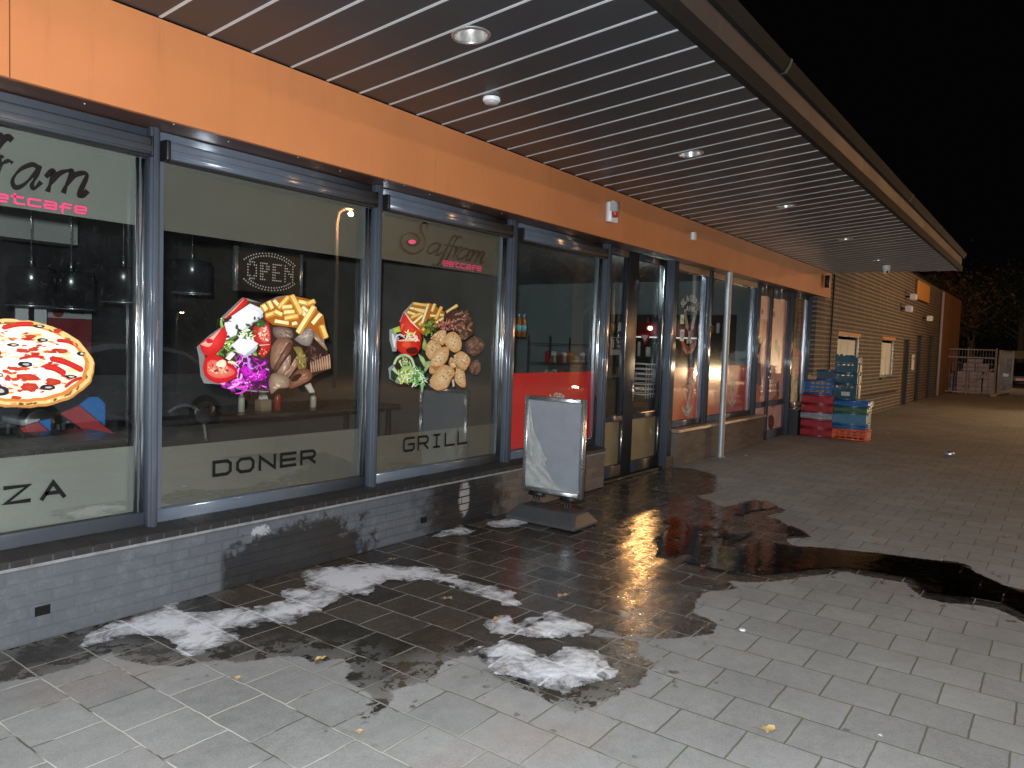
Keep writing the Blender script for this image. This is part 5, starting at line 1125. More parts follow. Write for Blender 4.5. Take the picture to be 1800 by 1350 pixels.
for h, m_, st, lb in ((.168, red, 'solid', 'red crate on the ground, lowest of the left stack'), (.172, red, 'solid', 'red crate second from the ground, under the grey one'), (.118, gry, 'tray', 'shallow grey crate between two pairs of red crates'),
                      (.165, red, 'solid', 'red crate lying right on top of the grey crate'), (.185, red, 'solid', 'topmost red crate, under the bright blue one')):
    crate(lb, 'crate', cx0 + random.uniform(-.012, .012), y0 + random.uniform(-.01, .01), zz, .575, .38, h - .003, m_, st, 2, 7, GL); zz += h
zr = zz
crate('bright blue ribbed crate on top of the red stack', 'crate', cx0 - .01, y0 - .02, zr, .52, .36, .27, blu, 'slots', 2, 5, GL)
crate('dark smoky blue crate highest on the left stack', 'crate', cx0 + .03, y0 - .24, zr + .272, .37, .34, .20, dbl, 'tray', 2, 4, GL)
wb = thing('wooden_box', 'pale wooden fruit box standing behind the bright blue crate', 'box', (cx0 + .40, y0, zr), GL)
mb = MB()
for z_ in (0, .105, .21, .31): mb.box(cx0 + .40, cx0 + .41, y0 - .42, y0 + .02, zr - .05 + z_, zr - .05 + z_ + .085)
mb.build('slat', woodm, wb)
for yy in (y0 - .40, y0 - .02): mb = MB(); mb.box(cx0 + .411, cx0 + .435, yy, yy + .03, zr - .05, zr + .36); mb.build('corner_post', woodm, wb)
cx1 = 14.93; y1 = 3.43; zz = .002
for h, w, m_, st, rws, lb in ((.205, .60, ora, 'slots', 2, 'orange slotted crate on the ground under the blue crates'), (.075, .585, blu, 'tray', 1, 'low deep blue tray right on top of the orange crate'), (.215, .585, sblu, 'tray', 4, 'steel blue perforated crate in the middle of the right stack'),
                              (.125, .575, grn, 'tray', 1, 'dark green crate under the uppermost blue tray'), (.115, .60, blu, 'tray', 2, 'blue tray carrying the tall teal bottle crates')):
    crate(lb, 'crate', cx1 + random.uniform(-.012, .012), y1 + random.uniform(-.008, .012), zz, w, .42, h - .003, m_, st, rws, 5, GL); zz += h
for h, dx, lb in ((.30, .05, 'tall teal bottle crate with a torn white label, lowest of the bottle crates'), (.20, .06, 'teal bottle crate in the middle of the bottle crates'), (.20, .055, 'shiny teal bottle crate second from the top')):
    c_ = crate(lb, 'crate', cx1 + dx, y1 + .03, zz, .40, .34, h - .003, teal, 'bottle', 3, 4, GL)
    if h == .30:
        l_ = MB(); l_.rbox(cx1 + dx - .012, cx1 + dx - .0055, y1 - .26, y1 - .11, zz + .08, zz + .155, .01, 'x', 3); l_.build('paper_label', mat('dirty_white_label', (.45, .46, .44), .7, 0, .3, .5, 40), c_)
    for sy in range(1):
        w_ = MB(); w_.box(cx1 + dx + .10, cx1 + dx + .22, y1 - .385, y1 - .3775, zz + .03, zz + h - .04); w_.build('wood_insert', woodm, c_)
    zz += h
tp = thing('crate', 'topmost teal bottle crate with a wavy notched rim', 'crate', (cx1 + .05, y1, zz), GL)
prof = [(y1 + .03, zz), (y1 + .03, zz + .15), (y1 - .01, zz + .16), (y1 - .03, zz + .125), (y1 - .12, zz + .115), (y1 - .15, zz + .145), (y1 - .21, zz + .14), (y1 - .24, zz + .10), (y1 - .33, zz + .085), (y1 - .36, zz + .12), (y1 - .37, zz + .115), (y1 - .37, zz)]
for a in (cx1 + .05, cx1 + .38): mb = MB(); mb.prism(prof, a, a + .012, 'x'); mb.build('notched_side', teal, tp)
mb = MB(); mb.box(cx1 + .063, cx1 + .379, y1 + .018, y1 + .03, zz, zz + .13); mb.build('side_wall', teal, tp); mb = MB(); mb.box(cx1 + .063, cx1 + .379, y1 - .37, y1 - .358, zz, zz + .10); mb.build('side_wall', teal, tp)

# ================================================================ BRICK WING
wing = thing('brick_wing', 'long windowed brown brick wing of the building behind the crates', 'building', (16.05, 4.12, 0))
W1 = (17.95, 20.15, .97, 2.05); W2 = (23.0, 24.9, .97, 2.07); XW = 41.6; HW = 4.30
def wall_with_holes(x0, x1, z0, z1, holes, y, yb):
    mb = MB(); xs_ = sorted({x0, x1, *[h[0] for h in holes], *[h[1] for h in holes]}); zs_ = sorted({z0, z1, *[h[2] for h in holes], *[h[3] for h in holes]})
    for a, b in zip(xs_[:-1], xs_[1:]):
        for c, d_ in zip(zs_[:-1], zs_[1:]):
            if any(h[0] <= a and b <= h[1] and h[2] <= c and d_ <= h[3] for h in holes): continue
            mb.add([(a, y, c), (b, y, c), (b, y, d_), (a, y, d_)], [(0, 1, 2, 3)])
    for h in holes:
        a, b, c, d_ = h; mb.add([(a, y, c), (b, y, c), (b, y, d_), (a, y, d_), (a, yb, c), (b, yb, c), (b, yb, d_), (a, yb, d_)], [(0, 1, 5, 4), (1, 2, 6, 5), (2, 3, 7, 6), (3, 0, 4, 7)])
    return mb
DO = [(26.6, 27.7, 0.0, 2.15), (29.2, 30.3, 0.0, 2.35), (32.0, 33.1, 0.0, 2.4)]
mb = wall_with_holes(XE, 34.6, 0, HW, [W1, W2] + DO, 4.12, 4.26)
mb.add([(XE, 4.12, 0), (XE, 4.6, 0), (XE, 4.6, HW), (XE, 4.12, HW)], [(0, 1, 2, 3)])
mb.add([(XE, 4.12, HW), (34.6, 4.12, HW), (34.6, 12, HW), (XE, 12, HW)], [(0, 1, 2, 3)])
mb.build('wall', M_wing, wing)
mb = MB(); mb.box(XE - .02, 41.7, 4.08, 4.40, HW + .002, HW + .07); mb.build('roof_edge', M_edge, wing)
M_blind = mat('white_vertical_blind', (.86, .83, .82), .45, 0, .5, .08, 4)
M_lint = mat('orange_lintel', (.50, .22, .05), .55, 0, .4, .2)
for w in (W1, W2):
    f_ = MB(); a, b, c, d_ = w; e = .05
    f_.box(a, b, 4.123, 4.17, c, c + e); f_.box(a, b, 4.123, 4.17, d_ - e, d_); f_.box(a, a + e, 4.123, 4.17, c + e, d_ - e); f_.box(b - e, b, 4.123, 4.17, c + e, d_ - e)
    fr_ = f_.build('window', M_alu, wing)
    g_ = MB(); g_.box(a + e, b - e, 4.128, 4.132, c + e, d_ - e); g_.build('pane', M_glass4, fr_)
    bl_ = MB(); n = 3
    for i in range(n):
        u0 = a + e + (b - a - 2 * e) * i / n; u1 = u0 + (b - a - 2 * e) / n - .012; pts = [(u0 + (u1 - u0) * j / 6, 4.205 - .06 * math.sin(math.pi * j / 6)) for j in range(7)]
        bl_.add([(x, y, c + .06) for x, y in pts] + [(x, y, d_ - .12) for x, y in pts], [(j, j + 1, 8 + j, 7 + j) for j in range(6)], 0, None, True)
    bl_.build('blind_slats', M_blind, fr_)
    l_ = MB(); l_.box(a - .03, b + .03, 4.095, 4.119, d_ - .03, d_ + .05); l_.build('lintel', M_lint, wing)
    l_ = MB(); l_.box(a - .04, b + .04, 4.06, 4.20, c - .06, c - .002); l_.build('sill', M_dark, fr_)
for i, h in enumerate(DO):
    d_ = MB(); d_.box(h[0] + .06, h[1] - .06, 4.20, 4.245, .02, h[3] - .07); d_.box(h[0] + .14, h[1] - .14, 4.185, 4.199, 1.1, h[3] - .2); d_.box(h[0] + .14, h[1] - .14, 4.185, 4.199, .15, .95); dd = d_.build('door', mat('black_brown_door', (.022, .017, .015), .4, 0, .5, .3), wing)
    fm = MB(); fm.box(h[0], h[0] + .055, 4.14, 4.25, 0, h[3]); fm.box(h[1] - .055, h[1], 4.14, 4.25, 0, h[3]); fm.box(h[0] + .056, h[1] - .056, 4.14, 4.25, h[3] - .06, h[3]); fm.build('frame', M_dark, dd)
    k_ = MB(); k_.tube([(h[0] + .14, 4.15, 1.05), (h[0] + .14, 4.13, 1.05), (h[0] + .26, 4.13, 1.05)], .012, 6); k_.box(h[0] + .12, h[0] + .16, 4.175, 4.184, .95, 1.15); k_.build('handle', M_alu, dd)
clad = MB()
xx = 34.61
while xx < XW: clad.rbox(xx, min(xx + .16, XW), 4.09, 4.13, .25, HW, .006, 'z', 2); xx += .166
clad.box(34.61, XW, 4.131, 4.5, .0, HW); clad.box(XW + .001, XW + .02, 4.10, 9, 0, HW)
clad.build('timber_cladding', mat('orange_timber', (.20, .085, .032), .55, 0, .4, .35, 3), wing)
dp = MB(); dp.tube([(34.5, 4.04, .05), (34.5, 4.04, HW - .1)], .05, 10); dp.build('downpipe', mat('pale_downpipe', (.42, .38, .36), .5, 0, .5, .15), wing)
bp = MB(); bp.tube([(17.2, 4.09, .02), (17.2, 4.09, 3.30)], .018, 8)
cb = thing('hanging_cable', 'thin black cable hanging straight down the brick wing beside the white blinds', 'cable', (17.2, 4.09, 0)); bp.build('cable', M_dark, cb)
for z_ in (.6, 1.4, 2.2, 3.0): cl = MB(); cl.box(17.17, 17.23, 4.06, 4.119, z_, z_ + .015); cl.build('clip', M_dark, cb)
hp = thing('hand_rail', 'low dark rail along the foot of the brick wing', 'rail', (20, 4.0, 0)); mb = MB(); mb.tube([(16.9, 4.07, .52), (25.5, 4.07, .52)], .02, 8); mb.build('bar', M_dark, hp); 
for x in (17.0, 20.2, 25.4): mb = MB(); mb.tube([(x, 4.07, .52), (x, 4.12, .52)], .015, 6); mb.build('bracket', M_dark, hp)
bd = thing('wall_board', 'blank orange board high on the brick wing', 'board', (29.3, 4.0, 3.7)); mb = MB(); mb.rbox(28.15, 30.75, 4.03, 4.10, 3.52, 4.12, .02, 'y'); mb.build('panel', mat('orange_board', (.55, .24, .05), .5, 0, .4, .25, 2), bd)
mb = MB(); mb.box(28.1, 30.8, 4.101, 4.118, 3.49, 4.15); mb.build('frame', M_dark, bd)
for px, py, lb in ((1603, 522, 'pale flood lamp on the brick wing right below the orange board'), (1595, 543, 'pale flood lamp on the brick wing, lower and nearer than the other two'), (1632, 560, 'pale flood lamp farthest along the brick wing')):
    q_ = on_y(px, py, 3.95); t = thing('flood_lamp', lb, 'lamp', (q_[0], 4.0, q_[2]), 'unlit flood lamps on the brick wing')
    mb = MB(); mb.rbox(q_[0] - .18, q_[0] + .18, 3.82, 3.98, q_[2] - .09, q_[2] + .09, .03, 'x', 4); mb.build('head', M_white, t); mb = MB(); mb.tube([(q_[0], 3.985, q_[2]), (q_[0], 4.119, q_[2] + .02)], .03, 8); mb.build('arm', M_dark, t)
q_ = on_y(1605, 637, 4.08); nb = thing('notice_board', 'small white notice on the brick wing beside the first dark door', 'notice', (q_[0], 4.08, q_[2])); mb = MB(); mb.rbox(q_[0] - .22, q_[0] + .22, 4.07, 4.10, q_[2] - .26, q_[2] + .26, .02, 'y'); mb.build('panel', M_white, nb); mb = MB(); mb.box(q_[0] - .16, q_[0] + .16, 4.066, 4.0695, q_[2] + .08, q_[2] + .18); mb.build('printed_band', gry, nb)

# ================================================================ YARD AT THE FAR END
fx = 37.9
fen = thing('mesh_fence', 'temporary steel mesh fence across the yard at the end of the wing', 'fence', (fx, 3.4, 0))
M_zinc = mat('dull_zinc', (.34, .31, .28), .5, .5, .5, .2)
ys = [4.70, 3.6, 2.55, 2.3]
mb = MB()
for z_ in (.12, 1.62, 1.97): mb.tube([(fx, 5.6, z_), (fx, 2.32, z_)], .028, 8)
mb.build('rail', M_zinc, fen)
for yy in (5.6, 4.4, 3.35, 2.32): mb = MB(); mb.tube([(fx, yy, .02), (fx, yy, 2.05)], .034, 8); mb.build('post', M_zinc, fen)
w_ = MB(); yy = 5.55
while yy > 2.35: w_.box(fx - .003, fx + .003, yy - .003, yy + .003, .13, 1.96); yy -= .11
zz_ = .25
while zz_ < 1.9: w_.box(fx - .0075, fx - .0035, 2.33, 5.6, zz_ - .003, zz_ + .003); zz_ += .28
w_.build('wire_mesh', M_zinc, fen)
for yy in (2.32, 4.4): mb = MB(); mb.rbox(fx - .38, fx + .38, yy - .11, yy + .11, 0, .13, .04, 'x', 4); mb.build('concrete_foot', mat('old_concrete', (.25, .24, .22), .9, 0, .3, .3, 9, .3, 60), fen)
fe2 = thing('mesh_fence', 'short mesh fence panel turned edge on toward the road', 'fence', (38.5, 2.2, 0))
mb = MB()
for z_ in (.1, 1.95): mb.tube([(38.05, 2.22, z_), (41.0, 1.85, z_)], .028, 8)
for q_ in ((38.05, 2.22), (41.0, 1.85)): mb.tube([(q_[0], q_[1], 0), (q_[0], q_[1], 2.0)], .032, 8)
mb.build('tube_frame', M_zinc, fe2); w_ = MB()
for i in range(26): f = i / 26; w_.box(38.05 + 2.95 * f - .004, 38.05 + 2.95 * f + .004, 2.22 - .37 * f - .004, 2.22 - .37 * f + .004, .1, 1.95)
w_.build('wire_mesh', M_zinc, fe2)
M_pack = mat('pale_pink_pack', (.36, .29, .27), .8, 0, .3, .25, 4, .2, 30)
def pack(lb, x, y, z, d, w, h, m, n=5):
    t = thing('paver_pack', lb, 'stone pack', (x, y, z), 'stacked stone packs in the fenced yard'); mb = MB()
    for i in range(n): mb.rbox(x + random.uniform(0, .02), x + d, y - w, y + random.uniform(-.02, .0), z + h * i / n + .004, z + h * (i + 1) / n - .004, .012, 'z', 2)
    mb.build('stone_layers', m, t); s_ = MB(); s_.box(x - .006, x - .002, y - w * .52, y - w * .48, z, z + h); s_.build('strap', M_dark, t)
pack('broad pale pack of stones on the ground behind the fence', 39.3, 3.85, 0, .9, .95, 1.0, M_pack, 6)
pack('right pale stone pack standing beside the broad pack', 39.35, 2.86, 0, .9, .42, 1.0, M_pack, 6)
pack('wide pale pack lying on the two lower stone packs', 39.3, 3.65, 1.004, .8, .95, .36, M_pack, 2)
pack('small pale stone pack at the very top of the heap', 39.35, 3.45, 1.368, .7, .5, .20, M_pack, 1)
for y_, h, lb in ((4.62, 1.1, 'dark wheeled bin at the left in the fenced yard'), (4.10, 1.0, 'blackish green wheeled bin close to the stone packs')):
    t = thing('wheeled_bin', lb, 'bin', (39.2, y_, 0)); mb = MB(); a = .24
    mb.add([(39.2 + i * .5 * s_, y_ - .03 * (1 - s_) * 0 + j * a * s_ - a * s_ / 2, z_) for z_, s_ in ((.06, .85), (h - .1, 1)) for i in (0, 1) for j in (0, 2)], [(0, 2, 3, 1), (4, 5, 7, 6), (0, 1, 5, 4), (2, 6, 7, 3), (0, 4, 6, 2), (1, 3, 7, 5)]); mb.build('body', P_('dark_bin_plastic', (.02, .03, .032)), t)
    mb = MB(); mb.rbox(39.16, 39.72, y_ - a / 2 - .02, y_ + 1.5 * a + .02, h - .098, h - .04, .02, 'y', 3); mb.build('lid', P_('dark_bin_plastic', (.02, .03, .032)), t)
    for yy in (y_, y_ + .2): mb = MB(); mb.lathe([(0, -.02), (.09, -.02), (.1, 0), (.09, .02), (0, .02)], (39.62, yy, .1), 14, ax='y'); mb.build('wheel', M_dark, t)
for a, b, lb in (((38.6, 3.9, .02), (39.25, 2.35, 1.25), 'thin pale pole leaning on the stone packs'), ((38.7, 3.45, .02), (39.28, 2.55, 1.15), 'second thin pole leaning against the packs, shorter')):
    t = thing('leaning_pole', lb, 'pole', a); mb = MB(); mb.tube([a, b], .022, 7); mb.build('shaft', M_zinc, t)
kb = MB(); kb.rbox(40.5, 41.0, -4, 1.9, .0, .32, .03, 'y', 3); lw = thing('low_kerb_wall', 'low pale kerb wall on the far side of the yard', 'low wall', (41, 0, 0)); kb.build('coping', mat('sandy_concrete', (.40, .33, .24), .85, 0, .3, .25, 3, .2, 40), lw)

# ---- cars
M_tyre = mat('tyre_rubber', (.012, .012, .012), .8, 0, .3, .2); M_rim = mat('alloy_rim', (.45, .46, .48), .3, .8, .5, .1); M_cg = mat('dark_car_glass', (.008, .009, .011), .06, 0, .6, .05)
def car(lb, loc, rot, paint, lit=False, plate=(.75, .55, .08), scale=1.0):
    t = thing('parked_car', lb, 'car', (0, 0, 0)); parts = []
    pr = [(-2.1, .30), (-2.16, .52), (-2.12, .82), (-1.98, .93), (-1.55, .99), (-1.05, 1.36), (-.55, 1.46), (.25, 1.46), (.75, 1.36), (1.25, .98), (1.85, .90), (2.10, .76), (2.16, .50), (2.10, .28)]
    mb = MB(); L = len(pr); secs = [(-.83, .0), (-.86, .06), (-.80, .0), (.80, 0), (.86, .06), (.83, 0)]
    for k_ in range(2): pass
    def half(zv): return .86 if zv < .95 else .86 - (zv - .95) * .42
    vs = [];
    for u, v in pr: h = half(v); vs += [(u, -h, v), (u, -h * .92, v + (.02 if v > .9 else 0)), (u, h * .92, v + (.02 if v > .9 else 0)), (u, h, v)]
    fs = []
    for i in range(L - 1):
        for j in range(3): fs.append((i * 4 + j, i * 4 + j + 1, i * 4 + 4 + j + 1, i * 4 + 4 + j))
    fs += [[i * 4 for i in range(L)][::-1], [i * 4 + 3 for i in range(L)], (0, (L - 1) * 4, (L - 1) * 4 + 1, (L - 1) * 4 + 2, (L - 1) * 4 + 3, 3, 2, 1)][:2]
    mb.add(vs, fs, 0, None, False); b_ = mb.build('body', paint); b_.parent = t
    bv = b_.modifiers.new('bevel', 'BEVEL'); bv.width = .05; bv.segments = 3; bv.limit_method = 'ANGLE'
    for s_ in (-1, 1):
        g_ = MB(); pts = [(-1.40, 1.01), (-1.0, 1.32), (-.55, 1.40), (.22, 1.40), (.70, 1.30), (1.10, 1.0)]
        g_.add([(u, s_ * (half(v) + .006), v) for u, v in pts], [list(range(6))]); o = g_.build('side_window', M_cg); o.parent = t
        for xx in (-1.32, 1.34):
            w_ = MB(); w_.lathe([(.0, -.09), (.29, -.10), (.32, -.06), (.32, .06), (.29, .10), (.2, .105)], (xx, s_ * .78, .32), 24, ax='y'); o = w_.build('wheel', M_tyre); o.parent = t
            r_ = MB(); r_.lathe([(0, s_ * .112), (.19, s_ * .108), (.2, s_ * .09)], (xx, s_ * .78, .32), 20, ax='y'); ro = r_.build('rim', M_rim); ro.parent = o
        hl = MB(); hl.lathe([(0, .035), (.07, .03), (.10, .0)], (2.13, s_ * .62, .66), 16, ax='x')
        o = hl.build('headlight', mat('lit_headlight', (.9, .85, .7), .2, 0, .5, .02, emit=(1, .72, .42), estr=1700) if lit else mat('clear_headlight', (.5, .5, .5), .1, .3, .6, .1)); o.parent = t
        tl_ = MB(); tl_.rbox(-2.19, -2.10, s_ * .70 - .12, s_ * .70 + .12, .72, .88, .02, 'x', 3); o = tl_.build('tail_light', mat('red_tail_lens', (.28, .02, .015), .2, 0, .6, .1)); o.parent = t
    for pts, nm in (([(-1.52, 1.02), (-1.09, 1.36)], 'rear_window'), ([(.80, 1.355), (1.20, 1.02)], 'windscreen')):
        g_ = MB(); (u0, v0), (u1, v1) = pts; s_ = -1 if nm == 'rear_window' else 1
        g_.add([(u0 + s_ * .02, -half(v0) + .08, v0 + .03), (u1 + s_ * .02, -half(v1) + .1, v1 + .03), (u1 + s_ * .02, half(v1) - .1, v1 + .03), (u0 + s_ * .02, half(v0) - .08, v0 + .03)], [(0, 1, 2, 3)]); o = g_.build(nm, M_cg); o.parent = t
    pl = MB(); pl.rbox(-2.20, -2.17, -.26, .26, .55, .67, .01, 'x', 2); o = pl.build('number_plate', mat('sodium_lit_plate', plate, .4, 0, .5, .1)); o.parent = t
    bp_ = MB(); bp_.rbox(-2.22, -2.05, -.82, .82, .32, .50, .05, 'y', 3); bp_.rbox(2.06, 2.22, -.82, .82, .30, .48, .05, 'y', 3); o = bp_.build('bumper', M_dark); o.parent = t
    t.location = loc; t.rotation_euler = (0, 0, R(rot)); t.scale = (scale,) * 3; return t
car('black car seen from behind at the far right edge, with a number plate painted orange as if sodium lit', (48.2, 1.75, 0), 2, mat('black_car_paint', (.010, .010, .012), .25, 0, .6, .1, coat=.6), plate=(.9, .30, .04), scale=.98)  # yellow plate given an orange base, sodium light put into its colour
car('silver hatchback car parked behind the camera, mirrored in the cafe windows', (6.0, -4.2, -.12), 178, mat('silver_car_paint', (.30, .32, .35), .25, .3, .6, .1, coat=.8))
car('car with glowing warm headlights across the street, mirrored in the orange film', (30.6, -2.5, 0), 176, mat('grey_car_paint', (.10, .10, .10), .25, .2, .6, .1, coat=.7), lit=True)
for yy in (-1.88, -3.12): lamp('headlight_beam', (28.3, yy, .66), 200, (1, .66, .36), .08, 'SPOT', (8.5, 3.2, .3), 46, .9)

# ---- trees and street furniture on the other side, mirrored in the glass, and the dark trees behind
M_bark = mat('bark', (.12, .085, .055), .9, 0, .2, .4, 6, .8, 30); M_leaf = mat('dark_leaves', (.030, .034, .012), .6, 0, .3, .5, 2); M_leaf2 = mat('autumn_leaves', (.07, .036, .015), .6, 0, .3, .5, 2)
def tree(lb, x, y, h, r, n, seed, lm, trunk=.16):
    t = thing('tree', lb, 'tree', (x, y, 0), 'bare looking street trees in the dark'); rr = random.Random(seed); mb = MB()
    mb.tube([(x, y, 0), (x + .05, y, h * .25), (x - .06, y + .04, h * .5), (x, y, h * .75)], [trunk * 1.2, trunk, trunk * .8, trunk * .45], 12); tips = []
    for i in range(11):
        z0 = h * rr.uniform(.36, .74); a = rr.random() * 6.28; L = r * rr.uniform(.7, 1.05); p1 = (x + math.cos(a) * L * .5, y + math.sin(a) * L * .5, z0 + h * .12); p2 = (x + math.cos(a) * L, y + math.sin(a) * L, z0 + h * rr.uniform(.15, .3))
        mb.tube([(x, y, z0), p1, p2], [trunk * .35, trunk * .2, trunk * .06], 6); tips += [p1, p2, p2]
    mb.build('trunk', M_bark, t); lf = MB()
    for i in range(n):
        c = rr.choice(tips + [(x, y, h * .85)]); s_ = r * .30; px, py, pz = c[0] + rr.gauss(0, s_), c[1] + rr.gauss(0, s_), c[2] + rr.gauss(0, s_ * .8); k_ = rr.uniform(.06, .14)
        a = Vector((rr.gauss(0, 1), rr.gauss(0, 1), rr.gauss(0, 1))).normalized(); b = a.orthogonal().normalized() * k_; a = a.cross(b).normalized() * k_ * .6; P = Vector((px, py, pz))
        lf.add([P - b, P + a, P + b, P - a], [(0, 1, 2, 3)])
    lf.build('crown', lm, t, recalc=False); return t
tree('sodium lit street tree mirrored in the window of the red film', 24.2, -6.2, 7.0, 2.2, 2600, 5, M_leaf2, .24)
tree('dark tree with brownish leaves rising right behind the timber end of the wing', 45.5, 6.4, 6.2, 2.4, 5200, 8, M_leaf2, .2)
tree('black leafy tree farther back behind the parked car', 58, 5.0, 7.5, 3.2, 5200, 9, M_leaf, .25)
tree('dim tree at the right picture edge beyond the black car', 66, 2.6, 8.0, 3.2, 4200, 10, M_leaf, .25)
up = thing('ground_light', 'glowing warm light set in the ground at the foot of the mirrored tree', 'ground light', (23.3, -5.6, 0)); mb = MB(); mb.lathe([(.16, 0), (.16, .03), (.13, .035)], (23.3, -5.6, 0), 20); mb.build('ring', M_dark, up)
mb = MB(); mb.lathe([(.128, .034), (.11, .07), (.06, .095), (0, .10)], (23.3, -5.6, 0), 20); mb.build('lens', mat('glowing_lens', (.9, .7, .4), .3, 0, .5, .02, emit=(1, .62, .26), estr=260), up)
def street_lamp(lb, x, y, h, toward, estr, col):
    t = thing('street_lamp', lb, 'street lamp', (x, y, 0), 'street lamps across the road'); mb = MB(); mb.tube([(x, y, 0), (x, y, h - .4), (x, y + toward * .1, h - .05), (x, y + toward * .5, h + .05)], [.07, .05, .045, .04], 10); mb.build('pole', M_zinc, t)
    mb = MB(); mb.rbox(x - .14, x + .14, y + toward * .5 - .3, y + toward * .5 + .35, h + .02, h + .12, .04, 'y', 4); mb.build('head', M_dark, t)
    mb = MB(); mb.lathe([(0, -.05), (.09, -.04), (.12, .0)], (x, y + toward * .55, h + .018), 14); mb.build('lamp_lens', mat('lit_lens_%d' % int(estr), (.9, .8, .6), .3, 0, .5, .02, emit=col, estr=estr), t)
street_lamp('distant sodium street lamp mirrored beside the doner plate, left one', 22.2, -30.5, 2.6, 1, 90, (1, .62, .30))
street_lamp('distant sodium street lamp mirrored beside the doner plate, right one', 30.0, -39.0, 2.6, 1, 90, (1, .50, .22))
street_lamp('street lamp far down the street mirrored in the raw meat poster', 54.2, -6.4, 2.15, 1, 240, (1, .72, .36))
street_lamp('added fill lamp on a street pole across the pavement behind the camera', 3.0, -4.55, 7.55, 1, 30, (1, .9, .8))  # unseen pole and head for the added fill lamp
street_lamp('orange street lamp across the road opposite the door', 15.5, -9.6, 5.45, 1, 12, (1, .55, .25))
street_lamp('orange street lamp across the road opposite the butcher', 25.0, -5.15, 7.15, 1, 30, (1, .55, .25))
sg2 = thing('sign_board', 'dim yellowish hoarding far behind the fence', 'sign', (52, 2.2, 1.8)); mb = MB(); mb.box(52, 52.06, 1.3, 2.9, 1.65, 2.1); mb.build('panel', mat('dim_yellow_panel', (.16, .13, .06), .6, 0, .3, .4, 3), sg2); mb = MB()
for y_ in (1.5, 2.7): mb.tube([(52.03, y_, 0), (52.03, y_, 1.65)], .05, 8)
mb.build('post', M_dark, sg2)
# ================================================================ INTERIORS
caf = thing('cafe_room', 'dark cafe interior behind the sticker windows', 'room', (2, 7, 0))
M_inw = mat('dark_inner_wall', (.020, .020, .022), .55, 0, .5, .3, 2); M_floor = mat('inner_floor', (.035, .032, .03), .35, 0, .5, .3, 3); M_ceil = mat('cafe_ceiling', (.30, .31, .30), .8, 0, .3, .06)
M_teal = mat('grey_tiled_wall', (.20, .235, .235), .35, 0, .5, .1, 3)
mb = MB(); mb.box(-6, 5.70, 10.0, 10.1, 0, 3.2); mb.box(-6.1, -6, 4.4, 10.1, 0, 3.2); mb.build('back_wall', M_inw, caf)
mb = MB(); mb.box(-6, 12.75, 4.41, 10.1, -.06, .02); mb.build('floor', M_floor, caf)
mb = MB(); mb.box(-6, 12.75, 4.36, 10.1, 2.80, 2.9); mb.build('ceiling', M_ceil, caf)
mb = MB(); mb.box(5.70, 5.80, 4.42, 10.1, .021, 2.799); mb.build('partition', mat('taupe_partition', (.10, .085, .075), .6, 0, .4, .2, 3), caf)
mb = MB(); mb.box(2.1, 3.5, 8.0, 8.3, 2.42, 2.799); mb.box(.4, 2.1, 9.0, 9.3, 2.42, 2.799); mb.build('ceiling_beam', mat('pale_beam', (.42, .43, .41), .8, 0, .3, .06), caf)
M_shade = mat('black_lamp_shade', (.018, .018, .022), .22, 0, .6, .1)
for i, (px, py) in enumerate(((55, 470), (125, 478), (217, 470), (338, 458))):
    q_ = on_y(px, py, 6.6); t = thing('pendant_lamp', ['black drum pendant lamp leftmost behind the pizza window', 'black drum pendant lamp second from left behind the pizza window', 'black drum pendant lamp beside the first window post', 'black drum pendant lamp left of the OPEN sign'][i], 'pendant lamp', (q_[0], 6.6, q_[2]), 'black pendant lamps in the cafe')
    mb = MB(); mb.lathe([(.02, 0), (.17, -.006), (.175, -.02), (.175, -.30), (.165, -.30), (.165, -.02)], (q_[0], 6.6, q_[2]), 32); mb.build('shade', M_shade, t)
    mb = MB(); mb.lathe([(.176, -.30), (.182, -.304), (.176, -.312), (.165, -.31)], (q_[0], 6.6, q_[2]), 32); mb.build('rim', M_alu, t)
    mb = MB(); mb.tube([(q_[0], 6.6, q_[2] + .09), (q_[0], 6.6, 2.80)], .0035, 6); mb.tube([(q_[0], 6.6, q_[2]), (q_[0], 6.6, q_[2] + .09)], .010, 8); mb.build('rod', M_alu, t)
# red and white drinks poster on the back wall
a_, b_ = on_y(83, 537, 8.6), on_y(161, 600, 8.6)
dp = thing('drinks_poster', 'red and white drinks poster with a dark red disc, behind the pizza', 'poster', (a_[0], 8.6, b_[2])); xa, xb = a_[0], b_[0]; zc = on_y(120, 560, 8.6)[2]
mb = MB(); mb.box(xa, xb, 8.60, 8.62, on_y(120, 630, 8.6)[2], zc); mb.build('red_field', mat('poster_red', (.28, .035, .045), .5, 0, .4, .1), dp); mb = MB(); mb.box(xa, xb, 8.601, 8.62, zc + .002, a_[2]); mb.build('white_strip', mat('poster_white', (.48, .50, .49), .5, 0, .4, .1), dp)
cd_ = on_y(103, 547, 8.59); rr = (a_[2] - zc) * .44; mb = MB(); mb.add([(cd_[0] + rr * math.cos(R(i * 12)), 8.597, (a_[2] + zc) / 2 + rr * math.sin(R(i * 12))) for i in range(30)], [list(range(30))]); mb.build('disc', mat('dull_red_disc', (.25, .05, .05), .5, 0, .4, .15), dp)
mb = MB(); put_text(mb, 'DRINK', rr * .62, lambda u, v, uc: (on_y(138, 545, 8.59)[0] + u, 8.596, (a_[2] + zc) / 2 - rr * .2 + v), .1, .04, 1.2); mb.build('lettering', M_ink, dp, recalc=False)
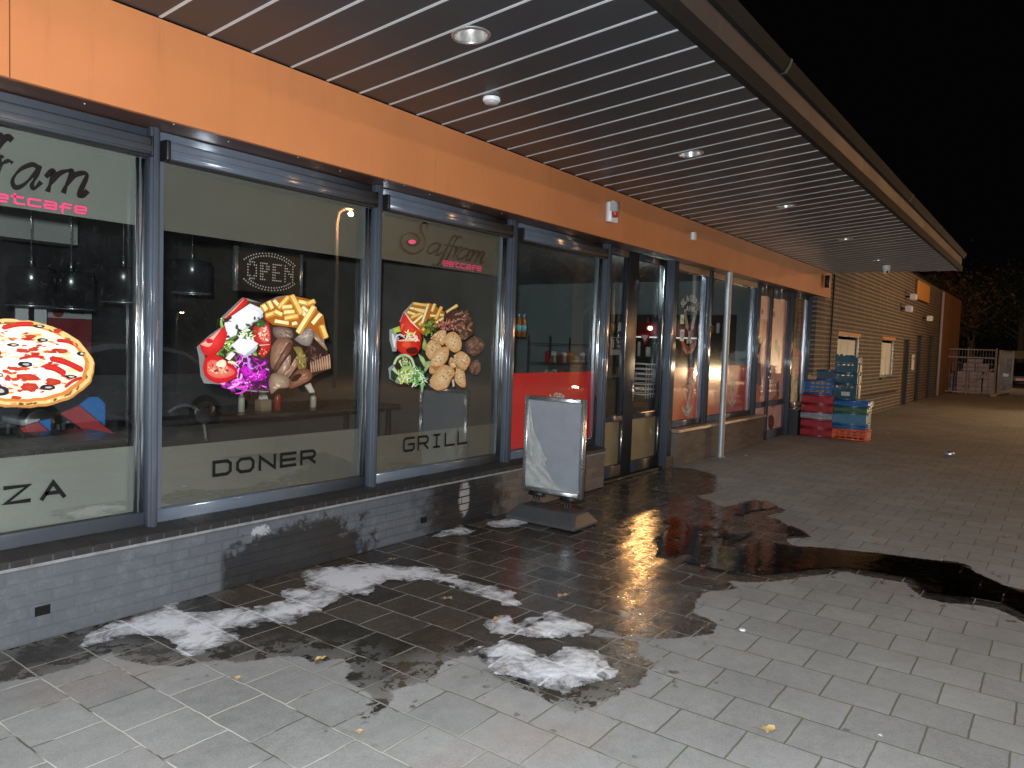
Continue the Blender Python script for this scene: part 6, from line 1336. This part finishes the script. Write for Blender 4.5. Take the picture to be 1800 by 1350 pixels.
for px, lb in ((40, 'left one of the two white rounded chair backs above the pizza'), (62, 'right one of the two white rounded chair backs above the pizza')):
    q_ = on_y(px, 553, 7.6); t = thing('chair', lb, 'chair', (q_[0], 7.6, 0), 'white chairs behind the pizza'); mb = MB(); mb.rbox(q_[0] - .075, q_[0] + .075, 7.55, 7.58, q_[2] - .85, q_[2] + .10, .04, 'y', 5); mb.build('backrest', M_white, t); mb = MB(); mb.rbox(q_[0] - .2, q_[0] + .2, 7.1, 7.54, .75, .80, .04, 'z', 4); mb.build('seat', M_white, t)
    for dx in (-.17, .17):
        for yy in (7.15, 7.5): mb = MB(); mb.tube([(q_[0] + dx, yy, .02), (q_[0] + dx * .9, yy, .75)], .015, 7); mb.build('leg', M_alu, t)
# blue, red and black striped bench backs
def bench(lb, pts_blue, pts_red, y, xx):
    t = thing('bench_back', lb, 'bench', (xx, y, .6))
    for nm, P, m_ in (('blue_panel', pts_blue, mat('bright_blue_panel', (.015, .20, .62), .5, 0, .4, .05)), ('red_panel', pts_red, mat('bench_red', (.48, .035, .045), .5, 0, .4, .08))):
        mb = MB(); mb.prism([(on_y(a, b, y)[0], on_y(a, b, y)[2]) for a, b in P], y, y + .03, 'y'); mb.build(nm, m_, t)
bench('blue and red striped bench back under the right side of the pizza', [(140, 712), (158, 698), (173, 698), (185, 710), (185, 748)], [(107, 727), (139, 713), (211, 771), (170, 772)], 5.6, 2.1)
bench('darker blue and red striped bench back at the lower left corner of the pizza window', [(68, 741), (89, 736), (89, 758)], [(35, 752), (67, 742), (112, 779), (62, 785)], 5.5, 1.6)
tb = thing('cafe_table', 'dark cafe table behind the frosted strip of the doner window', 'table', (4.0, 6.2, 0)); mb = MB(); mb.rbox(2.7, 5.2, 5.1, 5.9, .93, .965, .05, 'z', 4); mb.build('tabletop', mat('dark_table', (.03, .026, .024), .3, 0, .5, .2), tb)
for x in (2.8, 5.1):
    for yy in (5.2, 5.8): mb = MB(); mb.tube([(x, yy, .02), (x, yy, .93)], .025, 8); mb.build('leg', M_dark, tb)
t2 = thing('cafe_table', 'dark cafe table behind the letters of the pizza window', 'table', (.9, 5.3, 0)); mb = MB(); mb.rbox(.2, 2.4, 4.75, 5.35, .88, .915, .05, 'z', 4); mb.build('tabletop', mat('dark_table', (.03, .026, .024), .3, 0, .5, .2), t2)
for x in (.3, 2.3):
    for yy in (4.85, 5.25): mb = MB(); mb.tube([(x, yy, .02), (x, yy, .88)], .025, 8); mb.build('leg', M_dark, t2)
def bottle(lb, px, py, y, z0, h, r, body, cap, m2=None):
    x = on_y(px, py, y)[0]; t = thing('bottle', lb, 'bottle', (x, y, z0)); mb = MB(); mb.lathe([(0, 0), (r, .002), (r, h * .55), (r * .5, h * .75), (r * .35, h * .85), (0, h * .85)], (x, y, z0), 14); mb.build('body', body, t); mb = MB(); mb.lathe([(r * .42, h * .85), (r * .42, h), (0, h)], (x, y, z0), 12); mb.build('cap', cap, t)
M_ket = mat('ketchup_red', (.36, .02, .015), .25, 0, .6, .1); M_cream = mat('cream_bottle', (.55, .52, .42), .3, 0, .6, .1)
bottle('red capped sauce bottle below the cabbage of the doner plate', 424, 745, 5.3, .966, .19, .026, M_cream, M_ket); bottle('red sauce bottle right of the white napkin box', 487, 745, 5.3, .966, .20, .028, M_ket, M_ket); bottle('pale bottle at the right end of the cafe table', 550, 744, 5.3, .966, .17, .026, M_cream, P_('green_cap', (.05, .2, .06)))
q_ = on_y(462, 745, 5.3); nb_ = thing('napkin_box', 'small pale napkin box between the sauce bottles', 'box', (q_[0], 5.3, .966)); mb = MB(); mb.rbox(q_[0] - .05, q_[0] + .05, 5.25, 5.35, .966, 1.06, .01, 'z'); mb.build('case', mat('cardboard_tan', (.32, .22, .14), .7, 0, .3, .15), nb_); mb = MB(); mb.prism([(q_[0] - .04, 1.061), (q_[0] + .04, 1.061), (q_[0] + .02, 1.12), (q_[0] - .03, 1.11)], 5.29, 5.31, 'y'); mb.build('napkin', M_white, nb_)
ch = thing('chair', 'chair with an arched chrome tube back, left in the doner window', 'chair', (3.0, 5.6, 0)); arc_ = [on_y(a, b, 5.6) for a, b in ((276, 775), (280, 752), (292, 730), (312, 715), (333, 713), (350, 724), (358, 745), (362, 775))]; mb = MB(); mb.tube(smooth_path([tuple(p) for p in arc_], 4), .014, 8); mb.build('backrest', M_alu, ch)
mb = MB(); xa, xb = arc_[0][0], arc_[-1][0]; mb.rbox(xa, xb, 5.6, 6.0, .62, .68, .05, 'z', 4); mb.build('seat', mat('green_grey_seat', (.10, .13, .13), .6, 0, .4, .2), ch)
for x in (xa + .02, xb - .02):
    for yy in (5.62, 5.97): mb = MB(); mb.tube([(x, yy, .02), (x, yy, .62)], .013, 7); mb.build('leg', M_alu, ch)
# OPEN sign hanging behind the glass
yo = 4.46
op = thing('open_sign', 'hanging black LED sign reading OPEN in dots', 'sign', (3.3, yo, 2.0)); c_ = [on_y(*p, yo) for p in ((418, 434), (532, 449), (527, 517), (413, 512))]; xa, xb = (c_[0][0] + c_[3][0]) / 2, (c_[1][0] + c_[2][0]) / 2; za, zb_ = (c_[2][2] + c_[3][2]) / 2, (c_[0][2] + c_[1][2]) / 2
mb = MB(); mb.box(xa, xb, yo, yo + .02, za, zb_); mb.build('panel', mat('black_led_board', (.010, .010, .011), .35, 0, .5, .1), op)
for x in (xa, xb): mb = MB(); mb.rbox(x - .012, x + .012, yo - .006, yo + .026, za - .005, zb_ + .005, .004, 'z'); mb.build('side_strip', M_alu, op)
dots = MB(); Wd, Hd = xb - xa, zb_ - za
def dot(u, v): x, z_ = xa + Wd * u, za + Hd * v; dots.add([(x + .0055 * math.cos(R(60 * i)), yo - .001, z_ + .0055 * math.sin(R(60 * i))) for i in range(6)], [list(range(6))])
FONT = {'O': ["01110", "11011", "10001", "10001", "10001", "11011", "01110"], 'P': ["11110", "11011", "11011", "11110", "11000", "11000", "11100"], 'E': ["11111", "11000", "11000", "11110", "11000", "11000", "11111"], 'N': ["10001", "11001", "11101", "10111", "10011", "10001", "10001"]}
for i, chx in enumerate('OPEN'):
    for r_i, row_ in enumerate(FONT[chx]):
        for c_i, b_ in enumerate(row_):
            if b_ == '1': dot(.165 + i * .19 + c_i * .031, .69 - r_i * .064)
for i in range(58):
    a = R(360 * i / 58)
    for k_ in (1.0, .86):
        if k_ > .9 or abs(math.sin(a)) > .55: dot(.5 + .455 * k_ * math.cos(a), .5 + .44 * k_ * math.sin(a)) if abs(math.sin(a)) > .42 else None
dots.build('led_dots', mat('pale_led', (.75, .70, .60), .4, 0, .5, .05), op, recalc=False)
mb = MB()
for (a, b), (c, d_) in (((474, 330), (449, 430)), ((487, 327), (510, 438))): mb.tube([on_y(a, b, yo + .01), on_y(c, d_, yo + .01)], .0025, 5)
mb.build('cord', mat('pale_cord', (.45, .44, .42), .6, 0, .3, .1), op)

# ---- butcher's shop
but = thing('butcher_room', 'grey tiled butcher shop interior behind the door', 'room', (9, 7, 0))
mb = MB(); mb.box(5.801, 12.75, 9.6, 9.7, 0, 2.799); mb.build('back_wall', M_teal, but)
mb = MB(); mb.box(12.75, 12.85, 4.36, 9.7, 0, 2.9); mb.build('side_wall', M_teal, but)
lt = thing('fill_tube', 'added fill tube hidden on the butcher shop ceiling', 'ceiling light', (9.4, 4.55, 2.76)); mb = MB(); mb.tube([(8.7, 4.55, 2.755), (10.3, 4.55, 2.755)], .018, 8); mb.build('tube', mat('fill_tube_glow', (.8, .9, .9), .4, 0, .5, .02, emit=(.80, .95, 1), estr=80), lt); mb = MB(); mb.box(8.65, 10.35, 4.51, 4.59, 2.775, 2.799); mb.build('batten', M_white, lt)  # unseen tube added as fill for the dim shop room
sh = mat('dark_shelf', (.02, .018, .017), .5, 0, .4, .2)
def shelf(lb, x0, x1, y, zs_, d=.35, back=True):
    t = thing('shelf_unit', lb, 'shelf', (x0, y, 0)); mb = MB()
    for z_ in zs_: mb.box(x0, x1, y, y + d, z_, z_ + .025)
    mb.build('board', sh, t); mb = MB()
    for x in (x0 - .021, x1 + .001): mb.box(x, x + .02, y, y + d, .02, zs_[-1] + .03)
    mb.build('upright', sh, t); return t
t = thing('shelf_unit', 'dark wall shelves full of goods in the butcher shop', 'shelf', (12.5, 6, 0)); mb = MB(); mb.box(12.715, 12.745, 4.6, 7.25, .03, 2.2); mb.build('back_panel', sh, t); mb = MB()
for z_ in (.5, .95, 1.4, 1.85): mb.box(12.40, 12.714, 4.6, 7.25, z_, z_ + .025)
mb.build('board', sh, t)
for yy in (4.58, 7.251): mb = MB(); mb.box(12.40, 12.74, yy, yy + .02, .03, 2.2); mb.build('upright', sh, t)
jar_m = [mat('jar_%s' % n, c, .3, 0, .5, .15) for n, c in (('amber', (.30, .12, .03)), ('cream', (.50, .46, .36)), ('red', (.30, .03, .03)), ('green', (.05, .14, .06)), ('white', (.55, .56, .55)), ('brown', (.10, .05, .03)))]
r_ = random.Random(3)
for z_, nm_ in ((.975, 'lower'), (1.425, 'middle'), (1.875, 'upper')):
    y = 4.7
    while y < 7.15:
        w = r_.uniform(.05, .11); h = r_.uniform(.12, .27); t = thing('jar', 'jar or pack among the goods on the %s shelf of the butcher shop' % nm_, 'jar', (12.5, y, z_), 'goods on the %s butcher shelf' % nm_)
        m_ = r_.choice(jar_m); mb = MB(); mb.lathe([(0, 0), (w * .5, .002), (w * .5, h * .8), (w * .42, h * .86), (w * .42, h), (0, h)], (12.5, y, z_), 10); mb.build('glass', m_, t); y += w + r_.uniform(.01, .12)
fz = thing('fridge', 'black topped fridge in the window of the red film', 'fridge', (6.4, 6.6, 0)); mb = MB(); mb.rbox(5.95, 7.1, 6.4, 7.2, .02, 1.62, .03, 'z', 4); mb.build('cabinet', sh, fz); mb = MB(); mb.rbox(5.93, 7.12, 6.37, 7.22, 1.622, 1.68, .03, 'z', 4); mb.build('top', mat('grey_lid', (.18, .18, .18), .4, 0, .5, .15), fz); mb = MB(); mb.box(6.15, 7.0, 6.385, 6.399, 1.0, 1.55); mb.build('glass_front', M_cg, fz)
M_amb = mat('amber_drink', (.36, .13, .02), .15, 0, .6, .15)
for i, (px, py) in enumerate(((903, 560), (912, 562), (921, 564))):
    x = on_y(px, py, 6.6)[0]; z_ = 1.681; t = thing('drink_bottle', ['amber drink bottle on the fridge, leftmost of three', 'amber drink bottle on the fridge, middle of three', 'amber drink bottle on the fridge, rightmost of three'][i], 'bottle', (x, 6.6, z_), 'amber bottles on the fridge')
    mb = MB(); mb.lathe([(0, 0), (.042, .003), (.042, .22), (.03, .27), (.015, .31), (0, .31)], (x, 6.6, z_), 14); mb.build('body', M_amb, t); mb = MB(); mb.lathe([(.0425, .09), (.0432, .09), (.0432, .18), (.0425, .18)], (x, 6.6, z_), 14); mb.build('label', mat('pale_blue_label', (.22, .48, .56), .4, 0, .4, .1), t); mb = MB(); mb.lathe([(.017, .31), (.017, .345), (0, .345)], (x, 6.6, z_), 10); mb.build('cap', mat('pale_blue_cap', (.2, .5, .65), .4, 0, .4, .1), t)
rk = thing('wire_rack', 'black wire rack full of small packs behind the rain spotted glass', 'rack', (8.3, 6.3, 0)); xa, xb = on_y(967, 600, 6.3)[0], on_y(1038, 600, 6.3)[0]; mb = MB()
for x in (xa, xb):
    for yy in (6.3, 6.7): mb.tube([(x, yy, .02), (x, yy, 1.72)], .014, 7)
mb.build('upright', M_dark, rk); mb = MB()
for z_ in (.7, 1.0, 1.3, 1.6):
    for yy in (6.3, 6.4, 6.5, 6.6, 6.7): mb.tube([(xa, yy, z_), (xb, yy, z_)], .006, 6)
mb.build('wire_shelf', M_dark, rk)
for z_ in (1.007, 1.307):
    x = xa + .05
    while x < xb - .05:
        w = r_.uniform(.05, .10); h = r_.uniform(.10, .20); t = thing('snack_pack', 'small snack pack standing on the wire rack', 'pack', (x, 6.4, z_), 'packs on the wire rack'); mb = MB(); mb.prism([(x, z_), (x + w, z_), (x + w * .95, z_ + h * .9), (x + w * .5, z_ + h), (x + w * .05, z_ + h * .9)], 6.36, 6.42, 'y'); mb.build('wrapper', r_.choice(jar_m), t); x += w + .02
a_ = on_x(1032, 474, 12.6); b_ = on_x(1108, 490, 12.6); ac = thing('air_conditioner', 'white wall air conditioner with a red light seen through the door', 'air conditioner', (12.6, a_[1], a_[2])); ya, yb, zc = b_[1], a_[1], (a_[2] + b_[2]) / 2
mb = MB(); mb.rbox(12.5, 12.74, ya, yb, zc - .14, zc + .14, .04, 'y', 4); mb.build('casing', mat('grey_white_casing', (.34, .37, .37), .4, 0, .5, .1), ac)
mb = MB(); mb.box(12.492, 12.499, ya + .03, yb - .03, zc - .08, zc - .04); mb.build('air_slot', M_dark, ac); mb = MB(); mb.box(12.492, 12.499, ya + .03, yb - .03, zc + .03, zc + .06); mb.build('air_slot', M_dark, ac)
mb = MB(); mb.lathe([(0, -.012), (.022, -.006), (.024, 0)], (12.495, ya + .3, zc - .11), 10, ax='x'); mb.build('indicator', mat('red_indicator', (.9, .1, .1), .4, 0, .5, .02, emit=(1, .05, .04), estr=6), ac)
a_ = on_x(1112, 568, 12.38); b_ = on_x(1225, 596, 12.38); rb = thing('shelf_canopy', 'dark red lit valance above the back counter', 'valance', (12.38, a_[1], a_[2])); mb = MB(); mb.rbox(12.33, 12.39, b_[1], a_[1], b_[2] + .03, a_[2] + .02, .01, 'y'); mb.build('red_band', mat('deep_red_band', (.24, .012, .018), .45, 0, .4, .1), rb); mb = MB(); mb.box(12.34, 12.38, b_[1], a_[1], b_[2], b_[2] + .022); mb.build('light_strip', mat('strip_glow', (.8, .8, .75), .4, 0, .5, .02, emit=(1, .95, .85), estr=.8), rb)
q_ = on_x(1143, 577, 12.28); sp_ = thing('spot_lamp', 'small lit white lamp on the red valance', 'lamp', q_); mb = MB(); mb.lathe([(0, -.03), (.036, -.03), (.042, .02), (0, .03)], q_, 14, ax='x'); lamp('door_streak_fill', (q_[0] - .1, q_[1] - .05, q_[2]), 125, (1, .47, .16), .05, 'SPOT', (7.0, 3.4, 0), 56, .7); mb.build('lamp_head', mat('spot_glow', (.9, .9, .85), .4, 0, .5, .02, emit=(1, .95, .85), estr=2.2), sp_)  # warm beam added to lay the bright streak before the door
q_ = on_x(1134, 595, 12.0); yd = thing('hanging_sign', 'small white triangle sign with a red border behind the door', 'sign', q_); s_ = .11; mb = MB(); mb.prism([(q_[1] - s_, q_[2] + s_ * .8), (q_[1] + s_, q_[2] + s_ * .8), (q_[1], q_[2] - s_)], 12.0, 12.015, 'x'); mb.build('red_border', mat('sign_red', (.5, .03, .03), .4, 0, .5, .1), yd); s_ = .062; mb = MB(); mb.prism([(q_[1] - s_, q_[2] + s_ * .9), (q_[1] + s_, q_[2] + s_ * .9), (q_[1], q_[2] - s_ * .8)], 11.99, 11.999, 'x'); mb.build('white_field', M_white, yd)
a_, b_ = on_y(1076, 592, 6.2), on_y(1096, 624, 6.2); mp = thing('notice', 'framed notice reading MAX 2 PERS behind the side light', 'notice', (a_[0], 6.2, b_[2])); mb = MB(); mb.box(a_[0], b_[0], 6.2, 6.22, b_[2], a_[2]); mb.build('sheet', mat('notice_grey', (.40, .40, .39), .5, 0, .4, .05), mp); zf = b_[2] + (a_[2] - b_[2]) * .3; mb = MB(); mb.box(a_[0] + .012, b_[0] - .012, 6.196, 6.199, zf, a_[2] - .012); mb.build('dark_field', M_dark, mp)
mb = MB(); xc = (a_[0] + b_[0]) / 2 + .03; hh = (a_[2] - zf) * .24; put_text(mb, 'MAX', hh, lambda u, v, uc: (xc + u, 6.195, zf + hh * 2.2 + v), .1, .03, .9); put_text(mb, '2 PERS', hh, lambda u, v, uc: (xc + u, 6.195, zf + hh * .7 + v), .08, .03, .8); mb.build('lettering', M_white, mp, recalc=False)
mb = MB(); xh = a_[0] + .05; mb.lathe([(0, -.001), (.016, 0), (0, .001)], (xh, 6.1945, zf + hh * 3.0), 10, ax='y'); mb.add([(xh - .02, 6.195, zf + hh * 2.5), (xh + .02, 6.195, zf + hh * 2.5), (xh + .012, 6.195, zf + hh * .6), (xh - .012, 6.195, zf + hh * .6)], [(0, 1, 2, 3)]); mb.build('pictogram', M_white, mp, recalc=False)
bk = thing('basket_rack', 'rack of pale stacked baskets behind the glass door', 'rack', on_y(1150, 660, 5.6)); x0, x1 = on_y(1136, 660, 5.6)[0], on_y(1158, 660, 5.6)[0]; z_ = .80
for i in range(7): mb = MB(); mb.tube([(x0, 5.6, z_), (x1, 5.6, z_), (x1, 5.95, z_), (x0, 5.95, z_), (x0, 5.6, z_)], .010, 6); [mb.tube([(x0 + (x1 - x0) * j / 5, 5.6, z_), (x0 + (x1 - x0) * j / 5, 5.6, z_ - .06)], .005, 5) for j in range(6)]; mb.build('basket', M_white, bk); z_ += .085
ct = thing('shop_counter', 'long dark display counter behind the orange film', 'counter', (10.8, 6.4, 0)); mb = MB(); mb.rbox(9.6, 12.3, 6.3, 7.2, .02, 1.05, .03, 'z', 3); mb.build('base', sh, ct); mb = MB(); mb.box(9.58, 12.32, 6.28, 7.22, 1.052, 1.09); mb.build('worktop', M_alu, ct); mb = MB(); mb.box(9.6, 12.3, 6.32, 6.33, 1.092, 1.42); mb.build('glass_screen', M_glass, ct)
nz = on_y(1199, 588, YF); ns = thing('door_sticker', 'small pale blue no smoking sticker beside the cleavers logo', 'sticker', nz); mb = MB(); mb.box(nz[0] - .065, nz[0] + .065, 4.2955, 4.2962, nz[2] - .09, nz[2] + .07); mb.build('sheet', mat('pale_blue_sticker', (.42, .54, .62), .4, 0, .4, .05), ns)
mb = MB(); ribbon(mb, [(nz[0] + .042 * math.cos(R(20 * i)), nz[2] + .042 * math.sin(R(20 * i)) - .01) for i in range(19)], .012, 4.2950); ribbon(mb, [(nz[0] - .03, nz[2] + .02), (nz[0] + .03, nz[2] - .04)], .012, 4.2948); mb.build('symbol', M_ink, ns, recalc=False)
nz = on_y(1199, 562, YF); ns = thing('door_sticker', 'small green sticker above the no smoking sticker', 'sticker', nz); mb = MB(); mb.box(nz[0] - .06, nz[0] + .06, 4.2955, 4.2962, nz[2] - .06, nz[2] + .07); mb.build('sheet', mat('pale_green_sticker', (.40, .55, .46), .4, 0, .4, .05), ns); mb = MB(); ribbon(mb, [(nz[0] - .03, nz[2] + .02), (nz[0] + .03, nz[2] + .0), (nz[0] - .01, nz[2] - .03)], .02, 4.2950); mb.build('symbol', grn, ns, recalc=False)

# ================================================================ LEAVES AND LITTER ON THE PAVEMENT
M_lf = [mat('tan_leaf', (.42, .25, .13), .6, 0, .4, .3, 30), mat('brown_leaf', (.27, .12, .06), .6, 0, .4, .3, 30), mat('yellow_leaf', (.50, .36, .15), .6, 0, .4, .3, 30), mat('olive_leaf', (.22, .20, .10), .6, 0, .4, .3, 30)]
LV = [(988, 1050, .055, 0, 'tan curled leaf on the wet pavers left of the puddle'), (945, 1115, .05, 0, 'tan leaf at the upper rim of the biggest foam patch'), (893, 1177, .05, 1, 'brown leaf sunk in the lower left of the biggest foam patch'), (563, 1161, .045, 2, 'yellowish leaf at the edge of the wet area, left of the foam'), (1352, 1287, .06, 2, 'yellow leaf lying alone on the dry pavers at lower right'),
      (787, 1055, .05, 3, 'olive leaf on the wet pavers below the foam streak'), (872, 1092, .05, 0, 'tan leaf in the thin foam ring'), (1245, 881, .06, 1, 'reddish leaf on the wet pavers above the puddle'), (418, 1196, .035, 2, 'tiny yellow leaf on a joint at lower left'), (1543, 955, .05, 0, 'small tan leaf above the water stream'), (690, 985, .035, 3, 'small olive leaf near the wall under the grill window'), (1770, 945, .05, 0, 'pale leaf near the right edge'), (1236, 998, .05, 1, 'brown leaf at the lower rim of the puddle'), (632, 1290, .03, 2, 'bits of yellow leaf in the wet joint near the bottom')]
for px, py, s_, mi_, lb in LV:
    x, y = on_z(px, py); rr_ = random.Random(px); a0 = rr_.random() * 6.28; t = thing('fallen_leaf', lb, 'leaf', (x, y, .006)); mb = MB(); out = []
    for i in range(14):
        a = 6.283 * i / 14; r = s_ * (.55 + .45 * abs(math.cos(a))) * (1 if i % 2 else .72) * .8; out.append((x + r * math.cos(a + a0), y + r * .75 * math.sin(a + a0), .008 + .012 * abs(math.sin(a * 1.5 + px)) * s_ / .05))
    mb.add(out + [(x, y, .010)], [(i, (i + 1) % 14, 14) for i in range(14)], 0, None, True); mb.build('blade', M_lf[mi_], t); mb = MB(); mb.tube([(x, y, .011), (x + s_ * 1.1 * math.cos(a0), y + s_ * 1.1 * math.sin(a0), .008)], .0018, 5); mb.build('stalk', M_lf[1], t)
x, y = on_z(1305, 1108); t = thing('crown_cork', 'white crown cork lying on the dry pavers right of the wet patch', 'crown cork', (x, y, .0)); mb = MB(); mb.lathe([(.017, .0), (.0175, .006), (.014, .009), (0, .0095)], (x, y, .0), 20); mb.build('disc', M_white, t)
x, y = on_z(1668, 803); t = thing('drink_can', 'crushed silver drink can lying far out on the pavers', 'can', (x, y, .03)); mb = MB(); mb.lathe([(0, -.075), (.03, -.07), (.045, -.05), (.05, .0), (.043, .045), (.03, .07), (0, .072)], (x, y, .048), 16, ax='y'); mb.build('shell', M_alu, t); mb = MB(); mb.lathe([(0, -.0765), (.02, -.0768), (.022, -.074)], (x, y, .048), 12, ax='y'); mb.build('end', M_dark, t)
for px, py, lb in ((1312, 801, 'small white scrap on the pavers right of the column foot'), (1560, 762, 'pale scrap of paper on the far pavers beyond the crates'), (1546, 1296, 'white speck of paper on the dry pavers near the bottom right')):
    x, y = on_z(px, py); t = thing('paper_scrap', lb, 'litter', (x, y, .002)); mb = MB(); rr_ = random.Random(px); k_ = .035 if py < 900 else .012; mb.add([(x + k_ * rr_.uniform(.6, 1.2) * math.cos(R(60 * i)), y + k_ * rr_.uniform(.6, 1.2) * math.sin(R(60 * i)), .003 + rr_.random() * .01) for i in range(6)], [(0, 1, 2, 3), (0, 3, 4, 5)]); mb.build('paper', M_white, t)
